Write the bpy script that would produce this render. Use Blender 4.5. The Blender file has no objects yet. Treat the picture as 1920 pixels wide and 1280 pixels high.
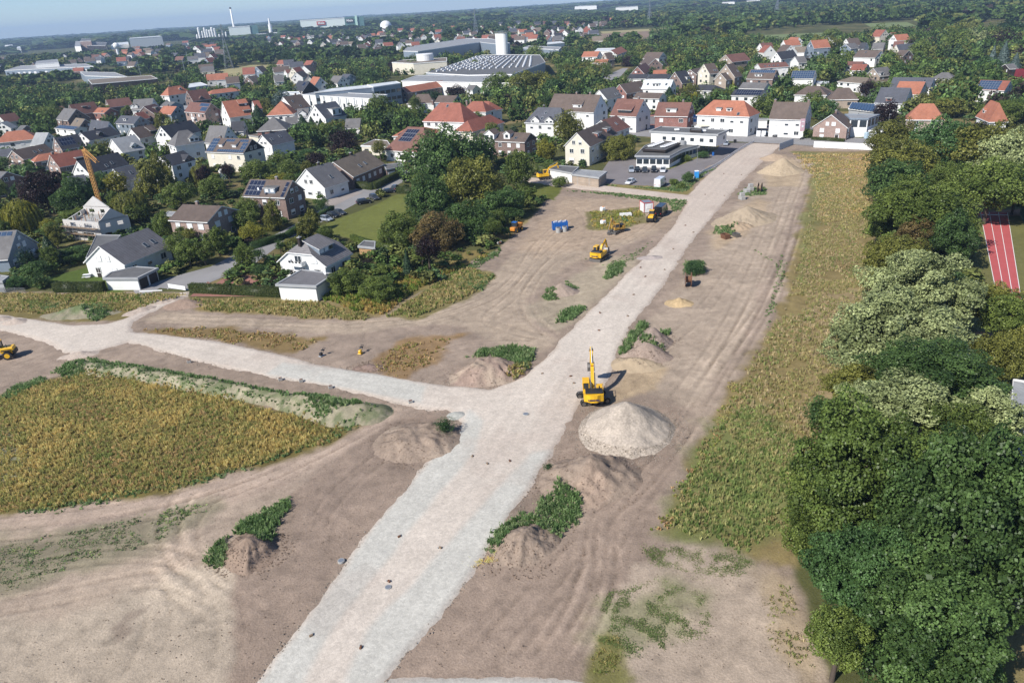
import bpy,math,random
import numpy as np
from mathutils import Matrix,Vector
random.seed(7); RNG = np.random.default_rng(11)
scene = bpy.context.scene
col = scene.collection
# ------------------------------------------------------------------ camera
FPX,PITCH,ROLL,CAMH = 1400.0,math.radians(24.26),math.radians(3.58),50.0
_R0 = np.array([1,0,0.]); _F = np.array([0,math.cos(PITCH),-math.sin(PITCH)]); _U0 = np.array([0,math.sin(PITCH),math.cos(PITCH)])
_r = math.cos(ROLL) * _R0 - math.sin(ROLL) * _U0
_u = math.sin(ROLL) * _R0 + math.cos(ROLL) * _U0
cam_d = bpy.data.cameras.new('camera'); cam = bpy.data.objects.new('camera',cam_d); col.objects.link(cam)
cam_d.sensor_width = 36.0; cam_d.lens = FPX / 1920 * 36.0; cam_d.clip_start = 0.5; cam_d.clip_end = 40000
M = Matrix.Identity(4)
for i in range(3):
 M[i][0] = _r[i]; M[i][1] = _u[i]; M[i][2] = -_F[i]
M[2][3] = CAMH
cam.matrix_world = M
scene.camera = cam
# ------------------------------------------------------------------ world, sun, exposure
SUN_EL,SUN_HEAD = math.radians(41),math.radians(40)      # light travels towards +x, +y
wd = bpy.data.worlds.new('World'); scene.world = wd; wd.use_nodes = True
nt = wd.node_tree; nt.nodes.clear()
sky = nt.nodes.new('ShaderNodeTexSky'); sky.sky_type = 'NISHITA'; sky.sun_disc = False
sky.sun_elevation = SUN_EL
sdir = Vector((-math.cos(SUN_HEAD),-math.sin(SUN_HEAD)))   # towards the sun
sky.sun_rotation = math.atan2(sdir.x,sdir.y)
sky.altitude = 100; sky.air_density = .7; sky.dust_density = .2; sky.ozone_density = 5.0
bg = nt.nodes.new('ShaderNodeBackground'); bg.inputs['Strength'].default_value = 0.088
out = nt.nodes.new('ShaderNodeOutputWorld')
nt.links.new(sky.outputs[0],bg.inputs[0]); nt.links.new(bg.outputs[0],out.inputs[0])
sl = bpy.data.lights.new('sun','SUN'); sl.energy = 4.2; sl.angle = math.radians(0.53); sl.color = (1.0,0.95,0.88)
so = bpy.data.objects.new('sun',sl); col.objects.link(so)
so.rotation_euler = (math.pi / 2 - SUN_EL,0,SUN_HEAD - math.pi / 2)
so.location = (0,0,200)
scene.view_settings.view_transform = 'Standard'; scene.view_settings.look = 'None'
scene.view_settings.exposure = 0.6; scene.view_settings.gamma = 1.0
scene.cycles.max_bounces = 5; scene.cycles.diffuse_bounces = 2; scene.cycles.glossy_bounces = 2
scene.cycles.transmission_bounces = 3; scene.cycles.transparent_max_bounces = 4; scene.cycles.volume_bounces = 0
try:
 scene.cycles.volume_step_rate = 10
except Exception: pass
# ------------------------------------------------------------------ pixel -> place
def G(px,py,z=0.0):
 d = (px - 960) / FPX * _r - (py - 640) / FPX * _u + _F
 t = (z - CAMH) / d[2]
 return np.array([d[0] * t,d[1] * t])
def PXY(x,y,z=0.0):
 v = np.array([x,y,z - CAMH]); k = float(v @ _F)
 return 960 + FPX * float(v @ _r) / k,640 - FPX * float(v @ _u) / k
def depth(x,y,z=0.0): return float(np.array([x,y,z - CAMH]) @ _F)
def GP(pts,z=0.0): return np.array([G(a,b,z) for a,b in pts])
# ------------------------------------------------------------------ helpers
def tag(o,label=None,cat=None,group=None,kind=None):
 if label: o['label'] = label
 if cat: o['category'] = cat
 if group: o['group'] = group
 if kind: o['kind'] = kind
 return o
def empty(name,loc,rz=0.0,label=None,cat=None,group=None):
 o = bpy.data.objects.new(name,None); col.objects.link(o)
 o.location = loc; o.rotation_euler = (0,0,rz); o.empty_display_size = 0.2
 return tag(o,label,cat,group)
class MB:
 def __init__(s): s.v = []; s.f = []; s.m = []; s.mats = []; s.uv = {}
 def mi(s,mat):
  if mat not in s.mats: s.mats.append(mat)
  return s.mats.index(mat)
 def add(s,vs,fs,mat,xf=None,uvs=None):
  b = len(s.v)
  if xf is not None: vs = [tuple(xf @ Vector(v)) for v in vs]
  s.v += [tuple(map(float,v)) for v in vs]
  k = s.mi(mat)
  for i,f in enumerate(fs):
   if uvs is not None: s.uv[len(s.f)] = uvs[i]
   s.f.append(tuple(b + j for j in f)); s.m.append(k)
  return s
 def box(s,x0,x1,y0,y1,z0,z1,mat,xf=None):
  vs = [(x0,y0,z0),(x1,y0,z0),(x1,y1,z0),(x0,y1,z0),(x0,y0,z1),(x1,y0,z1),(x1,y1,z1),(x0,y1,z1)]
  return s.add(vs,[(3,2,1,0),(4,5,6,7),(0,1,5,4),(1,2,6,5),(2,3,7,6),(3,0,4,7)],mat,xf)
 def cbox(s,c,d,mat,xf=None,bev=0.0):
  x,y,z = c; a,b,h = d[0] / 2,d[1] / 2,d[2] / 2
  if bev <= 0: return s.box(x - a,x + a,y - b,y + b,z - h,z + h,mat,xf)
  e = bev; ring = lambda i,zz: [(x - a + i,y - b + e,zz),(x - a + e,y - b + i,zz),(x + a - e,y - b + i,zz),(x + a - i,y - b + e,zz),
         (x + a - i,y + b - e,zz),(x + a - e,y + b - i,zz),(x - a + e,y + b - i,zz),(x - a + i,y + b - e,zz)]
  vs = ring(e * .7,z - h) + ring(0,z - h + e) + ring(0,z + h - e) + ring(e * .7,z + h)
  fs = [tuple(range(7,-1,-1)),tuple(range(24,32))]
  for k in range(3):
   for i in range(8): fs.append((k * 8 + i,k * 8 + (i + 1) % 8,k * 8 + 8 + (i + 1) % 8,k * 8 + 8 + i))
  return s.add(vs,fs,mat,xf)
 def cyl(s,p0,p1,r0,r1,n,mat,caps=True,xf=None):
  p0 = Vector(p0); p1 = Vector(p1); d = (p1 - p0).normalized()
  a = d.orthogonal().normalized(); b = d.cross(a)
  vs = []
  for p,r in ((p0,r0),(p1,r1)):
   for i in range(n):
    t = 2 * math.pi * i / n
    vs.append(tuple(p + a * (r * math.cos(t)) + b * (r * math.sin(t))))
  fs = [(i,(i + 1) % n,n + (i + 1) % n,n + i) for i in range(n)]
  if caps: fs += [tuple(range(n - 1,-1,-1)),tuple(range(n,2 * n))]
  return s.add(vs,fs,mat,xf)
 def prism(s,poly,h0,h1,mat,axis='z',xf=None):
  n = len(poly)
  mk = {'z': lambda p,h: (p[0],p[1],h),'y': lambda p,h: (p[0],h,p[1]),'x': lambda p,h: (h,p[0],p[1])}[axis]
  vs = [mk(p,h0) for p in poly] + [mk(p,h1) for p in poly]
  fs = [(i,(i + 1) % n,n + (i + 1) % n,n + i) for i in range(n)] + [tuple(range(n - 1,-1,-1)),tuple(range(n,2 * n))]
  return s.add(vs,fs,mat,xf)
 def mesh(s,name,smooth=False):
  me = bpy.data.meshes.new(name)
  me.from_pydata(s.v,[],s.f)
  for m in s.mats: me.materials.append(m)
  me.polygons.foreach_set('material_index',s.m)
  if smooth: me.polygons.foreach_set('use_smooth',[True] * len(s.f))
  if s.uv:
   ul = me.uv_layers.new(name='UVMap')
   for fi,u in s.uv.items():
    p = me.polygons[fi]
    for k,li in enumerate(p.loop_indices): ul.data[li].uv = u[k]
  me.update(); return me
 def build(s,name,parent=None,loc=(0,0,0),rz=0.0,smooth=False,fix=True):
  me = s.mesh(name,smooth)
  if fix:
   import bmesh
   bm = bmesh.new(); bm.from_mesh(me); bmesh.ops.recalc_face_normals(bm,faces=bm.faces); bm.to_mesh(me); bm.free()
  return place(name,me,parent,loc,rz)
def place(name,me,parent=None,loc=(0,0,0),rz=0.0,scale=None):
 o = bpy.data.objects.new(name,me); col.objects.link(o)
 o.location = loc; o.rotation_euler = (0,0,rz)
 if scale is not None: o.scale = scale
 if parent is not None: o.parent = parent
 return o
def npmesh(name,V,Fq,mats,cols=None,smooth=False,mi=None):
 """fast mesh from numpy: V (n,3), Fq (m,k)"""
 me = bpy.data.meshes.new(name); V = np.asarray(V,np.float32); Fq = np.asarray(Fq,np.int32)
 n,k = len(Fq),Fq.shape[1]
 me.vertices.add(len(V)); me.vertices.foreach_set('co',V.ravel())
 me.loops.add(n * k); me.loops.foreach_set('vertex_index',Fq.ravel())
 me.polygons.add(n); me.polygons.foreach_set('loop_start',np.arange(0,n * k,k,dtype=np.int32))
 me.polygons.foreach_set('loop_total',np.full(n,k,np.int32))
 if smooth: me.polygons.foreach_set('use_smooth',np.ones(n,bool))
 for m in mats: me.materials.append(m)
 if mi is not None: me.polygons.foreach_set('material_index',np.asarray(mi,np.int32))
 if cols is not None:
  a = me.color_attributes.new('tint','FLOAT_COLOR','POINT')
  c = np.ones((len(V),4),np.float32); c[:,:3] = cols; a.data.foreach_set('color',c.ravel())
 me.update(calc_edges=True); me.validate(); return me
def lin(r,g,b):
 f = lambda c: (c / 255 / 12.92) if c <= 10 else ((c / 255 + .055) / 1.055) ** 2.4
 return np.array([f(r),f(g),f(b)])
# ------------------------------------------------------------------ numpy noise / polygons
def _h(ix,iy,seed):
 n = (ix * 374761393 + iy * 668265263 + seed * 974711) & 0xffffffff
 n = ((n ^ (n >> 13)) * 1274126177) & 0xffffffff
 return ((n ^ (n >> 16)) & 0xffff) / 65535.0
def vn(x,y,s,seed=0):
 x = np.asarray(x) / s; y = np.asarray(y) / s
 ix = np.floor(x).astype(np.int64); iy = np.floor(y).astype(np.int64); fx = x - ix; fy = y - iy
 fx = fx * fx * (3 - 2 * fx); fy = fy * fy * (3 - 2 * fy)
 a = _h(ix,iy,seed); b = _h(ix + 1,iy,seed); c = _h(ix,iy + 1,seed); d = _h(ix + 1,iy + 1,seed)
 return (a * (1 - fx) + b * fx) * (1 - fy) + (c * (1 - fx) + d * fx) * fy
def fbm(x,y,s,o=4,seed=0):
 t = 0; a = 1; n = 0
 for k in range(o):
  t = t + a * (vn(x,y,s,seed + k * 17) - .5); n += a; a *= .55; s /= 2.03
 return t / n * 2
def sdist(P,poly):
 """signed distance, positive inside; P (n,2)"""
 poly = np.asarray(poly,float); n = len(poly); dm = np.full(len(P),1e18); ins = np.zeros(len(P),bool)
 for i in range(n):
  a = poly[i]; b = poly[(i + 1) % n]; e = b - a; w = P - a
  t = np.clip((w @ e) / max(e @ e,1e-9),0,1); q = w - t[:,None] * e
  dm = np.minimum(dm,(q * q).sum(1))
  c = ((a[1] > P[:,1]) != (b[1] > P[:,1]))
  if abs(b[1] - a[1]) > 1e-12:
   ins ^= c & (P[:,0] < (b[0] - a[0]) * (P[:,1] - a[1]) / (b[1] - a[1]) + a[0])
 return np.where(ins,1,-1) * np.sqrt(dm)
def ldist(P,line):
 """distance to polyline and signed side"""
 line = np.asarray(line,float); dm = np.full(len(P),1e18); sg = np.zeros(len(P)); al = np.zeros(len(P)); L = 0
 for i in range(len(line) - 1):
  a = line[i]; b = line[i + 1]; e = b - a; l = math.hypot(*e); w = P - a
  t = np.clip((w @ e) / max(e @ e,1e-9),0,1); q = w - t[:,None] * e; d2 = (q * q).sum(1)
  k = d2 < dm; dm = np.where(k,d2,dm); sg = np.where(k,np.sign(e[0] * w[:,1] - e[1] * w[:,0]),sg); al = np.where(k,L + t * l,al); L += l
 return np.sqrt(dm),sg,al
def sstep(a,b,x):
 t = np.clip((x - a) / (b - a),0,1); return t * t * (3 - 2 * t)
# ================================================================== materials
MATS = {}
def _new(name):
 m = bpy.data.materials.new(name); m.use_nodes = True; n = m.node_tree; n.nodes.clear()
 o = n.nodes.new('ShaderNodeOutputMaterial'); b = n.nodes.new('ShaderNodeBsdfPrincipled'); n.links.new(b.outputs[0],o.inputs[0])
 return m,n,b,o
def _noise(n,scale,detail=3,rough=.6,coord='Object',vec=None):
 if vec is None:
  tc = n.nodes.new('ShaderNodeTexCoord'); vec = tc.outputs[coord]
 t = n.nodes.new('ShaderNodeTexNoise'); t.inputs['Scale'].default_value = scale; t.inputs['Detail'].default_value = detail; t.inputs['Roughness'].default_value = rough
 n.links.new(vec,t.inputs['Vector']); return t
def _ramp(n,src,lo,hi,a=.3,b=.7):
 m = n.nodes.new('ShaderNodeMapRange'); m.inputs[1].default_value = a; m.inputs[2].default_value = b; m.inputs[3].default_value = lo; m.inputs[4].default_value = hi
 n.links.new(src,m.inputs[0]); return m.outputs[0]
def _mul(n,colr,fac):
 v = n.nodes.new('ShaderNodeVectorMath'); v.operation = 'SCALE'
 if isinstance(colr,(tuple,list,np.ndarray)): v.inputs[0].default_value = tuple(colr)[:3]
 else: n.links.new(colr,v.inputs[0])
 n.links.new(fac,v.inputs['Scale']); return v.outputs[0]
def _math(n,op,a,b=None):
 m = n.nodes.new('ShaderNodeMath'); m.operation = op
 for i,x in enumerate((a,b)):
  if x is None: continue
  if isinstance(x,(int,float)): m.inputs[i].default_value = x
  else: n.links.new(x,m.inputs[i])
 return m.outputs[0]
def plain(name,c,rough=.6,metal=0.,var=.12,scale=1.5,bump=0.,spec=.4,coat=0.):
 """procedural coloured surface with blotchy variation"""
 if name in MATS: return MATS[name]
 m,n,b,o = _new(name); t = _noise(n,scale); f = _ramp(n,t.outputs[0],1 - var,1 + var)
 n.links.new(_mul(n,c,f),b.inputs['Base Color']); b.inputs['Roughness'].default_value = rough; b.inputs['Metallic'].default_value = metal
 b.inputs['Specular IOR Level'].default_value = spec; b.inputs['Coat Weight'].default_value = coat
 if bump:
  t2 = _noise(n,scale * 8); bp = n.nodes.new('ShaderNodeBump'); bp.inputs['Strength'].default_value = .4; bp.inputs['Distance'].default_value = bump
  n.links.new(t2.outputs[0],bp.inputs['Height']); n.links.new(bp.outputs[0],b.inputs['Normal'])
 MATS[name] = m; return m
def roofmat(name,c,tile=.33,contrast=.25,bump=.03,var=.15):
 """tiled roof: u along the ridge, v down the slope, both in metres"""
 m,n,b,o = _new(name); uv = n.nodes.new('ShaderNodeUVMap'); sp = n.nodes.new('ShaderNodeSeparateXYZ'); n.links.new(uv.outputs[0],sp.inputs[0])
 fr = _math(n,'FRACT',_math(n,'DIVIDE',sp.outputs[1],tile)); fu = _math(n,'FRACT',_math(n,'DIVIDE',sp.outputs[0],tile * .9))
 rows = _ramp(n,fr,1,1 - contrast,.72,.98); cols_ = _ramp(n,fu,1,1 - contrast * .6,.75,1.0)
 nz = _noise(n,.9,5,.7); nz2 = _noise(n,.22,2,.5); oi = n.nodes.new('ShaderNodeObjectInfo')
 f = _math(n,'MULTIPLY',rows,cols_)
 f = _math(n,'MULTIPLY',f,_ramp(n,nz.outputs[0],1 - var,1 + var)); f = _math(n,'MULTIPLY',f,_ramp(n,nz2.outputs[0],.88,1.1))
 n.links.new(_mul(n,c,f),b.inputs['Base Color']); b.inputs['Roughness'].default_value = .72; b.inputs['Specular IOR Level'].default_value = .3
 bp = n.nodes.new('ShaderNodeBump'); bp.inputs['Strength'].default_value = .7; bp.inputs['Distance'].default_value = bump
 n.links.new(f,bp.inputs['Height']); n.links.new(bp.outputs[0],b.inputs['Normal'])
 MATS[name] = m; return m
def brickmat(name,c,mortar=(.32,.3,.28),var=.25):
 m,n,b,o = _new(name); tc = n.nodes.new('ShaderNodeTexCoord'); sp = n.nodes.new('ShaderNodeSeparateXYZ'); n.links.new(tc.outputs['Object'],sp.inputs[0])
 cb = n.nodes.new('ShaderNodeCombineXYZ'); n.links.new(_math(n,'ADD',sp.outputs[0],sp.outputs[1]),cb.inputs[0]); n.links.new(sp.outputs[2],cb.inputs[1])
 br = n.nodes.new('ShaderNodeTexBrick'); n.links.new(cb.outputs[0],br.inputs['Vector'])
 br.inputs['Color1'].default_value = (*[x * (1 + var * .5) for x in c],1); br.inputs['Color2'].default_value = (*[x * (1 - var) for x in c],1); br.inputs['Mortar'].default_value = (*mortar,1)
 br.inputs['Scale'].default_value = 1; br.inputs['Brick Width'].default_value = .25; br.inputs['Row Height'].default_value = .083; br.inputs['Mortar Size'].default_value = .009
 nz = _noise(n,.6,3); n.links.new(_mul(n,br.outputs[0],_ramp(n,nz.outputs[0],.85,1.12)),b.inputs['Base Color']); b.inputs['Roughness'].default_value = .85
 MATS[name] = m; return m
def leafmat(name,c,c2,trans=.32,rough=.42,ov=.12):
 """leaves: per-leaf tint between two colours, a little light through the leaf"""
 m,n,b,o = _new(name); at = n.nodes.new('ShaderNodeAttribute'); at.attribute_name = 'tint'
 sp = n.nodes.new('ShaderNodeSeparateXYZ'); n.links.new(at.outputs['Vector'],sp.inputs[0])
 oi = n.nodes.new('ShaderNodeObjectInfo')
 mx = n.nodes.new('ShaderNodeMix'); mx.data_type = 'RGBA'; mx.inputs[6].default_value = (*c,1); mx.inputs[7].default_value = (*c2,1)
 n.links.new(sp.outputs[0],mx.inputs[0])
 f = _math(n,'MULTIPLY',sp.outputs[1],_ramp(n,oi.outputs['Random'],1 - ov,1 + ov,0,1))
 cc = _mul(n,mx.outputs[2],f)
 n.links.new(cc,b.inputs['Base Color']); b.inputs['Roughness'].default_value = rough; b.inputs['Specular IOR Level'].default_value = .22
 tr = n.nodes.new('ShaderNodeBsdfTranslucent'); n.links.new(_mul(n,cc,_math(n,'ADD',1.3,0.0)),tr.inputs[0])
 ms = n.nodes.new('ShaderNodeMixShader'); ms.inputs[0].default_value = trans
 n.links.new(b.outputs[0],ms.inputs[1]); n.links.new(tr.outputs[0],ms.inputs[2]); n.links.new(ms.outputs[0],o.inputs[0])
 MATS[name] = m; return m
def groundmat(name,fine=6.0,amp=.16,bumpd=.05,gravel=False,attr='tint'):
 m,n,b,o = _new(name); at = n.nodes.new('ShaderNodeAttribute'); at.attribute_name = attr
 tc = n.nodes.new('ShaderNodeTexCoord'); gv = tc.outputs['Object']
 n1 = _noise(n,fine,4,.7,vec=gv); n2 = _noise(n,fine * .13,4,.65,vec=gv); n3 = _noise(n,fine * .017,3,.6,vec=gv)
 f = _math(n,'MULTIPLY',_ramp(n,n1.outputs[0],1 - amp,1 + amp,.3,.7),_ramp(n,n2.outputs[0],1 - amp * .7,1 + amp * .7,.3,.7))
 f = _math(n,'MULTIPLY',f,_ramp(n,n3.outputs[0],1 - amp * .5,1 + amp * .5,.3,.7))
 if gravel:
  vo = n.nodes.new('ShaderNodeTexVoronoi'); vo.inputs['Scale'].default_value = 4.5; n.links.new(gv,vo.inputs['Vector'])
  sp = n.nodes.new('ShaderNodeSeparateXYZ'); n.links.new(vo.outputs['Color'],sp.inputs[0])
  f = _math(n,'MULTIPLY',f,_ramp(n,sp.outputs[0],.90,1.10,0,1))
 n4 = _noise(n,fine * .55,8,.8,vec=gv); f = _math(n,'MULTIPLY',f,_ramp(n,n4.outputs[0],1.0,.82,.60,.72)); n5 = _noise(n,fine * 1.1,5,.75,vec=gv); f = _math(n,'MULTIPLY',f,_ramp(n,n5.outputs[0],1.22,1.0,.30,.38))
 n.links.new(_mul(n,at.outputs['Color'],f),b.inputs['Base Color']); b.inputs['Roughness'].default_value = .95; b.inputs['Specular IOR Level'].default_value = .1
 bp = n.nodes.new('ShaderNodeBump'); bp.inputs['Strength'].default_value = .55; bp.inputs['Distance'].default_value = bumpd
 hh = _math(n,'ADD',n1.outputs[0],_math(n,'MULTIPLY',n2.outputs[0],2.0))
 n.links.new(hh,bp.inputs['Height']); n.links.new(bp.outputs[0],b.inputs['Normal'])
 MATS[name] = m; return m
M_GROUND = groundmat('ground_soil',5.0,.20,.12)
M_GRAVEL = groundmat('crushed_gravel',9.0,.10,.05,True)
M_SAND = groundmat('heaped_sand',7.0,.12,.05)
M_ROCK = groundmat('coarse_stone',3.5,.18,.12,True)
ROOF = {
'red': roofmat('red_tiles',(.27,.10,.07)),'orange': roofmat('orange_tiles',(.36,.145,.09)),'redbrown': roofmat('red_brown_tiles',(.17,.085,.068)),
'brown': roofmat('brown_tiles',(.125,.095,.08)),'grey': roofmat('grey_tiles',(.15,.145,.145)),'dark': roofmat('anthracite_tiles',(.05,.052,.062)),
'slate': roofmat('slate_tiles',(.085,.09,.108)),'light': roofmat('pale_grey_slate',(.29,.30,.31),.5,.18),'tan': roofmat('tan_tiles',(.19,.155,.12)),
'tile': roofmat('grey_barrel_tiles',(.185,.18,.185),.36,.5,.07),'felt': roofmat('roofing_felt',(.13,.13,.13),1.1,.08,.01),'white': roofmat('white_metal_sheet',(.58,.61,.63),.6,.1,.01),
'feltgreen': roofmat('mossy_felt',(.13,.12,.09),1.3,.06,.01),'pan': roofmat('pantiles',(.205,.195,.2),.4,.6,.08),'darkred': roofmat('wine_red_tiles',(.13,.012,.02))}
WALL = {
'white': plain('white_render',(.74,.74,.72),.85,0,.05,.5),'cream': plain('cream_render',(.66,.62,.52),.85,0,.06,.5),'yellow': plain('yellow_render',(.6,.52,.32),.85,0,.06,.5),
'brick': brickmat('brown_brick',(.17,.095,.075)),'redbrick': brickmat('red_brick',(.25,.075,.055)),'pinkbrick': brickmat('pale_pink_brick',(.34,.22,.18)),'beige': brickmat('beige_brick',(.36,.28,.21)),
'grey': plain('grey_render',(.34,.35,.36),.8,0,.08,.5),'darkwood': plain('dark_cladding',(.03,.022,.02),.7,0,.2,3.),'bluegrey': plain('blue_grey_sheet',(.24,.29,.35),.5,.2,.06,.4),
'wood': plain('raw_timber',(.38,.24,.12),.7,0,.2,2.)}
M_GLASS = plain('window_glass',(.035,.045,.055),.12,0,.2,1.2,spec=.8)
M_FRAME = plain('white_frame',(.78,.78,.77),.5)
M_SHUT = plain('roller_shutter',(.72,.73,.74),.55,0,.04,3.)
M_PV = plain('solar_cells',(.018,.024,.05),.25,.1,.15,1.0,spec=.6)
M_PVB = plain('blue_solar_cells',(.05,.085,.15),.25,.2,.15,1.0,spec=.6)
M_PVF = plain('panel_frame',(.45,.47,.5),.4,.5)
M_BLACK = plain('black_plastic',(.02,.02,.022),.5)
M_RUBBER = plain('rubber',(.025,.024,.023),.85,0,.3,6.)
M_STEEL = plain('worn_steel',(.22,.21,.2),.45,.6,.25,4.)
M_RUST = plain('rusty_steel',(.17,.085,.05),.8,.2,.35,5.)
M_CONC = plain('concrete',(.36,.355,.34),.9,0,.15,2.5,.01)
M_YEL = plain('machine_yellow',(.74,.42,.015),.4,0,.08,2.,spec=.5,coat=.2)
M_ZINC = plain('zinc',(.4,.42,.44),.4,.6,.1,2.)
M_BARK = plain('bark',(.085,.065,.05),.95,0,.3,3.)
M_WHITE = plain('white_paint',(.8,.8,.79),.45,0,.04,2.)
M_BLUE = plain('blue_paint',(.015,.12,.42),.5,0,.1,2.)
M_GREEN = plain('green_paint',(.02,.12,.07),.6,0,.2,2.)
M_RED = plain('red_paint',(.5,.04,.03),.5,0,.1,2.)
M_TIMBER = plain('weathered_timber',(.22,.16,.11),.85,0,.25,3.)
M_ORANGE = plain('orange_paint',(.6,.24,.035),.5,0,.1,2.)
LEAF = {
'dark': leafmat('dark_leaves',(.036,.075,.022),(.135,.215,.065)),'mid': leafmat('green_leaves',(.07,.11,.024),(.20,.25,.06)),
'olive': leafmat('olive_leaves',(.10,.115,.025),(.25,.25,.06)),'yellow': leafmat('yellow_leaves',(.15,.16,.02),(.33,.31,.05)),
'purple': leafmat('purple_leaves',(.020,.012,.013),(.055,.032,.032)),'silver': leafmat('silvery_leaves',(.13,.165,.06),(.38,.42,.20),.2),
'conifer': leafmat('conifer_needles',(.014,.035,.016),(.045,.085,.036),.1),'blue': leafmat('blue_needles',(.05,.08,.07),(.13,.18,.16),.1),
'hue': leafmat('deep_green_leaves',(.045,.078,.018),(.15,.205,.05)),
'rust': leafmat('browning_leaves',(.10,.085,.03),(.24,.17,.07)),'grn': leafmat('fresh_leaves',(.045,.10,.03),(.12,.21,.07)),'weed': leafmat('weed_leaves',(.03,.075,.022),(.095,.16,.06)),
'hedge': leafmat('hedge_leaves',(.045,.07,.018),(.13,.15,.045))}
M_FIELDW = None
def tintmat(name,trans=.2):
 m,n,b,o = _new(name); at = n.nodes.new('ShaderNodeAttribute'); at.attribute_name = 'tint'
 n.links.new(at.outputs['Color'],b.inputs['Base Color']); b.inputs['Roughness'].default_value = .8; b.inputs['Specular IOR Level'].default_value = .15
 tr = n.nodes.new('ShaderNodeBsdfTranslucent'); n.links.new(at.outputs['Color'],tr.inputs[0])
 ms = n.nodes.new('ShaderNodeMixShader'); ms.inputs[0].default_value = trans
 n.links.new(b.outputs[0],ms.inputs[1]); n.links.new(tr.outputs[0],ms.inputs[2]); n.links.new(ms.outputs[0],o.inputs[0])
 MATS[name] = m; return m
M_WEED = tintmat('weed_stalks',.5)
M_CORE = plain('shaded_inner_foliage',(.012,.02,.006),1.,0,.3,1.)  # leaf green darkened to stand for shade inside the crowns
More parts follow.
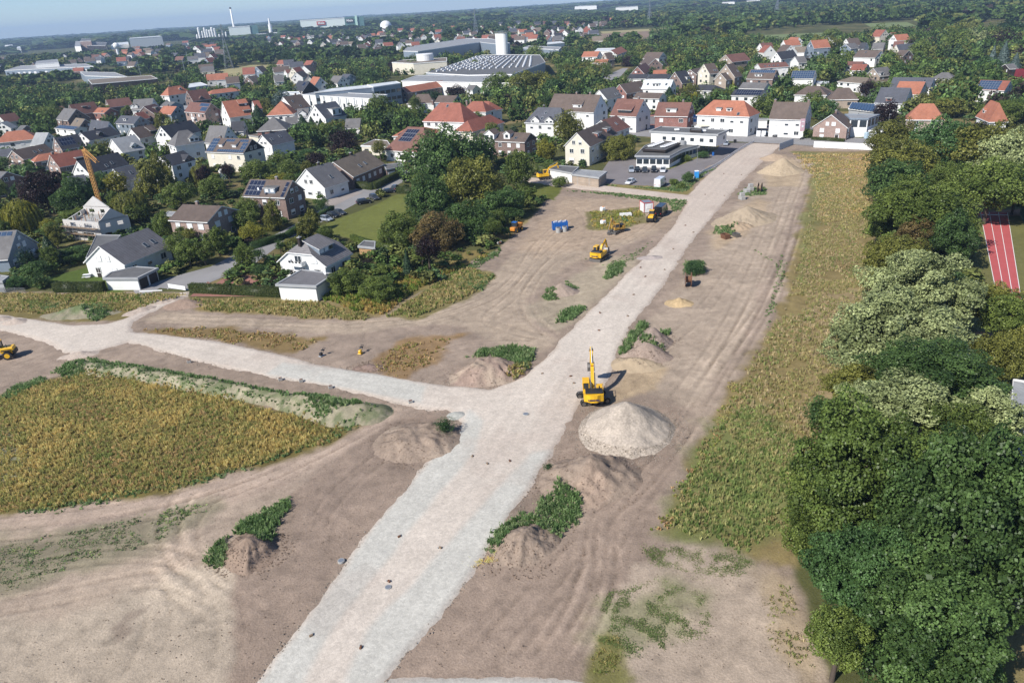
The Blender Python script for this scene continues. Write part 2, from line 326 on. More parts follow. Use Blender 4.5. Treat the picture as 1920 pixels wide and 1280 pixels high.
# ================================================================== ground
ALB = 1.42
def alb(r,g,b): return lin(r,g,b) / ALB
SITE = [(-900,560),(0,546),(350,548),(356,560),(600,562),(700,590),(790,545),(860,500),(930,470),(985,420),(1030,370),(1000,345),(1060,338),(1300,345),(1325,310),(1400,268),
  (1470,268),(1655,285),(1650,500),(1600,700),(1540,850),(1480,1040),(1560,1300),(1700,2400),(-1500,2400)]
SOIL = (170,152,136)
PAINT = [  # polygon in photo pixels, colour, feather m, ragged m, opacity
([(-900,1140),(0,1150),(140,1105),(300,1050),(430,1060),(490,1075),(455,1150),(430,1420),(-900,1600)],(196,180,160),1.2,1.2,1),
([(-500,1100),(0,1090),(330,960),(560,870),(620,850),(540,930),(480,1000),(380,1060),(100,1160),(-500,1180)],(190,171,152),1.5,1.5,.9),
([(-700,985),(0,968),(200,942),(400,897),(560,838),(690,775),(760,760),(740,790),(640,855),(540,905),(430,950),(200,1000),(0,1027),(-700,1060)],(193,172,154),.8,.7,1),
([(-600,1035),(150,985),(390,935),(400,955),(300,1015),(160,1075),(60,1110),(-200,1160),(-700,1180)],(140,134,110),1.8,2.2,.75),
([(440,1070),(500,1010),(545,925),(640,855),(720,800),(800,770),(850,790),(850,850),(700,985),(590,1120),(440,1330),(430,1180)],(167,148,132),.5,.5,1),
([(-500,770),(0,738),(165,690),(400,735),(620,790),(700,775),(640,822),(500,872),(300,925),(100,955),(-500,1010)],(128,116,70),.8,1.0,1),
([(-400,850),(0,795),(45,850),(30,900),(-400,960)],(150,150,125),.8,1.,.8),
([(-400,590),(0,640),(90,640),(80,670),(0,720),(-400,800)],(174,156,140),.8,.8,1),
([(-400,560),(0,548),(350,550),(300,572),(235,600),(120,606),(0,590),(-400,620)],(138,126,78),.8,1.2,.95),
([(356,556),(600,562),(700,585),(690,604),(600,598),(500,592),(370,582)],(146,130,84),.8,1.2,.95),
([(255,600),(310,584),(500,600),(650,607),(800,572),(920,520),(1010,430),(1060,372),(1290,378),(1240,430),(1150,470),(1060,500),(990,560),(1000,610),(1045,640),(1000,665),(930,640),(850,605),(650,625),(400,614)],(187,169,149),.8,.8,1),
([(1060,372),(1290,378),(1240,430),(1130,460),(1000,480),(960,470)],(190,168,145),3.,2.,.8),
([(720,596),(790,545),(870,493),(935,520),(880,560),(780,600)],(140,130,86),.6,1.,.95),
([(250,618),(420,612),(600,635),(560,668),(420,640),(300,630)],(146,124,80),.8,1.5,.9),
([(700,690),(740,640),(860,628),(830,665),(760,715)],(156,126,84),1.,1.8,.8),
([(1000,570),(1060,530),(1150,480),(1200,485),(1130,560),(1050,620),(1010,610)],(190,176,152),1.5,1.5,.8),
([(1080,762),(1045,845),(960,1000),(860,1118),(705,1290),(1110,1262),(1112,1160),(1200,1060),(1235,960),(1290,840),(1275,760)],(167,148,132),.6,.6,1),
([(1160,700),(1180,640),(1290,520),(1350,420),(1440,300),(1540,300),(1490,390),(1440,500),(1390,640),(1300,770),(1270,760)],(188,170,151),1.,1.,1),
([(1300,780),(1360,690),(1400,650),(1440,650),(1400,720),(1330,830),(1240,980),(1210,990)],(178,160,142),1.,1.4,.8),
([(1108,1165),(1200,1060),(1290,1018),(1400,1036),(1490,1100),(1560,1300),(1110,1290)],(192,174,155),.7,1.,1),
([(1112,1120),(1240,1085),(1320,1120),(1300,1190),(1180,1230),(1110,1200)],(150,148,112),1.5,1.8,.75),
([(1108,1180),(1165,1190),(1190,1270),(1160,1300),(1100,1290)],(128,126,70),.6,1.,.9),
([(1235,1000),(1290,880),(1330,795),(1390,690),(1450,600),(1478,520),(1505,400),(1530,300),(1480,283),(1660,285),(1655,500),(1600,690),(1540,850),(1500,1060),(1420,1045),(1330,1020)],(150,134,92),.8,1.2,1),
([(1235,1000),(1290,880),(1330,795),(1420,760),(1500,830),(1470,1000),(1400,1035),(1320,1015)],(128,134,82),2.,2.5,.9),
([(1480,283),(1545,288),(1560,330),(1530,420),(1512,520),(1495,520),(1508,400),(1530,310)],(138,138,90),1.2,1.5,.9),
([(1580,290),(1655,290),(1640,380),(1560,370)],(184,158,122),1.5,2.0,.8),
([(1530,560),(1640,520),(1600,680),(1560,780),(1500,900),(1520,700)],(172,152,120),1.5,2.5,.6),
([(1440,1050),(1500,1120),(1560,1300),(1500,1290),(1440,1190)],(180,160,130),1.,1.5,.7),
([(1100,398),(1205,388),(1215,418),(1150,434),(1100,430)],(134,128,84),.5,.8,.9),
([(1050,350),(1290,340),(1320,330),(1288,366),(1150,352),(1100,350)],(150,138,88),.5,.8,.95),
([(1330,430),(1420,370),(1445,380),(1400,440),(1340,470)],(196,174,146),1.5,1.,.9),
([(1430,330),(1470,290),(1510,310),(1500,350),(1440,350)],(200,178,148),1.2,1.,.8),
([(240,1150),(275,1138),(262,1152),(238,1165),(245,1185),(222,1200),(212,1180)],(166,150,134),.35,.4,.9),
([(560,900),(640,890),(700,840),(640,960),(560,1010)],(158,140,126),2.5,2.5,.5),
([(1130,760),(1170,695),(1250,690),(1230,730)],(204,180,146),.8,.8,.8),
]
OUTP = [  # outside the site: gardens, lawns, verges
([(596,425),(700,385),(745,364),(800,366),(800,440),(730,480),(700,470),(660,448),(610,438)],(122,128,68),.5,.3,1),
([(640,590),(740,520),(870,470),(930,470),(860,500),(790,545),(720,595)],(150,132,84),1.,1.5,.8),
([(90,520),(190,495),(240,560),(100,545)],(92,110,52),.5,.3,1),
([(1250,330),(1260,305),(1330,283),(1345,285),(1310,310),(1280,322)],(128,130,72),.4,.5,1),
([(1820,395),(1990,380),(2100,620),(1830,700)],(126,124,78),.5,.5,1),
([(1826,396),(1990,388),(1990,402),(1826,408)],(180,138,115),.5,.6,1),
([(985,345),(1010,340),(1060,345),(1040,375),(1000,372)],(112,118,58),.4,.6,1),
([(1830,620),(1860,625),(1850,650),(1822,640)],(195,140,110),.4,.6,1)]
TRACKS = [  # wheel and track marks: line in pixels, half width of the pair, strength
([(520,1180),(380,1105),(300,1080),(150,1110),(-50,1150)],1.1,.7),([(410,1280),(440,1150),(400,1090),(330,1040),(180,1040),(0,1080)],1.1,.8),([(560,1040),(620,930),(720,850),(800,800)],1.1,.6),([(240,1290),(300,1180),(290,1100),(230,1060)],1.1,.5),([(880,1260),(1000,1120),(1060,1050),(1110,1000)],1.1,.6),([(1330,700),(1380,640),(1440,560),(1480,470),(1500,390)],.9,1.2),([(740,700),(850,650),(960,640),(1040,650)],1.1,.6),([(60,700),(160,655),(230,640)],1.1,.7),
([(-60,1010),(200,985),(420,930),(600,850),(740,775)],1.0,.9),([(-60,985),(200,962),(420,912),(600,838),(730,768)],1.0,.7),
([(420,1130),(340,1060),(310,1000),(330,940),(380,900)],1.0,.8),([(455,1120),(370,1070),(345,1010),(365,955),(450,900)],1.0,.7),([(470,1180),(350,1120),(290,1050)],1.1,.6),
([(1000,1265),(1060,1190),(1110,1080),(1120,1000),(1130,960),(1180,930),(1250,850),(1330,740)],1.1,.9),([(1040,1265),(1100,1170),(1140,1070),(1130,1010),(1145,960)],1.0,1.),
([(960,1275),(1090,1110),(1180,960),(1260,850)],1.1,.5),([(1240,860),(1330,720),(1400,600),(1460,480),(1500,370),(1520,320),(1490,292)],1.2,.9),
([(1260,760),(1350,640),(1400,540),(1440,440),(1475,350)],1.1,.8),([(1345,720),(1420,610),(1470,500),(1495,420)],.8,1.),([(1150,680),(1250,650),(1340,560),(1420,420)],1.1,.6),([(1420,690),(1460,600),(1495,480)],.8,.7),
([(260,602),(500,606),(700,612),(850,590),(960,540),(1010,450),(1080,400)],1.1,.9),([(300,596),(520,600),(700,604),(830,577),(940,520)],1.1,.7),([(1050,640),(960,620),(900,600),(960,560),(1000,500),(1080,430),(1180,385)],1.1,.8),
([(1045,640),(985,590),(985,540),(1040,480),(1120,450),(1230,430)],1.0,.8),([(0,700),(80,670),(130,650)],1.0,.7),([(1090,470),(1110,420),(1080,385)],1.0,.6),([(1240,400),(1200,440),(1130,470)],1.0,.8)]
GPOLY = [  # the gravel road and its branches
[(445,1330),(600,1120),(700,985),(790,880),(862,805),(868,792),(838,768),(800,768),(700,745),(600,722),(480,702),(370,678),(290,655),(240,640),(160,665),(120,660),(85,640),(0,618),(-200,600),(-200,575),(0,590),
(90,602),(140,610),(200,607),(240,595),(290,570),(330,550),(356,546),(352,556),(300,578),(250,600),(245,622),(330,630),(420,642),(520,664),(600,684),(700,700),(830,722),(920,730),(960,715),(1000,690),(1042,655),(1048,640),(1090,600),(1150,540),(1198,492),
(1235,455),(1262,425),(1290,378),(1200,366),(1120,358),(1060,352),(1010,344),(970,340),(960,330),(1010,334),(1080,340),(1150,350),(1290,366),(1310,345),(1335,322),(1370,290),(1402,268),(1466,272),(1450,285),(1400,330),
(1345,395),(1300,450),(1232,550),(1185,610),(1160,650),(1150,690),(1130,725),(1088,750),(1080,775),(1040,842),(960,962),(862,1112),(700,1300),(690,1330)],
[(640,1300),(700,1281),(780,1272),(850,1267),(950,1270),(1040,1271),(1130,1284),(1130,1340),(640,1340)]]
GREYP = [[(445,1330),(600,1120),(700,985),(790,880),(862,800),(880,770),(905,790),(888,850),(820,930),(720,1060),(630,1170),(540,1330)],
  [(700,1340),(862,1112),(960,962),(1040,842),(1000,850),(930,920),(850,1010),(760,1110),(690,1180),(620,1340)],
  [(530,680),(700,700),(800,725),(790,757),(640,727),(500,703)],[(640,1300),(700,1281),(780,1272),(850,1267),(950,1270),(1040,1271),(1130,1284),(1130,1340),(640,1340)]]
def grid_axis(segs):
 out = []
 for a,b,s0,s1 in segs:
  x = a; n = 0
  while x < b - 1e-6:
   out.append(x); t = (x - a) / (b - a); x += s0 * (s1 / s0) ** t
 out.append(segs[-1][1]); return np.array(out)
xs_p = grid_axis([(0,120,.42,.5),(120,400,.5,8),(400,2000,8,120),(2000,11000,120,1500)])
gx = np.concatenate([-xs_p[::-1],xs_p[1:]])
gy = grid_axis([(-60,36,8,.42),(36,170,.36,.5),(170,320,.5,1.2),(320,1200,1.2,25),(1200,11000,25,1500)])
XX,YY = np.meshgrid(gx,gy); PP = np.stack([XX.ravel(),YY.ravel()],1)
base = np.empty((len(PP),3))
g1 = fbm(PP[:,0],PP[:,1],35,4,3)[:,None]; g2 = fbm(PP[:,0],PP[:,1],12,3,9)[:,None]
base[:] = alb(98,100,62)
base = base * (1 + .35 * g1) + (alb(150,135,95) - base) * sstep(.1,.5,g2)
far = sstep(500,1500,PP[:,1])[:,None]
base = base * (1 - far) + alb(92,96,62) * far * (1 + .3 * g1)
def paint(polys,base,lim=None):
 for poly,c,fe,rag,op in polys:
  wp = GP(poly); lo = wp.min(0) - 6; hi = wp.max(0) + 6
  k = np.where((PP[:,0] > lo[0]) & (PP[:,0] < hi[0]) & (PP[:,1] > lo[1]) & (PP[:,1] < hi[1]))[0]
  if not len(k): continue
  Q = PP[k]; sd = sdist(Q,wp) + rag * (fbm(Q[:,0],Q[:,1],3.5,5,len(poly)) * 1.6)
  w = (sstep(-fe,fe,sd) * op)[:,None]
  if lim is not None: w = w * lim[k][:,None]
  base[k] = base[k] * (1 - w) + alb(*c) * w
wsite = GP(SITE); k = np.where((np.abs(PP[:,0]) < 300) & (PP[:,1] < 300))[0]
sds = np.full(len(PP),-99.); sds[k] = sdist(PP[k],wsite)
insite = sstep(-.5,.5,sds + .5 * fbm(PP[:,0],PP[:,1],3,3,1))
soil = alb(*SOIL) * (1 + .14 * fbm(PP[:,0],PP[:,1],9,5,21)[:,None] + .05 * g1)
base = base * (1 - insite[:,None]) + soil * insite[:,None]
paint(OUTP,base); paint(PAINT,base,sstep(-1.5,0,sds))
nz = fbm(PP[:,0],PP[:,1],2.2,4,77); nz2 = fbm(PP[:,0],PP[:,1],7,4,78)
st_ = fbm(PP[:,0] * .8 + PP[:,1] * .6,(PP[:,1] * .8 - PP[:,0] * .6) * 5,5,4,88); lum = fbm(PP[:,0],PP[:,1],.9,3,79)
base *= (1 + insite * (.13 * nz + .12 * nz2 + .08 * st_ + .08 * lum))[:,None]
dk_ = insite * sstep(.28,.5,fbm(PP[:,0],PP[:,1],1.7,4,91)) * .16; base *= (1 - dk_)[:,None]
z = np.zeros(len(PP))
kk = np.where(insite > .02)[0]
z[kk] += insite[kk] * (.10 * fbm(PP[kk,0],PP[kk,1],5,4,5) + .05 * fbm(PP[kk,0],PP[kk,1],1.4,3,6) + .05 * lum[kk])
for line,hw,st in TRACKS:
 if st <= 0: continue
 wl = GP(line);
 for _ in range(2): wl = np.concatenate([[wl[0]]] + [np.stack([a * .75 + b * .25,a * .25 + b * .75]) for a,b in zip(wl[:-1],wl[1:])] + [[wl[-1]]])
 lo = wl.min(0) - 4; hi = wl.max(0) + 4
 k = np.where((PP[:,0] > lo[0]) & (PP[:,0] < hi[0]) & (PP[:,1] > lo[1]) & (PP[:,1] < hi[1]))[0]
 d,sg,al = ldist(PP[k],wl); L = al.max(); fade = sstep(0,4,al) * sstep(0,4,L - al) * (.55 + .45 * fbm(PP[k,0],PP[k,1],4,2,31))
 rut = np.exp(-((d - hw) / .24) ** 2); rim = np.exp(-((d - hw - .5) / .25) ** 2) + .7 * np.exp(-((d - hw + .5) / .25) ** 2)
 lug = 1 + .25 * np.sin(al * 2 * math.pi / .9)
 base[k] *= (1 + st * fade * (-.34 * rut * lug + .20 * rim + .07 * np.exp(-(d / 2) ** 2)))[:,None]
 z[k] += st * fade * (-.22 * rut * lug + .13 * rim)
base = np.clip(base,.01,.9)
ny,nx = XX.shape
idx = np.arange(nx * ny).reshape(ny,nx)
Fq = np.stack([idx[:-1,:-1],idx[:-1,1:],idx[1:,1:],idx[1:,:-1]],-1).reshape(-1,4)
gme = npmesh('ground',np.column_stack([PP,z]),Fq,[M_GROUND],base)
tag(place('ground',gme),kind='structure')
def ragged_sheet(name,polys_px,lift,step,colfn,mat,rag=.16,edge=.6,z0=0.0,kind='structure',hfn=None,world=None):
 wps = [GP(p) for p in polys_px] if world is None else world
 allp = np.concatenate(wps); lo = allp.min(0) - 2; hi = allp.max(0) + 2
 X,Y = np.meshgrid(np.arange(lo[0],hi[0],step),np.arange(max(lo[1],38),hi[1],step)); Q = np.stack([X.ravel(),Y.ravel()],1)
 sd = np.max([sdist(Q,w) for w in wps],0) + rag * (1.5 * fbm(Q[:,0],Q[:,1],1.6,3,40) + .8 * fbm(Q[:,0],Q[:,1],6,3,41))
 zz = z0 + lift * np.clip(sd / edge,-1.2,1) + .03 * fbm(Q[:,0],Q[:,1],2.5,4,42)
 if hfn is not None: zz = zz + hfn(Q,sd)
 c = colfn(Q,sd); keep = sd > -edge * 1.2
 ny,nx = X.shape; idx = np.arange(nx * ny).reshape(ny,nx)
 Fq = np.stack([idx[:-1,:-1],idx[:-1,1:],idx[1:,1:],idx[1:,:-1]],-1).reshape(-1,4)
 Fq = Fq[keep[Fq].all(1)]; used = np.unique(Fq); mp = np.full(len(Q),-1); mp[used] = np.arange(len(used))
 me = npmesh(name,np.column_stack([Q,zz])[used],mp[Fq],[mat],c[used])
 return tag(place(name,me),kind=kind)
def gravel_col(Q,sd):
 c = np.tile(alb(226,214,200),(len(Q),1)) * (1 + .09 * fbm(Q[:,0],Q[:,1],14,5,50) + .06 * fbm(Q[:,0],Q[:,1],1.8,4,51))[:,None]
 for p in GREYP:
  s = sdist(Q,GP(p)) + .3 * fbm(Q[:,0],Q[:,1],4,4,52); w = (sstep(-.5,.5,s) * .95)[:,None]
  c = c * (1 - w) + alb(216,213,203) * (1 + .06 * fbm(Q[:,0],Q[:,1],2,4,53))[:,None] * w
 w = (sstep(120,200,Q[:,1]) * .55)[:,None]; c = c * (1 - w) + alb(208,190,175) * w
 e = (sstep(.9,0,sd) * .35)[:,None]; c = c * (1 - e) + alb(185,165,150) * e
 dk = (sstep(.15,.5,fbm(Q[:,0],Q[:,1],9,4,54)) * .22)[:,None]; c = c * (1 - dk) + alb(182,160,146) * dk
 for line in ([(560,1290),(730,1070),(900,880),(1000,730),(1130,600),(1290,400),(1400,290)],[(640,1290),(790,1070),(940,880),(1040,720)],[(240,625),(430,665),(640,705),(830,740),(960,735)]):
  d,sg,al = ldist(Q,GP(line)); c *= (1 + .06 * np.cos(d * 3.3) * np.exp(-(d / 3.5) ** 2) * (.6 + .6 * fbm(Q[:,0],Q[:,1],7,3,57)))[:,None]
 return np.clip(c,0,.85)
ragged_sheet('gravel_road',GPOLY,.13,.36,gravel_col,M_GRAVEL)
def flat_sheet(name,polys,zz,mat,kind='structure',world=False):
 mb = MB()
 for p in polys:
  w = p if world else GP(p); mb.add([(a,b,zz) for a,b in w],[tuple(range(len(w)))],mat)
 o = mb.build(name); tag(o,kind=kind)
 import bmesh
 bm = bmesh.new(); bm.from_mesh(o.data); bmesh.ops.triangulate(bm,faces=bm.faces)
 for f in bm.faces:
  if f.normal.z < 0: f.normal_flip()
 bm.to_mesh(o.data); bm.free(); return o
def asphalt(name,c):
 return plain(name,c,.9,0,.13,.12,.0)
M_ASPH = asphalt('asphalt',tuple(alb(140,134,134))); M_ASPH2 = asphalt('pale_asphalt',tuple(alb(160,158,158))); M_PAVE = asphalt('paving',tuple(alb(172,162,155)))
M_REDPAVE = asphalt('red_paving',tuple(alb(172,122,110))); M_TRACK = plain('red_track',tuple(alb(205,100,100)),.85,0,.06,.4)
flat_sheet('car_park',[[(1100,338),(1128,322),(1150,290),(1165,285),(1200,305),(1255,318),(1300,300),(1345,280),(1350,268),(1412,268),(1370,288),(1340,320),(1308,338),(1250,350),(1170,347)]],.025,M_ASPH)
flat_sheet('road',[[(1096,236),(1175,232),(1330,240),(1440,246),(1560,256),(1660,262),(1760,268),(1760,288),(1655,281),(1540,274),(1466,270),(1402,267),(1340,264),(1200,256),(1096,252)]],.045,M_ASPH2)
flat_sheet('pavement',[[(1180,222),(1240,218),(1420,228),(1530,240),(1660,250),(1660,260),(1560,254),(1440,245),(1330,239),(1180,231)]],.12,M_ASPH)
flat_sheet('side_street',[[(262,560),(300,540),(356,545),(430,515),(470,500),(535,452),(600,418),(690,370),(742,348),(770,335),(750,330),(690,345),(640,365),(610,388),(570,412),(500,448),(455,470),(395,500),(320,520),(250,545)]],.03,M_ASPH2)
flat_sheet('forecourt',[[(1140,232),(1180,232),(1240,240),(1260,228),(1230,214),(1180,222)]],.05,M_REDPAVE)
flat_sheet('garden_path',[[(400,535),(430,515),(520,520),(530,556),(356,556),(390,528)]],.05,M_REDPAVE)
flat_sheet('street',[[(1122,152),(1150,136),(1168,128),(1178,128),(1165,142),(1150,165),(1130,168)]],.04,M_ASPH2)
flat_sheet('driveway',[[(600,400),(640,380),(655,372),(680,362),(640,352),(600,390)]],.045,M_PAVE)
flat_sheet('running_track',[[(1838,398),(1889,399),(1924,620),(1882,620)]],.03,M_TRACK)
tw = [GP([(1838 + a * 51,398 + a),(1882 + a * 42,620)]) for a in (0,1 / 3,2 / 3,1)]
flat_sheet('lane_markings',[[(p[0][0] - .06,p[0][1]),(p[0][0] + .06,p[0][1]),(p[1][0] + .06,p[1][1]),(p[1][0] - .06,p[1][1])] for p in tw] + [GP([(1839,402),(1890,403),(1890,404.2),(1839,403.2)])],.045,M_WHITE,world=True)
M_FA = plain('stubble_field',tuple(alb(176,166,118)),.95,0,.12,.02); M_FB = plain('ploughed_field',tuple(alb(150,128,108)),.95,0,.1,.02); M_FC = plain('meadow',tuple(alb(128,142,88)),.95,0,.12,.02)
flat_sheet('stubble_field',[[(380,140),(430,129),(470,123),(520,122),(500,133),(420,150),(385,152)],[(1125,60),(1250,53),(1250,57),(1130,64)],[(1850,50),(1950,45),(1950,52),(1865,60)],[(1610,66),(1560,70),(1570,79),(1608,76)]],.25,M_FA)
flat_sheet('ploughed_field',[[(1125,64),(1250,57),(1240,72),(1140,78)]],.2,M_FB)
flat_sheet('meadow',[[(1400,68),(1540,62),(1600,66),(1560,80),(1410,82)],[(1620,45),(1700,42),(1720,50),(1640,56)]],.22,M_FC)
# ================================================================== houses
CROP = {'5': (0,160,4.8),'6': (380,160,4.8),'7': (760,130,4.8),'8': (1140,120,4.8),'1': (0,0,4.),'2': (480,0,4.),'3': (960,0,4.),'4': (1440,0,4.),
  '9': (1520,60,4.8),'a': (0,350,4.8),'b': (300,300,4.8),'c': (480,380,4.8),'d': (900,220,4.5725),'e': (1140,200,4.5725),'P': (0,0,1.)}
def C(c,p):
 ox,oy,s = CROP[c]; return (ox + p[0] / s,oy + p[1] / s)
FOOT = []      # (x, y, radius) of things that trees must keep clear of
LAND = []      # (x, y, short name) landmarks for descriptions
def rrect(o): pass
_WM = {}
def win_mesh(kind,w,h,part):
 k = (kind,round(w,1),round(h,1),part)
 if k in _WM: return _WM[k]
 mb = MB(); a = w / 2; b = h / 2
 if part == 'pane':
  mb.box(-a,a,-.02,.03,-b,b,M_SHUT if kind == 's' else M_GLASS)
 else:
  t = .09
  mb.box(-a - t,a + t,-.06,.035,b,b + t,M_FRAME); mb.box(-a - t,a + t,-.10,.035,-b - t,-b,M_FRAME)
  mb.box(-a - t,-a,-.06,.035,-b,b,M_FRAME); mb.box(a,a + t,-.06,.035,-b,b,M_FRAME)
  if kind == 'g' and w > .9: mb.box(-.035,.035,-.05,.03,-b,b,M_FRAME)
  if kind == 'h': mb.box(-a,a,-.045,.03,0,b,M_SHUT)
 _WM[k] = mb.mesh('window_' + part); return _WM[k]
def window(parent,x,y,z,rz,w=1.2,h=1.25,kind='g',detail=2,name='window'):
 o = place(name,win_mesh(kind,w,h,'pane'),parent,(x,y,z),rz)
 if detail >= 2: place('frame',win_mesh(kind,w,h,'frame'),o)
 return o
def roof_poly(mb,pts,mat,trim,th=.22):
 """sloping roof face; pts in order, first edge is the eave"""
 p = [Vector(q) for q in pts]; e = (p[1] - p[0]).normalized()
 nrm = (p[1] - p[0]).cross(p[2] - p[1]).normalized()
 if nrm.z < 0: nrm = -nrm
 dn = nrm.cross(e).normalized()
 if dn.z > 0: dn = -dn
 top = max(p,key=lambda q: q.z)
 uv = [((q - p[0]).dot(e),(q - top).dot(dn)) for q in p]
 n = len(p); low = [q - Vector((0,0,th)) for q in p]
 mb.add(p,[tuple(range(n))],mat,None,[uv])
 mb.add(low,[tuple(range(n - 1,-1,-1))],trim)
 for i in range(n):
  j = (i + 1) % n; mb.add([p[i],p[j],low[j],low[i]],[(3,2,1,0)],trim)
def house(cid,a,b,e,zr,ze,roof,wall,typ='g',label=None,name='house',cat='house',W=None,L=None,**X):
 pe = G(*C(cid,e),ze)
 def perp(z):     # distance of the eave from the ridge on the visible side, if the ridge is z high
  qa = G(*C(cid,a),z); qb = qa + np.array([1.,0.]) if typ == 'p' else G(*C(cid,b),z)
  d_ = (qb - qa) / max(math.hypot(*(qb - qa)),.01); n_ = np.array([-d_[1],d_[0]]); n_ = n_ if n_ @ qa < 0 else -n_
  return float((pe - qa) @ n_),float(-(n_ @ qa) / math.hypot(*qa))
 s0,f0 = perp(zr); z_in = zr
 if f0 > .4 and not X.get('keep'):
  Wt = W if W is not None else min(max(2 * s0,9.5),X.get('maxw',13.5) if typ != 'h' else X.get('maxw',16)); lo,hi = ze + 2.2,ze + 7.5
  for _ in range(22):
   mid = (lo + hi) / 2
   if perp(mid)[0] > Wt / 2: lo = mid
   else: hi = mid
  zr = (lo + hi) / 2; W = Wt
 pa = G(*C(cid,a),zr); pb = G(*C(cid,b),zr)
 if typ == 'p': pb = pa + X.get('axis',np.array([1.,0.]))
 d = pb - pa; ln = math.hypot(*d); ux = d / max(ln,.01); nrm = np.array([-ux[1],ux[0]]); s = (pe - pa) @ nrm
 if W is None: W = 2 * abs(s)
 W0 = W; W = min(max(W,6),X.get('maxw',17))
 if s > 0: ux = -ux; nrm = -nrm
 ctr = (pa + pb) / 2
 ang = math.atan2(ux[1],ux[0])
 if typ == 'p': ctr = pa; ln = 0
 if L is not None: ln = L if typ != 'h' else max(L - .85 * W,0)
 inset = {'h': .42 * W,'p': .5 * W}.get(typ,0)
 if L is None and typ == 'p': inset = W / 2
 TL = ln + 2 * inset
 dep = depth(ctr[0],ctr[1])
 if X.get('dbg'): print('HOUSE',label,'L %.1f W %.1f' % (TL,W0),'dep %.0f' % dep)
 return build_house(ctr,ang,TL,W,zr,ze,roof,wall,typ,label,name,cat,inset,**X)
HLOG = []
def build_house(ctr,ang,L,W,zr,ze,roof,wall,typ='g',label=None,name='house',cat='house',inset=0,chim=(),sky_=(),dorm=(),pv=(),detail=None,group=None,gw=True,wk=None,ov=.45,rnd=None,floors=None,balc=None,gablewall=None,cols=1,door=True,**X):
 dep = depth(ctr[0],ctr[1]); rnd = rnd or random.Random(int(abs(ctr[0]) * 13 + ctr[1] * 7))
 if detail is None: detail = 2 if dep < 330 else (1 if dep < 800 else 0)
 root = empty(name,(ctr[0],ctr[1],0),ang,label,cat,group)
 HLOG.append((label,round(L,1),round(W,1),round(dep)))
 FOOT.append((ctr[0],ctr[1],L / 2,W / 2,ang));
 rm = ROOF[roof]; wm = WALL[wall]; trim = M_FRAME if X.get('trim','w') == 'w' else M_BLACK
 hl,hw = L / 2,W / 2; ovx = ov * .6 if typ in 'gj' else ov; zt = zr - .1
 sl = (zr - ze) / hw; zo = ze - sl * 0; r = MB()
 A,B,Cc,D = (-hl,-hw,ze),(hl,-hw,ze),(hl,hw,ze),(-hl,hw,ze)
 if typ == 'g':
  roof_poly(r,[A,B,(hl,0,zr),(-hl,0,zr)],rm,trim); roof_poly(r,[Cc,D,(-hl,0,zr),(hl,0,zr)],rm,trim)
 elif typ in 'hp':
  x0 = hl - inset
  if x0 < .05:
   for q in ((A,B),(B,Cc),(Cc,D),(D,A)): roof_poly(r,[q[0],q[1],(0,0,zr)],rm,trim)
  else:
   roof_poly(r,[A,B,(x0,0,zr),(-x0,0,zr)],rm,trim); roof_poly(r,[Cc,D,(-x0,0,zr),(x0,0,zr)],rm,trim)
   roof_poly(r,[B,Cc,(x0,0,zr)],rm,trim); roof_poly(r,[D,A,(-x0,0,zr)],rm,trim)
 elif typ == 'j':
  jh = X.get('jh',.42); zj = zr - (zr - ze) * jh; yj = hw * jh; xj = hl - X.get('ji',1.8)
  for s in (1,-1):
   pts = [(-s * hl,-s * hw,ze),(s * hl,-s * hw,ze),(s * hl,-s * yj,zj),(s * xj,0,zr),(-s * xj,0,zr),(-s * hl,-s * yj,zj)]
   roof_poly(r,pts,rm,trim); roof_poly(r,[(s * hl,-s * yj,zj),(s * hl,s * yj,zj),(s * xj,0,zr)],rm,trim)
 ro = r.build('roof',root,fix=False)
 w = MB(); gx,gy = hl - ovx,hw - ov; zw = ze - .05 + sl * ov * .35
 gm = WALL[gablewall] if gablewall else wm
 if typ == 'g':
  zap = zr - .26 - 0; zs = zap - sl * gy
  w.prism([(-gy,0),(gy,0),(gy,zs),(0,zap),(-gy,zs)],-gx,gx,wm,'x')
  if gablewall:
   for s in (1,-1): w.prism([(-gy,zs),(gy,zs),(0,zap)],s * (gx + .04),s * gx,gm,'x')
 elif typ == 'j':
  zap = zr - .26; zs = zap - sl * gy; zj2 = zj - .3; yj2 = (zap - zj2) / sl
  w.prism([(-gy,0),(gy,0),(gy,zs),(yj2,zj2),(-yj2,zj2),(-gy,zs)],-gx,gx,wm,'x')
 else:
  w.box(-gx,gx,-gy,gy,0,ze - .24 + .0,wm)
  w.box(-gx - ov * .9,gx + ov * .9,-gy - ov * .9,gy + ov * .9,ze - .33,ze - .235,trim)
 w.build('wall',root,fix=False)
 cz,sz = math.cos(ang),math.sin(ang)
 def faces_cam(nx,ny):
  wx = nx * cz - ny * sz; wy = nx * sz + ny * cz; return (wx * -ctr[0] + wy * -ctr[1]) > .03 * math.hypot(*ctr)
 nfl = floors if floors is not None else max(1,int(round((ze + .3) / 2.85)))
 kinds = wk or ('g' * 5 + 'h' * 3 + 's' * 4)
 def row(nx,ny,width,zc,n,wdt=1.25,hgt=1.3,off=0):
  rz = math.atan2(ny,nx) + math.pi / 2
  for i in range(n):
   if n > 2 and rnd.random() < .12: continue
   t = (i + .5) / n * width - width / 2 + off + rnd.uniform(-.15,.15)
   px = nx * gx if nx else t; py = ny * gy if ny else t
   px += nx * .06; py += ny * .06
   window(root,px,py,zc,rz,wdt * rnd.choice((1,1,1.25)),hgt,rnd.choice(kinds),detail)
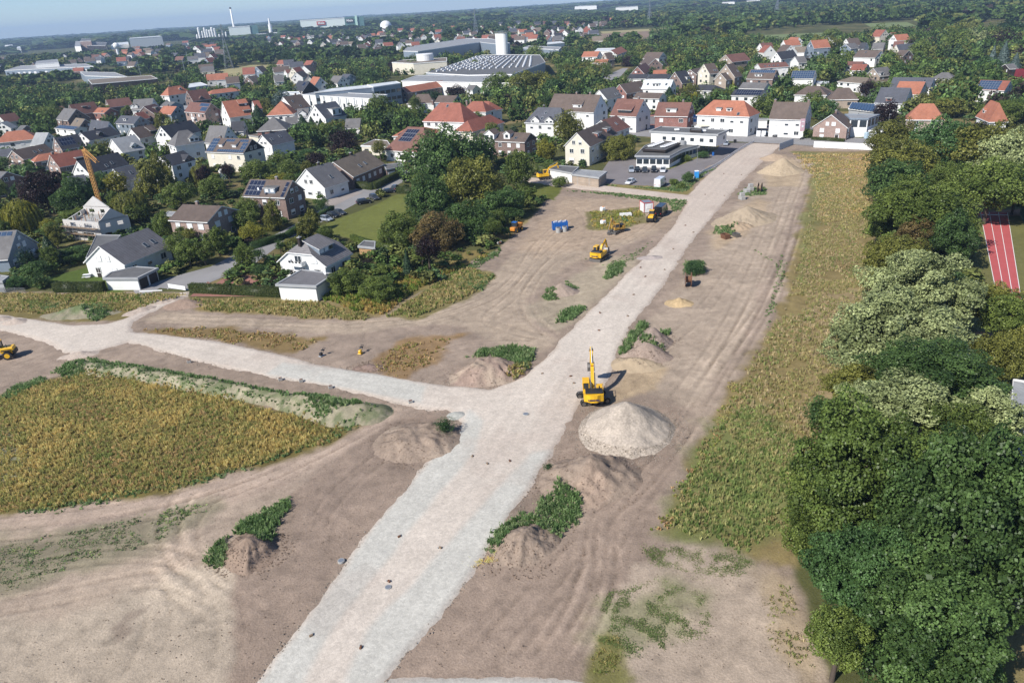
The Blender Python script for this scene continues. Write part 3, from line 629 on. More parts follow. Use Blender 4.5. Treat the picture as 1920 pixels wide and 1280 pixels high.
 if detail >= 0 and X.get('wins',True):
  fh = (ze) / nfl
  for (nx,ny,wd_) in ((0,-1,2 * gx),(1,0,2 * gy),(-1,0,2 * gy),(0,1,2 * gx)):
   if not faces_cam(nx,ny) and dep > 130: continue
   n = max(1,int(wd_ / (3.9 if detail else 5.0)))
   for f in range(nfl):
    row(nx,ny,wd_ * .92,f * fh + fh * .52,n,hgt=1.25 if detail else 1.5,wdt=1.25 if detail else 1.7)
   if nx and typ in 'gj' and gw:
    gh = zr - ze
    if gh > 2.6: row(nx,ny,min(2 * gy * .5,4.5),ze + gh * .28,2 if W > 8 else 1,.95,1.1)
    if gh > 4.6: row(nx,ny,.1,ze + gh * .62,1,.6,.7)
  if door and detail >= 2:
   nx = 1 if faces_cam(1,0) else -1
   dmb = MB(); dmb.box(-.55,.55,-.05,.05,0,2.1,WALL['darkwood']); dmb.box(-.65,.65,-.07,.04,2.1,2.2,M_FRAME)
   do = dmb.build('door',root,(nx * (gx + .05),gy * .45,0),math.pi / 2 * nx)
   hb = MB(); hb.cbox((.4,-.09,1.05),(.05,.08,.2),M_ZINC); hb.build('handle',do)
 def sp(u,v,lift=0.0):
  x0 = hl if typ in 'gj' else (hl - inset * (1 - v)); n = Vector((0,-sl,1)); n = Vector((0,-(zr - ze),hw)).normalized()
  return Vector((-x0 + 2 * x0 * u,-hw * v,zr - (zr - ze) * v)) + n * lift
 slp = math.atan2(zr - ze,hw)
 for u in chim:
  m = MB(); cx = -hl * .96 + 2 * hl * .96 * u; cyy = .35
  cm = WALL['darkwood'] if roof in ('dark','slate','tile','grey','pan','tan') else WALL['brick']
  m.cbox((cx,cyy,zr - .2),(.75,.6,1.8),cm); m.cbox((cx,cyy,zr + .75),(.9,.75,.1),M_CONC); m.cyl((cx,cyy,zr + .8),(cx,cyy,zr + 1.05),.13,.13,8,M_ZINC)
  m.build('chimney',ro,fix=False)
 for (u,v) in sky_:
  c = sp(u,v,.06); R = Matrix.Translation(c) @ Matrix.Rotation(slp,4,'X')
  m = MB(); m.cbox((0,0,0),(.8,1.15,.08),M_GLASS,R)
  for q in ((-.45,0,.1,1.35),(.45,0,.1,1.35),(0,.62,.8,.1),(0,-.62,.8,.1)): m.cbox((q[0],q[1],.02),(q[2],q[3],.14),M_ZINC,R)
  m.build('skylight',ro,fix=False)
 for q in pv:
  u0,u1,v0,v1 = q[:4]; blue = len(q) > 4 and q[4] == 'b'
  p0 = sp(u0,v0,.1); p1 = sp(u1,v0,.1); p3 = sp(u0,v1,.1); wdt = (p1 - p0).length; hgt = (p3 - p0).length
  nx_ = max(1,int(wdt / 1.05)); ny_ = max(1,int(hgt / 1.7)) if not blue else max(1,int(hgt / 1.3))
  ex = (p1 - p0) / nx_; ey = (p3 - p0) / ny_; m = MB(); g = .035
  nn = Vector((0,-(zr - ze),hw)).normalized() * .03
  m.add([p0 - nn,p1 - nn,p1 + (p3 - p0) - nn,p3 - nn],[(3,2,1,0)],M_PVF)
  for i in range(nx_):
   for j in range(ny_):
    o = p0 + ex * i + ey * j; a_ = ex * g; b_ = ey * g
    m.add([o + a_ + b_,o + ex - a_ + b_,o + ex + ey - a_ - b_,o + ey + a_ - b_],[(3,2,1,0)],M_PVB if blue else M_PV)
  m.build('solar_panel',ro,fix=False)
 for q in dorm:   # u, v, width, kind, rise
  u,v,dw = q[:3]; dk = q[3] if len(q) > 3 else 'f'; dm = q[4] if len(q) > 4 else 'white'
  c = sp(u,v); h = q[5] if len(q) > 5 else 1.5
  y1 = c.y + (h + .35) / sl if dk != 'g' else c.y + (h + .9) / sl
  m = MB(); a_ = dw / 2
  m.box(c.x - a_,c.x + a_,c.y,min(y1,-.05),c.z - .1,c.z + h,WALL[dm]) if False else None
  yb = c.y + h / sl
  m.add([(c.x - a_,c.y,c.z - .25),(c.x + a_,c.y,c.z - .25),(c.x + a_,c.y,c.z + h),(c.x - a_,c.y,c.z + h),
   (c.x - a_,yb,c.z + h),(c.x + a_,yb,c.z + h)],[(0,1,2,3),(0,3,4),(1,5,2),(3,2,5,4)],WALL[dm])
  dob = m.build('dormer',ro)
  rr = MB(); o_ = .25
  if dk == 'g':
   zz = c.z + h; zt_ = zz + a_ * .75; yb2 = c.y + (h + a_ * .75) / sl
   roof_poly(rr,[(c.x - a_ - o_,yb,zz - .1),(c.x - a_ - o_,c.y - o_,zz - .1),(c.x,c.y - o_,zt_),(c.x,min(yb2,0),zt_)],rm,trim,.12)
   roof_poly(rr,[(c.x + a_ + o_,c.y - o_,zz - .1),(c.x + a_ + o_,yb,zz - .1),(c.x,min(yb2,0),zt_),(c.x,c.y - o_,zt_)],rm,trim,.12)
   rr.add([(c.x - a_,c.y + .01,zz - .12),(c.x + a_,c.y + .01,zz - .12),(c.x,c.y + .01,zt_ - .15)],[(0,1,2)],WALL[dm])
  elif dk == 's':      # long roof continues at a flatter pitch
   yb2 = min(c.y + (h + .1) / (sl * .45),-.1); zb = zr - sl * abs(yb2) + .12
   roof_poly(rr,[(c.x - a_ - o_,c.y - o_,c.z + h),(c.x + a_ + o_,c.y - o_,c.z + h),(c.x + a_ + o_,yb2,zb),(c.x - a_ - o_,yb2,zb)],rm,trim,.12)
   rr.add([(c.x - a_,c.y,c.z + h - .05),(c.x - a_,yb2,zb - .1),(c.x - a_,yb,c.z + h - .1)],[(0,1,2)],WALL[dm])
   rr.add([(c.x + a_,c.y,c.z + h - .05),(c.x + a_,yb2,zb - .1),(c.x + a_,yb,c.z + h - .1)],[(0,1,2)],WALL[dm])
  else:
   roof_poly(rr,[(c.x - a_ - o_,c.y - o_,c.z + h + .02),(c.x + a_ + o_,c.y - o_,c.z + h + .02),(c.x + a_ + o_,yb + .3,c.z + h + .2),(c.x - a_ - o_,yb + .3,c.z + h + .2)],ROOF['felt'],trim,.14)
  rr.build('dormer_roof',dob,fix=False) if False else rr.build('dormer_roof',ro,fix=False)
  nwin = max(1,int(dw / 1.5))
  for i in range(nwin):
   window(ro,c.x + (i + .5) / nwin * dw - a_,c.y - .04,c.z + h * .52,0,min(1.1,dw / nwin * .7),h * .6,rnd.choice('gsh'),1,'dormer_window')
 if balc is not None and detail:
  m = MB(); bx,bw,bz,bface = balc
  m.box(bx - bw / 2,bx + bw / 2,-gy - 1.3,-gy - .02,bz - .15,bz,M_CONC)
  for q in ((bx - bw / 2,bx + bw / 2,-gy - 1.36,-gy - 1.3),(bx - bw / 2 - .06,bx - bw / 2,-gy - 1.36,-gy - .02),(bx + bw / 2,bx + bw / 2 + .06,-gy - 1.36,-gy - .02)): m.box(q[0],q[1],q[2],q[3],bz - .2,bz + .95,M_WHITE)
  m.build('balcony',root,fix=False)
 return root
def flat_building(pts,h,wall,label,name='building',cat='building',roof='felt',para=.35,cid='P',group=None,world=None,z0=0.,wins=None,fascia=None,kind=None,over=0.0):
 """flat-roofed block from the pixel corners of its roof at height h"""
 w = np.array([G(*C(cid,p),h) for p in pts]) if world is None else np.array(world)
 c = w.mean(0); ar = 0
 for i in range(len(w)): ar += w[i - 1][0] * w[i][1] - w[i][0] * w[i - 1][1]
 if ar < 0: w = w[::-1]
 l = w - c; root = empty(name,(c[0],c[1],0),0,label,cat,group)
 ext = (l.max(0) - l.min(0)) / 2; FOOT.append((c[0],c[1],ext[0],ext[1],0))
 mb = MB(); n = len(l); mb.prism([tuple(p) for p in l * (1 - over)],z0,h - .3,WALL[wall]); mb.build('wall',root)
 r = MB(); s = 1 + (.3 / max(np.abs(l).max(),1))
 lo = [tuple(p * s) for p in l]; li = [tuple(p * (s - .5 / max(np.abs(l).max(),1))) for p in l]
 fm = WALL[fascia] if fascia else M_FRAME
 V = [(x,y,h - .35) for x,y in lo] + [(x,y,h + para * .5) for x,y in lo] + [(x,y,h + para * .5) for x,y in li] + [(x,y,h) for x,y in li]
 for k in range(3):
  r.add(V[k * n:(k + 2) * n],[(i,(i + 1) % n,n + (i + 1) % n,n + i) for i in range(n)],fm)
 r.add([(x,y,h - .349) for x,y in lo],[tuple(range(n - 1,-1,-1))],fm)
 r.add([(x,y,h) for x,y in li],[tuple(range(n))],ROOF[roof],None,[[(x,y) for x,y in li]])
 ro = r.build('roof',root,fix=False)
 if wins:
  rows,wdt,hgt,sp_,kd = wins
  for i in range(n):
   p = l[i] * (1 - over); q = l[(i + 1) % n] * (1 - over); e = q - p; L = math.hypot(*e)
   if L < 2.5: continue
   t = e / L; nr = np.array([t[1],-t[0]])
   if nr @ (-(c + (p + q) / 2)) <= 0: continue
   k = max(1,int(L / sp_))
   for zc in rows:
    for j in range(k):
     x = p + t * (j + .5) / k * L + nr * .05; window(root,x[0],x[1],zc,math.atan2(t[1],t[0]),wdt,hgt,random.choice(kd),1)
 return root,ro
# ================================================================== the town: every house from its ridge ends and one eave corner
D = dict
HS = [
('a',(885,535),(1330,368),(1110,712),8.2,3.3,'pan','white','g','white gabled house with dark barrel tiled roof beside the double garage',D(sky_=[(.63,.6),(.8,.58)],name='detached_house',ov=.5,W=11.8)),
('a',(-150,408),(150,388),(20,660),7.8,3.0,'grey','bluegrey','g','blue rendered house cut by the left edge beside the conifer hedge',D(pv=[(.1,.9,.05,.2,'b')])),
('b',(205,397),(555,412),(115,545),8.2,5.6,'brown','pinkbrick','g','pale pink brick house with plain brown roof behind street trees',D(chim=[.35],name='brick_house',wk='s')),
('b',(810,172),(1195,182),(722,328),10.2,6.1,'brown','brick','g','two storey brick house with black solar panels and grey box dormer',D(chim=[.62],pv=[(.05,.40,.07,.93),(.89,.96,.12,.97)],dorm=[(.62,.78,3.6,'f','bluegrey',1.5)],name='brick_house',balc=(-3.6,3.6,3.2,0),wk='gsh')),
('6',(925,752),(1150,690),(1062,940),8.6,3.6,'tile','white','g','steep white gabled house with grey barrel tiles and dark chimney on the lane',D(chim=[.55],sky_=[(.55,.6)],name='gabled_house')),
('6',(1172,690),(1468,580),(1360,825),8.4,3.8,'tan','brick','g','brown brick house under a long beige roof behind the clipped hedge',D(chim=[.55],sky_=[(.42,.62),(.6,.6)],name='brick_house')),
('6',(530,447),(740,402),(640,542),10.2,5.8,'slate','white','g','white two storey house with dark slate roof and terrace awning',D(chim=[.4],sky_=[(.2,.5),(.6,.4)],name='white_house')),
('6',(100,472),(445,482),(20,600),12.2,6.8,'brown','cream','g','big cream house with solar panels and black timber gable',D(pv=[(.02,.2,.05,.95,'b'),(.38,.95,.08,.25,'b'),(.3,.98,.78,.95,'b'),(.85,.98,.3,.75,'b')],dorm=[(.33,.62,1.7,'s','white',.9),(.68,.62,1.9,'s','white',.9)],gablewall='darkwood',chim=[.15],name='apartment_house',W=11)),
('6',(60,362),(228,365),(20,520),11.5,5.0,'grey','white','g','grey roofed house with pale gable beside the solar roofed cream house',D(chim=[.6])),
('6',(172,146),(388,120),(272,296),13,6.2,'orange','white','g','white gabled house with orange roof and double black dormer',D(dorm=[(.78,.42,4.4,'s','darkwood',1.3),(.8,.85,3.2,'f','darkwood',1.3)],name='gabled_house')),
('6',(445,142),(505,135),(525,215),10,6,'red','white','g','small red roofed annex right of the orange gabled house',D(W=9)),
('6',(255,328),(372,320),(335,418),7.5,4.2,'dark','white','g','low white bungalow with black roof below the orange gabled house',D(W=9)),
('6',(705,140),(706,141),(655,270),12.5,6.5,'orange','white','p','white house under an orange pyramid roof',D(name='villa')),
('6',(722,105),(880,80),(832,220),13.2,7.6,'brown','white','g','tall house with dark brown roof behind the orange pyramid roof',D(chim=[.75],sky_=[(.3,.4),(.5,.8)])),
('6',(850,212),(955,205),(885,292),9.5,5.0,'grey','white','g','white house with steep grey cross gables left of the black roofed new house',D(W=10,dorm=[(.5,.9,4,'g','white',1.5)])),
('6',(1000,176),(1195,142),(1115,305),12,6.6,'slate','white','g','modern white house with black roof and white flat dormer block',D(dorm=[(.6,.88,5.2,'f','white',3.0)],chim=[.5],name='modern_house')),
('6',(633,283),(634,284),(600,408),9.5,4.8,'grey','redbrick','p','brick house under a dark grey pyramid roof',D(name='villa')),
('6',(740,290),(850,280),(780,350),7.5,4.2,'grey','brick','g','low grey roofed wing hidden between dark firs',D(W=8)),
('6',(1335,300),(1375,298),(1340,390),7,3.5,'grey','white','g','narrow white gable peeping out left of the big round trees',D(W=8,L=7)),
('6',(92,42),(262,22),(120,68),9,6.5,'orange','white','h','low white house with orange hipped roof far behind the orange gable',D(W=11)),
('5',(105,587),(400,525),(208,670),9.0,4.6,'brown','pinkbrick','g','wide brick house with grey brown roof left of the red tiled house',D(sky_=[(.5,.55),(.68,.52)],name='brick_house')),
('5',(445,628),(735,576),(600,728),9.2,4.4,'red','pinkbrick','g','red tiled pink brick house with black flat dormer left of the crane',D(dorm=[(.72,.8,2.6,'f','darkwood',1.2)],chim=[.1],name='brick_house')),
('5',(350,622),(500,600),(360,675),7.5,4.2,'orange','pinkbrick','h','small orange hipped wing stuck to the red tiled house',D(W=7)),
('5',(690,680),(1060,600),(800,802),9.6,4.6,'dark','white','g','black roofed white house with tall grey chimney block behind the crane',D(sky_=[(.5,.72),(.66,.62)],chim=[.9],name='gabled_house')),
('5',(1015,752),(1235,705),(1110,868),7.6,3.6,'slate','white','g','dark slate roofed wing right of the crane mast',D(sky_=[(.5,.5)])),
('5',(600,822),(760,800),(740,960),6.8,3.4,'slate','white','g','low dark bungalow directly behind the crane mast',D()),
('5',(1000,482),(1215,446),(1110,610),9.5,4.2,'light','white','g','house with pale weathered slate roof and small triangle gable',D(dorm=[(.62,.8,3,'g','white',.8)])),
('5',(1432,642),(1650,586),(1530,735),11,7.2,'dark','white','g','tall white gabled house with brown brick bay and black roof',D(dorm=[(.75,.92,4,'g','brick',.6)],name='gabled_house')),
('5',(1605,412),(1690,400),(1560,552),14,8.2,'grey','white','h','large old white villa with grey hipped roof and triangular gables',D(dorm=[(.7,.88,3.4,'g','white',1.5)],name='villa')),
('5',(1440,370),(1720,312),(1525,480),12,6,'dark','white','g','long black roofed house above the old white villa',D(chim=[.5],name='gabled_house')),
('5',(1170,387),(1370,350),(1290,475),11,5.6,'brown','white','g','brown roofed white house with black box dormer',D(dorm=[(.72,.78,2.6,'s','darkwood',1.2)])),
('5',(1088,272),(1262,278),(1045,345),12,5.6,'slate','bluegrey','g','blue slate roofed house with round white dormer window',D(dorm=[(.42,.62,2.2,'f','white',1.)])),
('5',(820,310),(982,327),(760,402),11,5.5,'slate','white','g','blue slate house left of the one with the round dormer',D(sky_=[(.5,.3)])),
('5',(720,427),(1000,372),(790,505),11,5.6,'dark','white','g','long black roof with white gable above the pale slate roof',D(dorm=[(.45,.7,2.4,'g','darkwood',1.)],chim=[.5])),
('5',(482,470),(700,436),(570,582),9.6,4.2,'dark','pinkbrick','g','steep pink gabled house with black solar panels on a dark roof',D(pv=[(.1,.7,.15,.7)])),
('5',(322,425),(438,425),(292,540),10.5,5,'light','white','g','narrow house with pale grey roof left of the pink gable',D()),
('5',(60,418),(215,402),(120,505),9.5,6,'orange','white','h','broad orange hipped roof at the left edge',D(maxw=13)),
('5',(0,335),(62,320),(30,408),9,5,'light','white','g','pale blue grey roofed house cut by the left edge',D()),
('5',(188,360),(240,360),(175,405),8.5,5,'grey','brick','g','small grey gabled house behind the orange hipped roof',D(W=8)),
('5',(-20,268),(130,246),(60,335),11,6,'redbrown','white','g','wine red roof at the left edge beside the round trees',D()),
('5',(440,202),(562,186),(480,240),10.5,6.2,'redbrown','brick','g','red brown roof half hidden behind the round tree',D(W=10)),
('5',(575,206),(686,214),(480,262),11,5.6,'grey','brick','g','brick house with grey green roof and white gable boards',D()),
('5',(618,176),(845,146),(770,256),12,5.8,'redbrown','brick','g','long house with a wine red roof and small dormers',D(sky_=[(.7,.4)],dorm=[(.5,.5,2.2,'f','darkwood',1.1)])),
('5',(880,202),(992,203),(835,250),10.5,5.6,'orange','redbrick','g','small brick house with bright orange roof',D(chim=[.1],sky_=[(.7,.7)])),
('5',(682,292),(765,304),(620,355),9.5,5.4,'tan','brick','g','tan roofed house with skylight behind the flat solar roof',D(sky_=[(.4,.3)],W=9)),
('5',(540,356),(722,372),(530,402),6.4,5.2,'grey','white','g','low shed roof carrying three blue solar panels',D(pv=[(.05,.95,.15,.9,'b')],W=7)),
('5',(950,132),(1160,108),(1005,200),12,6.5,'redbrown','brick','g','red brown roofed house left of the grey double gabled one',D(chim=[.5])),
('5',(1200,128),(1380,116),(1090,232),13,6.0,'grey','white','g','grey house with two white pointed gables',D(dorm=[(.05,.85,2.4,'g','white',1.4),(.2,.85,2.4,'g','white',1.4)],W=13)),
('5',(1290,192),(1392,166),(1340,280),11,5.6,'redbrown','brick','g','red brown roof with wide dormer right of the grey double gabled house',D(dorm=[(.6,.6,3,'f','brick',1.3)],W=11)),
('5',(1208,252),(1290,236),(1320,300),8,4.4,'red','brick','g','small red annex behind the blue slate roofs',D(W=8)),
('5',(1470,186),(1592,190),(1425,262),12,6.2,'orange','bluegrey','g','orange roofed house with pale blue gable and glass veranda',D(chim=[.3])),
('5',(1488,146),(1580,150),(1460,186),11,6.5,'grey','bluegrey','g','grey roof with pale gable behind the orange roofed house',D(W=10)),
('5',(1715,150),(1900,162),(1660,240),14,8.4,'redbrown','pinkbrick','g','brown apartment house with stacked white balconies and blue solar panels',D(pv=[(.55,.98,.05,.35,'b'),(.7,.98,.4,.8,'b')],balc=(-1,3.2,5.4,0),name='apartment_house')),
('5',(1512,16),(1620,2),(1480,100),14.5,8,'orange','white','h','grand villa with bright orange hipped roof and round turret',D(dorm=[(.7,.5,1.6,'g','white',1)],chim=[.3],name='villa')),
('5',(1680,52),(1850,30),(1745,145),12.5,5.8,'redbrown','brick','g','dark brown roofed house with pointed brick gable beside the orange villa',D(dorm=[(.5,.9,2.6,'g','brick',.9)])),
('5',(-30,772),(62,776),(130,920),9,4.4,'grey','brick','g','grey roofed house at the left edge above the weeping willow',D(W=13)),
('5',(-10,575),(105,566),(20,650),8,4.6,'slate','white','g','dark low roof left of the wide brick house',D(W=9)),
('7',(312,300),(495,302),(195,470),15,7.2,'red','white','h','big old villa with tall red hipped roof and brick chimney',D(chim=[.05,.9],sky_=[(.45,.18)],name='villa',W=13)),
('7',(560,462),(760,406),(590,570),9.2,4.6,'red','cream','h','long low wing with dark red hipped roof in front of the big villa',D(name='villa_wing',wk='s')),
('7',(605,288),(695,288),(642,385),11,6.6,'red','white','h','smaller white house with red hipped roof behind the villa',D(chim=[.2])),
('7',(715,286),(760,290),(790,385),10,6,'red','white','h','red roofed block right of the smaller hipped roof house',D(W=9)),
('7',(110,225),(210,222),(60,310),9.5,5,'brown','white','h','brown hipped roof left of the dark pine',D(W=11)),
('7',(300,236),(470,236),(330,300),9.5,5.5,'brown','bluegrey','g','long brown roof behind the villa with shaded blue gable',D()),
('7',(572,142),(640,142),(566,190),9,5.6,'grey','white','g','small white house with grey roof behind the umbrella pines',D(W=9)),
('7',(680,556),(1130,572),(640,640),10.4,5.4,'brown','brick','g','wide brown apartment house with cross gables and white bays',D(dorm=[(.30,.95,4.2,'g','white',2.2),(.62,.72,2.6,'g','white',1.8)],sky_=[(.78,.6)],name='apartment_house',balc=(-4.5,3,2.9,0),gablewall='darkwood')),
('7',(1195,342),(1400,346),(1050,480),12.4,6.6,'slate','white','h','modern white apartment house with slate roof and two hexagonal bays',D(dorm=[(.27,.97,3.8,'g','white',.9),(.62,.97,3.8,'g','white',.9)],chim=[.35],sky_=[(.45,.35),(.4,.7)],name='apartment_house')),
('7',(1340,220),(1762,230),(1300,375),14,7.5,'brown','white','g','large white building under a huge plain brown roof',D(dorm=[(.62,.75,4.2,'s','white',1.1)],chim=[.78,.48],name='large_house',W=12)),
('7',(1540,570),(1800,462),(1650,706),11.2,6.2,'brown','cream','g','cream house with arched gable window and two brown box dormers',D(dorm=[(.45,.7,3.6,'f','redbrick',1.4),(.8,.68,3.6,'f','redbrick',1.4)],name='apartment_house')),
('7',(1762,460),(1900,416),(1915,560),11,5.4,'redbrown','white','g','purple brown roof with one skylight behind the cream house',D(sky_=[(.5,.5)],W=12)),
('7',(1742,186),(1882,156),(1842,270),10.5,5.8,'grey','white','g','white gabled house with grey roof behind the huge brown roof',D(sky_=[(.7,.7),(.85,.68)])),
('8',(85,312),(325,320),(30,465),12.2,6.3,'redbrown','white','g','white street house with brown red roof and triple window dormer',D(dorm=[(.52,.82,6.2,'s','darkwood',1.2)],chim=[.8],name='street_house',floors=2)),
('8',(452,344),(755,346),(405,470),12.2,6.6,'redbrown','redbrick','g','red brick street house with white box dormer and flag banners in front',D(dorm=[(.48,.72,4.0,'f','white',1.3)],chim=[.75],name='street_house',gablewall='redbrick')),
('8',(952,324),(1225,331),(820,460),13,7.2,'orange','white','h','long white shop house with orange hipped roof and awning',D(dorm=[(.38,.7,1.9,'f','white',1.0),(.6,.7,1.9,'f','white',1.0)],sky_=[(.8,.85)],name='shop_house',floors=2,W=11)),
('8',(1492,340),(1820,346),(1442,496),12,6.4,'brown','white','g','white street house with brown roof, satellite dish and shop windows',D(chim=[.02,.97],name='shop_house',floors=2)),
('8',(332,142),(590,142),(300,226),10.8,6.6,'white','white','g','house with glaring white metal roof and flat dormer',D(dorm=[(.48,.75,3.6,'f','white',1.4)],sky_=[(.18,.5),(.82,.5)])),
('8',(262,256),(500,262),(245,308),7.6,5.2,'brown','white','g','lower front roof below the white metal roof',D(W=8)),
('8',(102,184),(292,150),(190,268),10.5,5.6,'brown','redbrick','g','brick gabled house with brown roof left of the white metal roof',D(chim=[.6],sky_=[(.75,.7)])),
('8',(195,93),(370,91),(185,136),9.5,5.2,'dark','white','g','left of two joined black roofs behind the metal roof',D(W=10)),
('8',(385,91),(562,90),(380,136),9.5,5.2,'dark','white','g','right of two joined black roofs behind the metal roof',D(W=10)),
('8',(600,72),(702,56),(680,180),11,5.4,'dark','brick','g','black roofed house with white boxed balcony dormer',D(dorm=[(.7,.75,2.6,'f','white',1.4)],W=11)),
('8',(738,52),(835,32),(820,96),11,7.2,'brown','brick','g','tall narrow brick house with brown roof and white shutters',D(W=9,wk='s')),
('8',(862,2),(955,-8),(955,88),13.5,8.2,'brown','cream','g','tall cream gabled house with three skylights',D(sky_=[(.6,.7),(.8,.7)],W=11)),
('8',(1012,85),(1062,76),(1100,142),9.6,6.4,'brown','beige','g','small beige brick gable in front of the tall brick pair',D(W=8,wk='s')),
('8',(1060,5),(1130,-8),(1210,110),13.5,7.2,'brown','beige','g','tall beige brick gabled house behind the small beige gable',D(W=12,wk='s',sky_=[(.8,.6)])),
('8',(1282,50),(1525,52),(1245,136),11,6.2,'brown','brick','g','brick house with blue solar strip and white double dormer',D(pv=[(.05,.95,.05,.35,'b')],dorm=[(.42,.72,4,'f','white',1.1)])),
('8',(1215,165),(1445,170),(1205,222),8,5.2,'grey','white','g','low grey roof in front of the blue solar strip',D(W=9)),
('8',(1140,230),(1412,234),(1118,276),7.8,5.8,'dark','white','g','low house with black solar roof and beige end wall',D(pv=[(.1,.95,.1,.85)],W=9)),
('8',(1662,62),(1872,60),(1630,136),9.6,5.6,'grey','white','g','white house fully roofed in blue solar panels',D(pv=[(.02,.98,.05,.95,'b')])),
('8',(1795,198),(1900,198),(1780,280),8.6,5,'brown','white','h','brown hipped roof peeping over the street trees',D(W=11)),
('8',(1345,-2),(1600,-18),(1395,40),14,8,'redbrown','white','g','long red roofed house with a row of skylights behind white gable',D(sky_=[(.2,.6),(.35,.6),(.5,.6),(.65,.6)],W=12)),
('8',(820,185),(960,190),(830,240),7.2,4.6,'dark','white','h','low black hipped roof between the round garden trees',D(W=9)),
('3',(1600,412),(1742,396),(1725,460),12.5,7,'redbrown','beige','g','red brown roofed beige house beside the yellow tree',D(W=13)),
('3',(1012,392),(1135,392),(1000,440),11,6,'brown','white','g','brown roof behind the dark purple tree',D(W=11)),
('3',(1015,420),(1075,440),(945,480),10.5,5.8,'brown','brick','g','brown jagged roof left of the dark purple tree',D(W=11)),
('3',(540,388),(660,385),(520,430),9.5,5.4,'orange','white','g','bright orange roofed house left of the street bend',D(W=12)),
('3',(740,378),(820,350),(790,418),9.5,5.4,'orange','white','g','orange roof with flat white front at the street bend',D(W=11)),
('3',(690,398),(745,392),(745,450),9.5,5.4,'brown','beige','g','dark gabled house between two orange roofs',D(W=9)),
('3',(625,448),(725,445),(630,470),7,4.6,'orange','pinkbrick','g','low orange lean roof below the dark gable',D(W=8)),
('3',(940,500),(1000,470),(1030,540),10,5.4,'redbrown','redbrick','g','white trimmed gable with red brick wing by the street',D(W=9)),
('3',(1060,528),(1168,524),(1055,550),6.6,4.8,'orange','redbrick','g','low orange roof on a brick extension',D(W=7)),
('4',(62,392),(190,376),(110,448),10.5,5.6,'dark','white','g','white gabled house with black roof beyond the row of skylights',D()),
('4',(200,426),(272,420),(262,472),10.5,6,'grey','white','g','bright white gable left of the big pale green tree',D(W=10)),
('4',(205,352),(290,350),(230,395),9.5,5.6,'tan','white','g','pale roofed house peeping over the black roof',D(W=10)),
('4',(580,330),(650,322),(600,370),10,5.8,'grey','bluegrey','g','grey roof with blue white gable right of the pale green tree',D(W=11)),
('4',(700,320),(745,320),(690,370),9.5,5,'dark','white','g','narrow dark pointed roof before the field',D(W=8)),
('4',(790,322),(880,320),(770,372),10,5,'grey','beige','g','grey pointed roofs beside the narrow dark one',D(W=10)),
('4',(682,376),(850,380),(640,430),9.6,5.6,'brown','white','g','long white house with brown roof in the trees',D(sky_=[(.4,.3)],W=10)),
('4',(945,312),(1022,310),(920,360),10,5.4,'redbrown','brick','g','red brown roof half lost among the park trees',D(W=9)),
('4',(985,332),(1092,330),(960,372),10,5.4,'slate','brick','g','slate roof with blue solar squares in the park trees',D(pv=[(.4,.8,.1,.8,'b')],W=10)),
('4',(990,376),(1060,378),(985,425),8.6,4.6,'brown','brick','g','brown roof below the slate one with blue solar squares',D(W=10)),
('4',(640,482),(750,482),(600,530),8,4.6,'red','white','g','red roofed white bungalow with wide gable',D(W=12)),
('4',(595,462),(720,462),(590,495),7.5,4.6,'redbrown','white','g','wine red roof behind the white bungalow',D(W=9)),
('4',(790,512),(895,500),(850,575),9.5,4.4,'grey','beige','g','grey tiled house with white balcony gable right of the red bungalow',D(W=10,dorm=[(.2,.9,2.4,'g','white',1.2)])),
('4',(525,660),(610,658),(435,750),9.4,3.8,'brown','beige','h','bungalow with big brown hipped roof and eyebrow dormer',D(name='bungalow',maxw=14)),
('9',(632,498),(905,504),(578,640),11.5,4.6,'slate','white','g','steep dark slate roof with small red dormer and white end',D(dorm=[(.45,.85,2.2,'f','redbrick',1.2)],name='gabled_house',W=12)),
('9',(745,408),(1115,412),(710,500),12,5.2,'slate','white','g','long slate roof behind the salmon tiled wing',D(sky_=[(.8,.3)])),
('9',(800,444),(1035,448),(770,560),10.8,4.6,'orange','white','g','salmon tiled roof standing between two slate roofs',D(W=13)),
('9',(985,645),(1110,645),(880,790),10.4,4.4,'orange','beige','h','salmon hipped roof just above the green treetops',D(name='villa',maxw=13)),
('9',(1620,612),(1700,640),(1480,745),10.4,4.6,'orange','white','h','salmon hipped roof with white dormer window right among the treetops',D(name='villa',maxw=12,dorm=[(.3,.7,1.8,'g','white',1.)])),
('9',(1530,432),(1800,440),(1500,520),10.5,5.0,'red','white','g','red roofed white house covered with blue solar squares',D(pv=[(.02,.75,.05,.95,'b')],maxw=13)),
('9',(1850,332),(1990,332),(1790,430),11,4,'darkred','darkwood','g','steep wine red roof at the right edge',D(W=10)),
('9',(1180,365),(1240,365),(1115,430),8,4.2,'grey','beige','h','dull grey hipped roof between round bushes',D(W=10)),
('9',(1750,290),(1830,285),(1680,335),8,4.2,'grey','darkwood','g','dark timber house with grey roof under blue firs',D(W=9)),
('9',(370,402),(520,412),(330,440),5.6,4.4,'tan','white','h','low pale flat hipped roof behind the flat solar carport',D(W=11)),
('9',(0,492),(110,488),(0,560),8.2,4.6,'brown','white','h','brown hipped roof with a blue skylight left of the eyebrow dormer',D(W=12)),
('1',(1640,8),(1641,8),(1650,9),9,6,'red','white','g',None,None),
('2',(130,566),(200,560),(112,620),11,5.8,'grey','white','g','grey gabled house with white face left of the blue conifer',D(W=11)),
('2',(215,525),(268,520),(200,555),10,5.8,'redbrown','white','g','brown red roof behind the grey gabled house',D(W=10)),
('2',(318,606),(402,612),(272,680),11,5.6,'dark','darkwood','g','black timber house with two solar panels and white windows',D(pv=[(.6,.8,.1,.5)],W=12)),
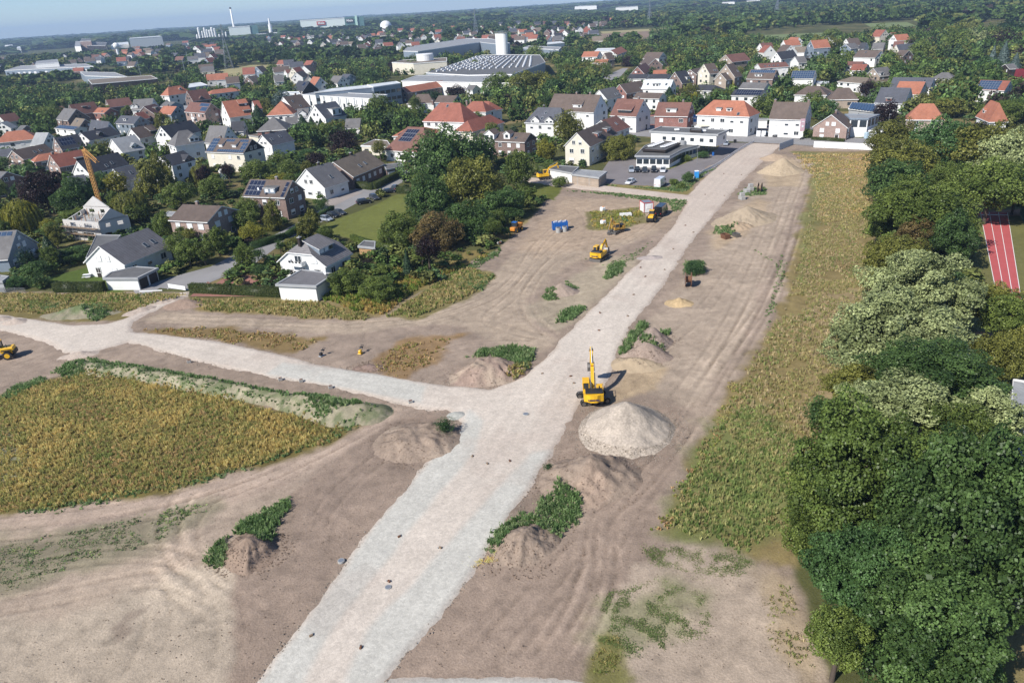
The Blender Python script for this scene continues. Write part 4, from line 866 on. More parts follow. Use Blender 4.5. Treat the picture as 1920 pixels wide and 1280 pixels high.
('2',(428,575),(482,580),(412,618),11.5,6.5,'orange','white','g','narrow bright orange roof with white gable',D(W=10)),
('2',(580,568),(650,570),(548,625),11,5.6,'grey','white','g','grey steep roofs right of the narrow orange roof',D(W=11)),
('2',(655,555),(712,556),(645,590),11,6,'slate','bluegrey','g','slate roof with gable window beside the school hall',D(W=10)),
('2',(170,452),(258,448),(165,485),9.5,6,'red','pinkbrick','g','farmhouse with red roof by the stubble field',D(W=12)),
('2',(378,455),(432,454),(370,495),9.5,6,'red','pinkbrick','g','second red farmhouse right of the tall dark poplar',D(W=12)),
('2',(300,545),(350,530),(330,590),10,5.8,'brown','white','g','brown gabled roof between two dark garden trees',D(W=10)),
]
for q in HS:
 if q[9] is None: continue
 cid,a,b,e,zr,ze,rf,wl,ty,lb,X = q
 X = dict(X); h = house(cid,a,b,e,zr,ze,rf,wl,ty,lb,X.pop('name','house'),'house',**X)
# ================================================================== other buildings
CROP['f'] = (500,420,8.535)
JH = house('f',(485,297),(935,97),(780,775),8.6,3.2,'pan','white','j','large white house with half hipped grey pantiled roof and balcony beside the lane','detached_house','house',
  jh=.5,ji=2.6,W=13,dorm=[(.42,.62,4.6,'s','bluegrey',1.3)],chim=[.12],ov=.6,balc=None,gw=False)
mb = MB();
jb = MB();
def in_root(root,x,y,z=0):
 a = root.rotation_euler.z; dx = x - root.location.x; dy = y - root.location.y
 return (dx * math.cos(a) + dy * math.sin(a),-dx * math.sin(a) + dy * math.cos(a),z)
hl_ = [q for q in FOOT][-1]
HL,HW = hl_[2],hl_[3]
jb.box(-HL - 1.0,-HL + .35,-1.0,2.6,3.0,3.15,M_CONC); jb.box(-HL - 1.06,-HL - .98,-1.0,2.6,3.0,4.0,M_WHITE); jb.box(-HL - 1.0,-HL + .3,-1.06,-.98,3.0,4.0,M_WHITE); jb.box(-HL - 1.0,-HL + .3,2.58,2.66,3.0,4.0,M_WHITE)
bo = jb.build('balcony',JH,fix=False)
fb = MB()
for i in range(4):
 for k in range(6): fb.cyl((-HL - 1.15,-.6 + i * .85 + random.uniform(-.2,.2),3.85),(-HL - 1.15 + random.uniform(-.15,.1),-.6 + i * .85 + random.uniform(-.3,.3),4.1),.1,.04,5,LEAF['hedge'])
fb.build('flower_box',bo,fix=False)
for (y,z,w_,k_) in ((-3.2,4.3,1.5,'s'),(-2.6,1.4,1.3,'h'),(.8,4.2,1.6,'g'),(1.8,1.4,1.3,'h')): window(JH,-HL + .3,y,z,-math.pi / 2,w_,1.3,k_,2)
def garage(pts,h,label,wall='white',roof='felt',doors=None,fascia='grey',name='garage',over=.04,dcol=None,para=.25,**k):
 r,ro = flat_building(pts,h,wall,label,name,'garage',roof,para,fascia=fascia,over=over,**k)
 if doors:
  a,b,n,side = doors; c0_ = np.array([r.location.x,r.location.y]); p = c0_ + (G(*C(k.get('cid','P'),a),h) - c0_) * (1 - over); q = c0_ + (G(*C(k.get('cid','P'),b),h) - c0_) * (1 - over); e = q - p; L = math.hypot(*e); t = e / L; p = p + np.array([t[1],-t[0]]) * .08
  for i in range(n):
   m = MB(); w = L / n * .8; m.box(-w / 2,w / 2,-.06,.03,0,2.15,dcol or WALL['darkwood']);
   for j in range(7): m.box(-w / 2 + .05,w / 2 - .05,-.08,-.06,.1 + j * .29,.3 + j * .29,dcol or WALL['darkwood'])
   x = p + t * (i + .5) * L / n; m.build('garage_door',r,(x[0] - r.location.x,x[1] - r.location.y,0),math.atan2(t[1],t[0]))
 return r
garage([(935,822),(1235,822),(1415,735),(1225,722),(1000,772)],2.7,'white double garage with dark doors beside the barrel tiled house',cid='a',doors=((1235,822),(1415,735),2,1),dcol=WALL['darkwood'])
garage([(160,965),(785,992),(1070,800),(560,735)],3.3,'white garage with wide tiled rim roof in front of the half hipped house',roof='tile',cid='f',over=.05,fascia='grey')
garage([(1655,760),(1812,728),(1780,700),(1630,715)],3.0,'brick double garage with two white doors beside the beige roofed house','brick',cid='6',doors=((1655,760),(1812,728),2,1),dcol=M_WHITE,over=.02)
garage([(1300,898),(1500,935),(1560,880),(1370,866)],3.0,'white walled garage row with dark flat roof behind the yellow digger','white',cid='7',over=.02)
garage([(1498,945),(1740,975),(1812,922),(1580,905)],3.0,'pale garage row with grey flat roof beside the car park','beige',roof='light',cid='7',over=.02)
garage([(1330,500),(1435,500),(1435,492),(1335,490)],3.4,'low white garages linking the two shop houses',cid='8',over=.02,doors=((1335,570),(1430,572),2,1),dcol=M_SHUT)
garage([(0,800),(75,808),(20,850),(-60,850)],2.6,'teal roofed shed at the left edge below the blue house','grey',cid='a',roof='light')
garage([(870,437),(1085,440),(905,640),(775,640)],3.6,'low grey flat roof left behind the barrel tiled house',cid='a',over=.03,roof='felt',name='flat_roof_annex')
garage([(1785,775),(1930,790),(1935,735),(1840,728)],2.5,'grey garden pavilion behind the half hipped house','wood',cid='b',roof='felt',name='pavilion')
garage([(40,495),(110,500),(150,470),(75,465)],2.5,'orange garden shed left of the pale pink brick house','wood',cid='b',roof='light',name='garden_shed')
garage([(525,888),(680,895),(690,862),(600,858)],2.8,'carport with white edged flat roof beside the glass terrace house','grey',cid='9',fascia='white',name='carport',roof='felt')
garage([(50,462),(160,470),(165,448),(60,445)],3.0,'white flat garage left of the low solar carport',cid='9',roof='white')
garage([(455,520),(575,545),(575,500),(500,498)],2.8,'small flat concrete garage behind the eyebrow dormer bungalow','grey',cid='9',roof='light')
garage([(410,450),(500,465),(525,440),(520,430)],3.0,'cream annex left of the two storey house with terrace awning','cream',cid='6',roof='tan')
garage([(1610,210),(1720,225),(1720,190),(1640,185)],3.0,'flat roofed annex with railing left of the brown apartment house',cid='5',roof='light')
house('9',(178,750),(258,700),(60,855),8.6,4.2,'brown','pinkbrick','g','pink brick house with broad front gable and white shutters by the main road','street_house','house',W=12,wk='s',chim=[.5],L=11)
r_,_ = flat_building([(355,780),(520,780),(620,745),(310,742)],6.4,'white','white house with glazed upper terrace next to the pink brick house','terrace_house','house','light',.3,'9',wins=((4.6,),2.2,2.3,2.6,'gh'),fascia='bluegrey',over=.03)
UP = [(378,610),(985,640),(1080,600),(700,575),(470,568)]
ua = flat_building([(378,608),(985,638),(1080,598),(480,567)],7.4,'white','modern two storey office with flat grey roof and dark overhanging upper floor','office_building','office','felt',.5,'8',wins=((5.4,),1.3,1.1,3.2,'hgs'),fascia='grey',over=.03,z0=3.6)[0]
def sub_block(root,pts,h,z0,wall,roof,cid,fascia='grey',name='wing',wins=None,over=.03):
 r,ro = flat_building(pts,h,wall,None,name,None,roof,.35,cid,fascia=fascia,over=over,z0=z0,wins=wins)
 dx = r.location.x - root.location.x; dy = r.location.y - root.location.y
 a = root.rotation_euler.z
 for ch in list(r.children):
  ch.parent = root; x = ch.location.x + dx; y = ch.location.y + dy
  ch.location = (x * math.cos(a) + y * math.sin(a),-x * math.sin(a) + y * math.cos(a),ch.location.z); ch.rotation_euler.z -= a
 bpy.data.objects.remove(r); return ro
sub_block(ua,[(245,828),(555,832),(670,770),(835,725),(700,690),(470,685),(330,740)],3.7,0,'white','felt','8',wins=((1.9,),1.7,1.5,1.9,'gggh'))
sub_block(ua,[(308,770),(515,780),(648,715),(500,695)],4.6,3.6,'darkwood','felt','8',fascia='darkwood')
sub_block(ua,[(740,600),(835,605),(840,588),(745,583)],8.3,7.2,'darkwood','felt','8',fascia='darkwood')
m = MB()
for row in ((372,745,490,702),(486,750,605,708)):
 for k in range(7):
  t = (k + .5) / 7; p = G(*C('8',(row[0] + (row[2] - row[0]) * t,row[1] + (row[3] - row[1]) * t)),4.9)
  m.cbox((p[0] - ua.location.x,p[1] - ua.location.y,5.0),(1.7,1.5,.35),M_SHUT,bev=.12)
for (x_,y_) in ((620,595),(860,605),(800,570)):
 p = G(*C('8',(x_,y_)),7.6); m.cbox((p[0] - ua.location.x,p[1] - ua.location.y,7.75),(1.6,1.4,.5),M_WHITE,bev=.12)
m.build('roof_light',ua,fix=False)
m = MB(); p = G(*C('8',(672,712)),4.2); m.cyl((p[0] - ua.location.x,p[1] - ua.location.y,3.7),(p[0] - ua.location.x,p[1] - ua.location.y,5.0),1.1,1.1,12,WALL['grey']); m.build('vent',ua,fix=False)
m = MB()
for (x_,y_) in ((860,750),(905,775),(960,745),(1060,715)):
 p = G(*C('8',(x_,y_ + 10))); m.cbox((p[0] - ua.location.x,p[1] - ua.location.y,1.8),(.4,.4,3.6),M_CONC)
m.build('column',ua,fix=False)
kb = house('6',(1845,372),(1990,378),(1680,590),8.0,3.8,'redbrown','white','h','nursery with red brown hipped roof, black solar field and blue window frames','nursery','nursery',W=15,pv=[(.15,.8,.1,.6)])
r_,_ = flat_building([(1425,545),(1600,548),(1700,560),(1660,500),(1550,490)],3.6,'cream','flat roofed cream nursery wing with gravel roof','nursery_wing','nursery','tan',.3,'6',wins=((1.7,),1.8,1.5,3.2,'gh'),over=.02)
house('7',(20,525),(180,520),(-20,600),7.6,3.8,'orange','white','h','orange hipped wing right of the solar nursery roof','nursery_wing','nursery',W=12,pv=[(.1,.9,.05,.9)])
def long_hall(pts,h,wall,roof,label,name='hall',cid='2',posts=None,**k):
 r,ro = flat_building(pts,h,wall,label,name,'hall',roof,.4,cid,over=.01,**k)
 if posts:
  a,b,n = posts; p = G(*C(cid,a),h); q = G(*C(cid,b),h); m = MB()
  dirn = (q - p) / math.hypot(*(q - p)); nr = np.array([dirn[1],-dirn[0]]); nr = nr if nr @ -p > 0 else -nr
  for i in range(n + 1):
   x = p + (q - p) * i / n + nr * .25; m.cbox((x[0] - r.location.x,x[1] - r.location.y,h / 2),(.35,.35,h),WALL['bluegrey'])
  m.build('post',r,fix=False)
 return r
long_hall([(345,712),(860,742),(985,712),(470,690)],9,'white','light','long white sports hall wall with blue grey posts',posts=((350,712),(860,745),9),wins=((4.5,),1.8,2.2,16,'g'))
long_hall([(440,695),(870,655),(835,640),(560,668)],11,'bluegrey','white','school hall with pale green metal roof and blue glazing',wins=((7,3.5),3.2,1.8,4.,'gh'))
long_hall([(880,655),(1085,625),(1050,612),(835,638)],11.5,'bluegrey','white','second pale roofed school block with ribbon windows',wins=((8,4.),3.2,1.8,4.,'gh'))
long_hall([(180,705),(335,708),(320,690),(215,690)],8,'bluegrey','white','low arched white gym roof left of the sports hall')
house('2',(1090,655),(1400,604),(1130,700),9.5,5.5,'orange','brick','g','long orange roofed school wing seen end to end','school_wing','school',maxw=14)
house('2',(935,685),(1070,656),(990,722),9,5.2,'orange','brick','h','shorter orange roofed school wing on the left of the long one','school_wing','school',maxw=14)
long_hall([(1090,610),(1920,625),(2120,612),(1900,566),(1210,566)],8.5,'white','light','wide grey roofed works hall with white wall and roof domes',wins=((4.5,),3.0,2.0,9,'g'))
SAW = flat_building([(1275,548),(1590,566),(1920,560),(2170,470),(2130,415),(1900,412),(1690,415)],9,'bluegrey','huge factory hall whose roof carries rows of white skylight strips','factory_hall','factory','felt',.5,'2',over=.0)[0]
m = MB(); cnt = 0
A_,B_,C_,D_ = [G(*C('2',q),9) for q in ((1320,545),(2080,500),(2080,425),(1650,425))]
for i in range(15):
 for j in range(11):
  s_ = (i + .5) / 15; t_ = (j + .5) / 11
  p0 = (A_ * (1 - s_) + B_ * s_) * (1 - t_) + (D_ * (1 - s_) + C_ * s_) * t_
  if random.random() < .1: continue
  e_ = (D_ - A_); e_ = e_ / math.hypot(*e_); f_ = np.array([e_[1],-e_[0]]); l_ = 3.6; w_ = .42
  c_ = p0 - np.array([SAW.location.x,SAW.location.y])
  q_ = [c_ + e_ * l_ + f_ * w_,c_ - e_ * l_ + f_ * w_,c_ - e_ * l_ - f_ * w_,c_ + e_ * l_ - f_ * w_]
  m.prism([tuple(v) for v in q_],9.0,9.9,M_SHUT)
m.build('skylight_strip',SAW); SAW.children[-1]['kind'] = 'stuff'
flat_building([(1020,470),(1180,478),(1430,460),(1430,435),(1100,452)],9,'cream','beige factory block carrying a round white tank','factory_block','factory','tan',.4,'2',over=.0)
p = G(*C('2',(1270,455)),9); t0 = empty('storage_tank',(p[0],p[1],9.02),0,'squat round white tank on the beige factory block roof','tank'); m = MB(); m.cyl((0,0,0),(0,0,5.0),7.5,7.5,28,M_WHITE); m.build('tank_wall',t0,fix=False); m = MB(); m.cyl((0,0,5.0),(0,0,5.6),7.7,7.3,28,M_SHUT); m.build('lid',t0,fix=False)
flat_building([(1105,385),(1215,388),(1680,318),(1830,335),(1905,325),(1760,292),(1560,292),(1140,352)],11,'bluegrey','blue grey warehouse with pale roof behind the factory','warehouse','warehouse','light',.5,'2',over=.0)
p1 = G(*C('2',(1832,415))); p2 = G(*C('2',(1863,416)))
for (pp_,lb) in ((p1,'left white silo of the pair on the factory roof edge'),(p2,'right white silo of the pair on the factory roof edge')):
 q = empty('silo',(pp_[0],pp_[1],0),0,lb,'silo','two white silos'); m = MB(); m.cyl((0,0,0),(0,0,22),4.3,4.3,24,M_WHITE); m.build('shell',q,smooth=False,fix=False); m = MB(); m.cyl((0,0,22),(0,0,22.4),4.6,4.6,24,M_CONC)
 for k in range(12): a = k * math.pi / 6; m.cyl((4.6 * math.cos(a),4.6 * math.sin(a),22.4),(4.6 * math.cos(a),4.6 * math.sin(a),24),.12,.12,4,M_ZINC)
 m.cyl((0,0,23.9),(0,0,24.1),4.7,4.7,24,M_ZINC,False); m.build('railing',q,fix=False)
for (pts,h,wl,rf,lb,wn) in [
 ([(35,530),(700,500),(640,480),(150,495)],9,'bluegrey','light','flat dark banded business building at the far left',((5,),4,2.5,9,'gs')),
 ([(265,482),(440,470),(430,445),(270,460)],14,'white','light','white upper storey block on the far left business building',None),
 ([(640,570),(960,580),(860,545),(600,540)],8,'bluegrey','light','pale blue roofed low hall left of the dark round tree',None),
 ([(690,632),(1180,590),(1130,568),(660,598)],8.5,'darkwood','tan','dark clad supermarket with gravel roof at left',None),
 ([(560,340),(790,345),(800,320),(600,312)],16,'darkwood','felt','dark office block among far trees at left',((10,5),6,2,12,'g')),
 ([(600,312),(682,308),(680,292),(610,292)],26,'brick','felt','brown tower part of the dark far office block',None),
 ([(560,350),(605,350),(600,312),(565,312)],20,'white','light','white stair block left of the dark far office',None),
 ([(968,292),(1215,275),(1190,270),(975,286)],26,'white','white','long pale green hall on the far left skyline',None),
 ([(830,345),(965,330),(960,315),(850,325)],14,'white','white','low white shed before the pale green far hall',None),
 ([(35,345),(95,342),(90,335),(40,338)],12,'white','white','small white block at the far left horizon',None),
 ([(125,362),(155,360),(152,350),(128,352)],14,'white','white','tiny white cube right of the far left white block',None),
 ([(1410,660),(1560,640),(1500,618),(1420,630)],6,'bluegrey','white','pale flat garages behind the grand orange villa',None)]:
 flat_building(pts,h,wl,lb,'building','building',rf,.4,'1',wins=wn,over=.0)
for (pts,h,lb) in [([(470,52),(635,45),(630,40),(475,45)],22,'white hall on the horizon above the brown field'),([(778,62),(945,52),(940,47),(785,55)],18,'lower white hall right of the one on the horizon'),
     ([(1575,22),(1670,17),(1665,13),(1580,17)],14,'thin white hall on the right horizon'),([(1760,8),(1860,3),(1855,0),(1765,4)],12,'white block at the top edge on the right')]:
 flat_building(pts,h,'white',lb,'far_hall','hall','light',.4,'3',over=.0)
flat_building([(262,335),(395,322),(360,312),(265,320)],8,'white','white flat villa before the orange roofs','flat_villa','house','white',.3,'3',over=.02,wins=((3,),3,2.4,6,'g'))
flat_building([(80,360),(350,375),(370,355),(120,345)],8,'bluegrey','low dark hall with white roof edge behind the factory trees','low_hall','hall','light',.3,'3',over=.0)
flat_building([(620,385),(790,385),(770,362),(640,365)],6.5,'white','white flat roofed hall right of the factory trees by the street','flat_hall','hall','white',.3,'3',over=.02)
r_,_ = flat_building([(340,690),(575,720),(600,650),(370,635)],3.2,'grey','flat garage covered with rows of blue solar squares left of the dark beech','solar_garage','garage','felt',.2,'9',over=.04)
m = MB(); cc = [G(*C('9',q),3.6) - np.array([r_.location.x,r_.location.y]) for q in ((345,685),(575,715),(598,655),(372,638))]
for i in range(9):
 for j in range(4):
  f = lambda s_,t_: (cc[0] * (1 - s_) + cc[1] * s_) * (1 - t_) + (cc[3] * (1 - s_) + cc[2] * s_) * t_
  a_,b_,c_,d_ = f((i + .06) / 9,(j + .08) / 4),f((i + .94) / 9,(j + .08) / 4),f((i + .94) / 9,(j + .92) / 4),f((i + .06) / 9,(j + .92) / 4)
  m.add([(a_[0],a_[1],3.5),(b_[0],b_[1],3.5),(c_[0],c_[1],3.9),(d_[0],d_[1],3.9)],[(0,1,2,3)],M_PVB)
m.build('solar_panel',r_,fix=False)
flat_building([(1890,858),(1935,862),(1945,720),(1900,712)],4.2,'grey','pale weathered shed roof at the right edge among the trees','shed','shed','light',.1,'P',over=.02)
def far_box(a,b,base,h,dep_,mat,name,label,sign=None,stripe=None,rot=0.0):
 """box whose long wall runs between photo pixels a..b of its foot"""
 p = G(*a); q = G(*b); p = p * dep_ / math.hypot(*p); q = q * dep_ / math.hypot(*q)
 e = q - p; L = math.hypot(*e); t = e / L; c = (p + q) / 2; n = np.array([-t[1],t[0]]); c = c + n * base / 2
 root = empty(name,(c[0],c[1],0),math.atan2(t[1],t[0]),label,'factory')
 m = MB(); m.box(-L / 2,L / 2,-base / 2,base / 2,0,h,mat); m.build('wall',root,fix=False)
 m = MB(); m.box(-L / 2 - .5,L / 2 + .5,-base / 2 - .5,base / 2 + .5,h,h + 1.5,M_WHITE); m.build('roof',root,fix=False)
 return root,L
M_MINT = plain('mint_sheet',(.55,.78,.66),.5,.0,.05,.01); M_MINT2 = plain('pale_mint_sheet',(.78,.84,.81),.5,.0,.04,.01); M_TEAL = plain('teal_sheet',tuple(alb(110,150,146)),.5,0,.08,.01)
hb,L_ = far_box((565,56),(648,52),90,40,2400,M_MINT2,'high_bay_warehouse','giant mint white high bay warehouse with red sign on the skyline')
m = MB(); m.box(-L_ / 2 + .3,L_ / 2 - .3,-45.6,-45.05,0,11,M_MINT); m.build('wall_band',hb,fix=False)
m = MB(); m.box(L_ / 2 + .05,L_ / 2 + 55,-45,45,0,42,M_TEAL); m.build('end_block',hb,fix=False)
m = MB(); m.box(L_ / 2 + 30,L_ / 2 + 36,-48,-45.05,0,45,M_MINT); m.build('stair_tower',hb,fix=False)
def text_obj(s,size,mat,parent,loc,rot,name='lettering',ext=.02,bold=.0,name_font=None):
 cu = bpy.data.curves.new(name,'FONT'); cu.body = s; cu.size = size; cu.extrude = ext; cu.offset = bold; cu.align_x = 'CENTER'; cu.align_y = 'CENTER'; cu.resolution_u = 3
 tmp = bpy.data.objects.new('t',cu); col.objects.link(tmp); dg = bpy.context.evaluated_depsgraph_get(); me = bpy.data.meshes.new_from_object(tmp.evaluated_get(dg)); bpy.data.objects.remove(tmp)
 me.materials.clear(); me.materials.append(mat); me.name = name
 o = place(name,me,parent,loc); o.rotation_euler = rot; return o
for (x_,z_,w_,c_) in ((-5,31,24,M_RED),(L_ / 2 + 14,33,22,WALL['darkwood'])):
 m = MB(); m.box(x_ - w_ / 2,x_ + w_ / 2,-47,-46.2,z_ - 5,z_ + 5,c_); sg = m.build('sign',hb,fix=False)
 text_obj('Miele',8.5,M_WHITE,sg,(x_,-47.3,z_),(math.pi / 2,0,0),ext=.15,bold=.3)
pl_,L_ = far_box((430,62),(470,60),60,34,2500,M_MINT2,'boiler_house','pale mint boiler house beneath the tall chimney on the skyline')
m = MB(); m.box(L_ / 2 + .05,L_ / 2 + 22,-28,28,0,36,M_TEAL); m.build('end_block',pl_,fix=False)
p = G(437,62); p = p * 2500 / math.hypot(*p); c0 = empty('chimney',(p[0] - 4,p[1] + 30,0),0,'tall white chimney with dark tip on the left skyline','chimney')
m = MB(); m.cyl((0,0,0),(0,0,84),3.4,2.2,16,M_WHITE); m.build('shaft',c0,smooth=True,fix=False); m = MB(); m.cyl((0,0,84),(0,0,88),2.9,2.9,16,WALL['darkwood']); m.build('tip',c0,fix=False)
rr = random.Random(3)
for k,(x_,h_,r_w) in enumerate([(369,26,3),(374,48,4),(380,36,3),(385,46,3.6),(389,40,4.),(394,38,4.),(399,46,4.2),(404,42,4.),(411,22,3),(418,32,2.5),(424,28,3)]):
 p = G(x_,66); p = p * 2450 / math.hypot(*p); c0 = empty('process_tower',(p[0],p[1],0),0,'slim white process tower of the plant, number of them in a row left of the boiler house' if False else 'slim white process tower in the row left of the tall chimney','tower','white process towers of the far plant')
 m = MB(); m.cyl((0,0,0),(0,0,h_ * .8),r_w * .8,r_w * .8,12,M_WHITE); m.cyl((0,0,h_ * .8),(0,0,h_ * .8 + 2),r_w * .8,r_w * .3,12,M_SHUT); m.build('shell',c0,fix=False)
p = G(508,60); p = p * 2450 / math.hypot(*p); c0 = empty('process_tower',(p[0],p[1],0),0,'lone white stack between the boiler house and the giant warehouse','tower'); m = MB(); m.cyl((0,0,0),(0,0,36),6,5,12,M_WHITE); m.cyl((0,0,36),(0,0,52),3,2.5,12,M_WHITE); m.build('shell',c0,fix=False)
for (x0,x1,yb,h_,lb) in ((480,506,62,12,'low white process buildings left of the lone stack'),(512,562,60,13,'long low white building left of the giant warehouse')):
 far_box((x0,yb),(x1,yb - 1),30,h_,2400,M_WHITE,'low_factory',lb)
p = G(723,45); p = p * 2300 / math.hypot(*p); c0 = empty('dome',(p[0],p[1],0),0,'white dome right of the giant warehouse','dome')
m = MB(); m.cyl((0,0,0),(0,0,14),16,16,20,M_WHITE)
for k in range(5): a0 = k * math.pi / 10; a1 = (k + 1) * math.pi / 10; m.cyl((0,0,14 + 14 * math.sin(a0)),(0,0,14 + 14 * math.sin(a1)),16 * math.cos(a0),max(.1,16 * math.cos(a1)),20,M_WHITE,False)
m.build('shell',c0,smooth=True,fix=False)
p = G(215,76); p = p * 1500 / math.hypot(*p); c0 = empty('water_tower',(p[0],p[1],0),0,'white ball shaped water tower on the left skyline','water tower'); m = MB(); m.cyl((0,0,0),(0,0,20),2,2,10,M_WHITE); m.build('shaft',c0,fix=False)
m = MB()
for k in range(8): a0 = -math.pi / 2 + k * math.pi / 8; a1 = a0 + math.pi / 8; m.cyl((0,0,24 + 5 * math.sin(a0)),(0,0,24 + 5 * math.sin(a1)),max(.1,5 * math.cos(a0)),max(.1,5 * math.cos(a1)),14,M_WHITE,False)
m.build('tank',c0,smooth=True,fix=False)
def pylon(px,py,h,label,k=1.0,dep_=None):
 p = G(px,py)
 if dep_: p = p * dep_ / math.hypot(*p)
 o = empty('power_pylon',(p[0],p[1],0),.5,label,'pylon','lattice power pylons'); m = MB(); w0 = h * .09; n = 9; t = .16 * k
 lev = [h * (1 - (1 - i / n) ** 1.0) for i in range(n + 1)]
 wd_ = lambda z: max(w0 * (1 - z / h * 1.15),h * .012)
 for i in range(n):
  z0,z1 = lev[i],lev[i + 1]; a,b = wd_(z0),wd_(z1)
  cs0 = [(-a,-a),(a,-a),(a,a),(-a,a)]; cs1 = [(-b,-b),(b,-b),(b,b),(-b,b)]
  for j in range(4):
   m.cyl((*cs0[j],z0),(*cs1[j],z1),t,t,4,M_ZINC,False); m.cyl((*cs0[j],z0),(*cs1[(j + 1) % 4],z1),t * .6,t * .6,4,M_ZINC,False); m.cyl((*cs0[(j + 1) % 4],z0),(*cs1[j],z1),t * .6,t * .6,4,M_ZINC,False)
 m.build('mast',o,fix=False)
 for zz,wa in ((h * .72,h * .2),(h * .88,h * .15)):
  m = MB()
  for s in (-1,1):
   m.cyl((0,0,zz + h * .03),(s * wa,0,zz),t * .8,t * .5,4,M_ZINC); m.cyl((0,-wd_(zz),zz),(s * wa,0,zz),t * .8,t * .5,4,M_ZINC); m.cyl((0,wd_(zz),zz),(s * wa,0,zz),t * .8,t * .5,4,M_ZINC)
   for q in (.5,1): m.cyl((s * wa * q,0,zz),(s * wa * q,0,zz - 1.6),.12,.12,4,M_BLACK)
  m.build('cross_arm',o,fix=False)
 return o
pylon(430,130,48,'tall lattice pylon at the edge of the stubble field',1.1); pylon(893,72,46,'distant lattice pylon above the blue grey warehouse',1.4,1400); pylon(1218,27,44,'faint lattice pylon right of the horizon halls',1.6,1500); pylon(1457,14,44,'faint lattice pylon at the top right of the picture',1.8,1500)
for (x_,y_,h_) in ((358,140,24),(350,150,20),(265,145,18)):
 p = G(x_,y_); o = empty('wooden_pole',(p[0],p[1],0),.3,'grey pole with cross bar in the row left of the tall pylon','pole','poles left of the tall pylon'); m = MB(); m.cyl((0,0,0),(0,0,h_),.25,.18,6,M_ZINC); m.build('mast',o,fix=False); m = MB(); m.cbox((0,0,h_ * .85),(h_ * .45,.2,.2),M_ZINC); m.build('cross_arm',o,fix=False)
def local(cid,p,root,h): q = G(*C(cid,p),h); return (q[0] - root.location.x,q[1] - root.location.y)
kp = [G(*C('a',q),3.2) for q in ((585,360),(905,390),(1170,335),(1000,250),(770,240))]
kc = sum(kp) / len(kp); ks = empty('unfinished_house',(kc[0],kc[1],0),0,'roofless white masonry house under construction in front of the crane','house'); FOOT.append((kc[0],kc[1],9,7,0))
m = MB(); K = [q - kc for q in kp]; n_ = len(K)
M_KS = plain('sand_lime_block',tuple(alb(225,222,218)),.9,0,.06,2.)
for i in range(n_):
 a,b = K[i],K[(i + 1) % n_]; e = b - a; L_ = math.hypot(*e); t = e / L_; n2 = np.array([-t[1],t[0]]) * .15
 hh = (5.2,5.6,5.0,5.4,4.6)[i]
 segs = [(0,1,0,.9),(0,.12,.9,2.2),(.34,.5,.9,2.2),(.8,1,.9,2.2),(0,1,2.2,3.6),(0,.2,3.6,4.6),(.36,.6,3.6,4.6),(.8,1,3.6,4.6),(0,1,4.6,hh)]
 for (s0,s1,z0,z1) in segs:
  p0 = a + e * s0; p1 = a + e * s1; m.prism([tuple(p0 - n2),tuple(p1 - n2),tuple(p1 + n2),tuple(p0 + n2)],z0,z1 - .003,M_KS)
m.build('wall',ks)
m = MB(); m.prism([tuple(q * .985) for q in K],3.0,3.25,M_CONC); m.build('floor_slab',ks)
m = MB(); a,b = K[2],K[3]; e = b - a; n2 = np.array([-e[1],e[0]]) / math.hypot(*e) * .18
for gi_,(a,b) in enumerate(((K[1],K[2]),(K[4],K[3]))):
 m = MB()
 e = b - a; n2 = np.array([-e[1],e[0]]) / math.hypot(*e) * .15; mid = (a + b) / 2
 vs = [(*(a - n2),5.2),(*(b - n2),5.2),(*(mid - n2),8.2),(*(a + n2),5.2),(*(b + n2),5.2),(*(mid + n2),8.2)]
 m.add(vs,[(0,1,2),(5,4,3),(0,3,4,1),(1,4,5,2),(2,5,3,0)],M_KS)
 m.build('gable',ks)
m = MB()
for i in range(26):
 t = random.random(); s = random.random(); q = (K[0] * (1 - s) + K[1] * s) * (1 - t) + (K[4] * (1 - s) + K[2] * s) * t; m.cyl((q[0] * .9,q[1] * .9,3.25),(q[0] * .9,q[1] * .9,5.3 + random.random()),.06,.06,5,M_STEEL if i % 3 else M_ORANGE)
m.build('prop',ks,fix=False); ks.children[-1]['kind'] = 'stuff'
m = MB(); a,b = K[0],K[1]; e = b - a; L_ = math.hypot(*e); t = e / L_; nr = np.array([t[1],-t[0]]); nr = nr if nr @ -kc > 0 else -nr
for i in range(9):
 for off in (.5,1.5):
  p = a + t * L_ * i / 8 + nr * off; m.cyl((p[0],p[1],0),(p[0],p[1],4.4),.05,.05,5,M_ZINC)
for zz in (1.9,3.6):
 m.prism([tuple(a + nr * .5),tuple(b + nr * .5),tuple(b + nr * 1.5),tuple(a + nr * 1.5)],zz,zz + .08,M_TIMBER)
m.build('scaffold',ks,fix=False)
p = G(196,412); cr = empty('tower_crane',(p[0],p[1],0),0,'orange yellow tower crane with folded short jib left of the houses','crane'); H_ = 19.5; m = MB(); w_ = .42
M_CRANE = plain('crane_paint',(.55,.29,.09),.5,0,.15,1.)
for i in range(22):
 z0,z1 = H_ * i / 22,H_ * (i + 1) / 22; c = [(-w_,-w_),(w_,-w_),(w_,w_),(-w_,w_)]
 for j in range(4):
  m.cyl((*c[j],z0),(*c[j],z1),.08,.08,4,M_CRANE,False); m.cyl((*c[j],z0),(*c[(j + 1) % 4],z1),.05,.05,4,M_CRANE,False); m.cyl((*c[j],z1),(*c[(j + 1) % 4],z1),.07,.07,4,M_CRANE,False)
m.build('mast',cr,fix=False)
m = MB(); tip = G(183,305,16.5) - p; m0 = np.array([0,0]); e = tip; L_ = math.hypot(*e); t = e / L_; nn = np.array([-t[1],t[0]])
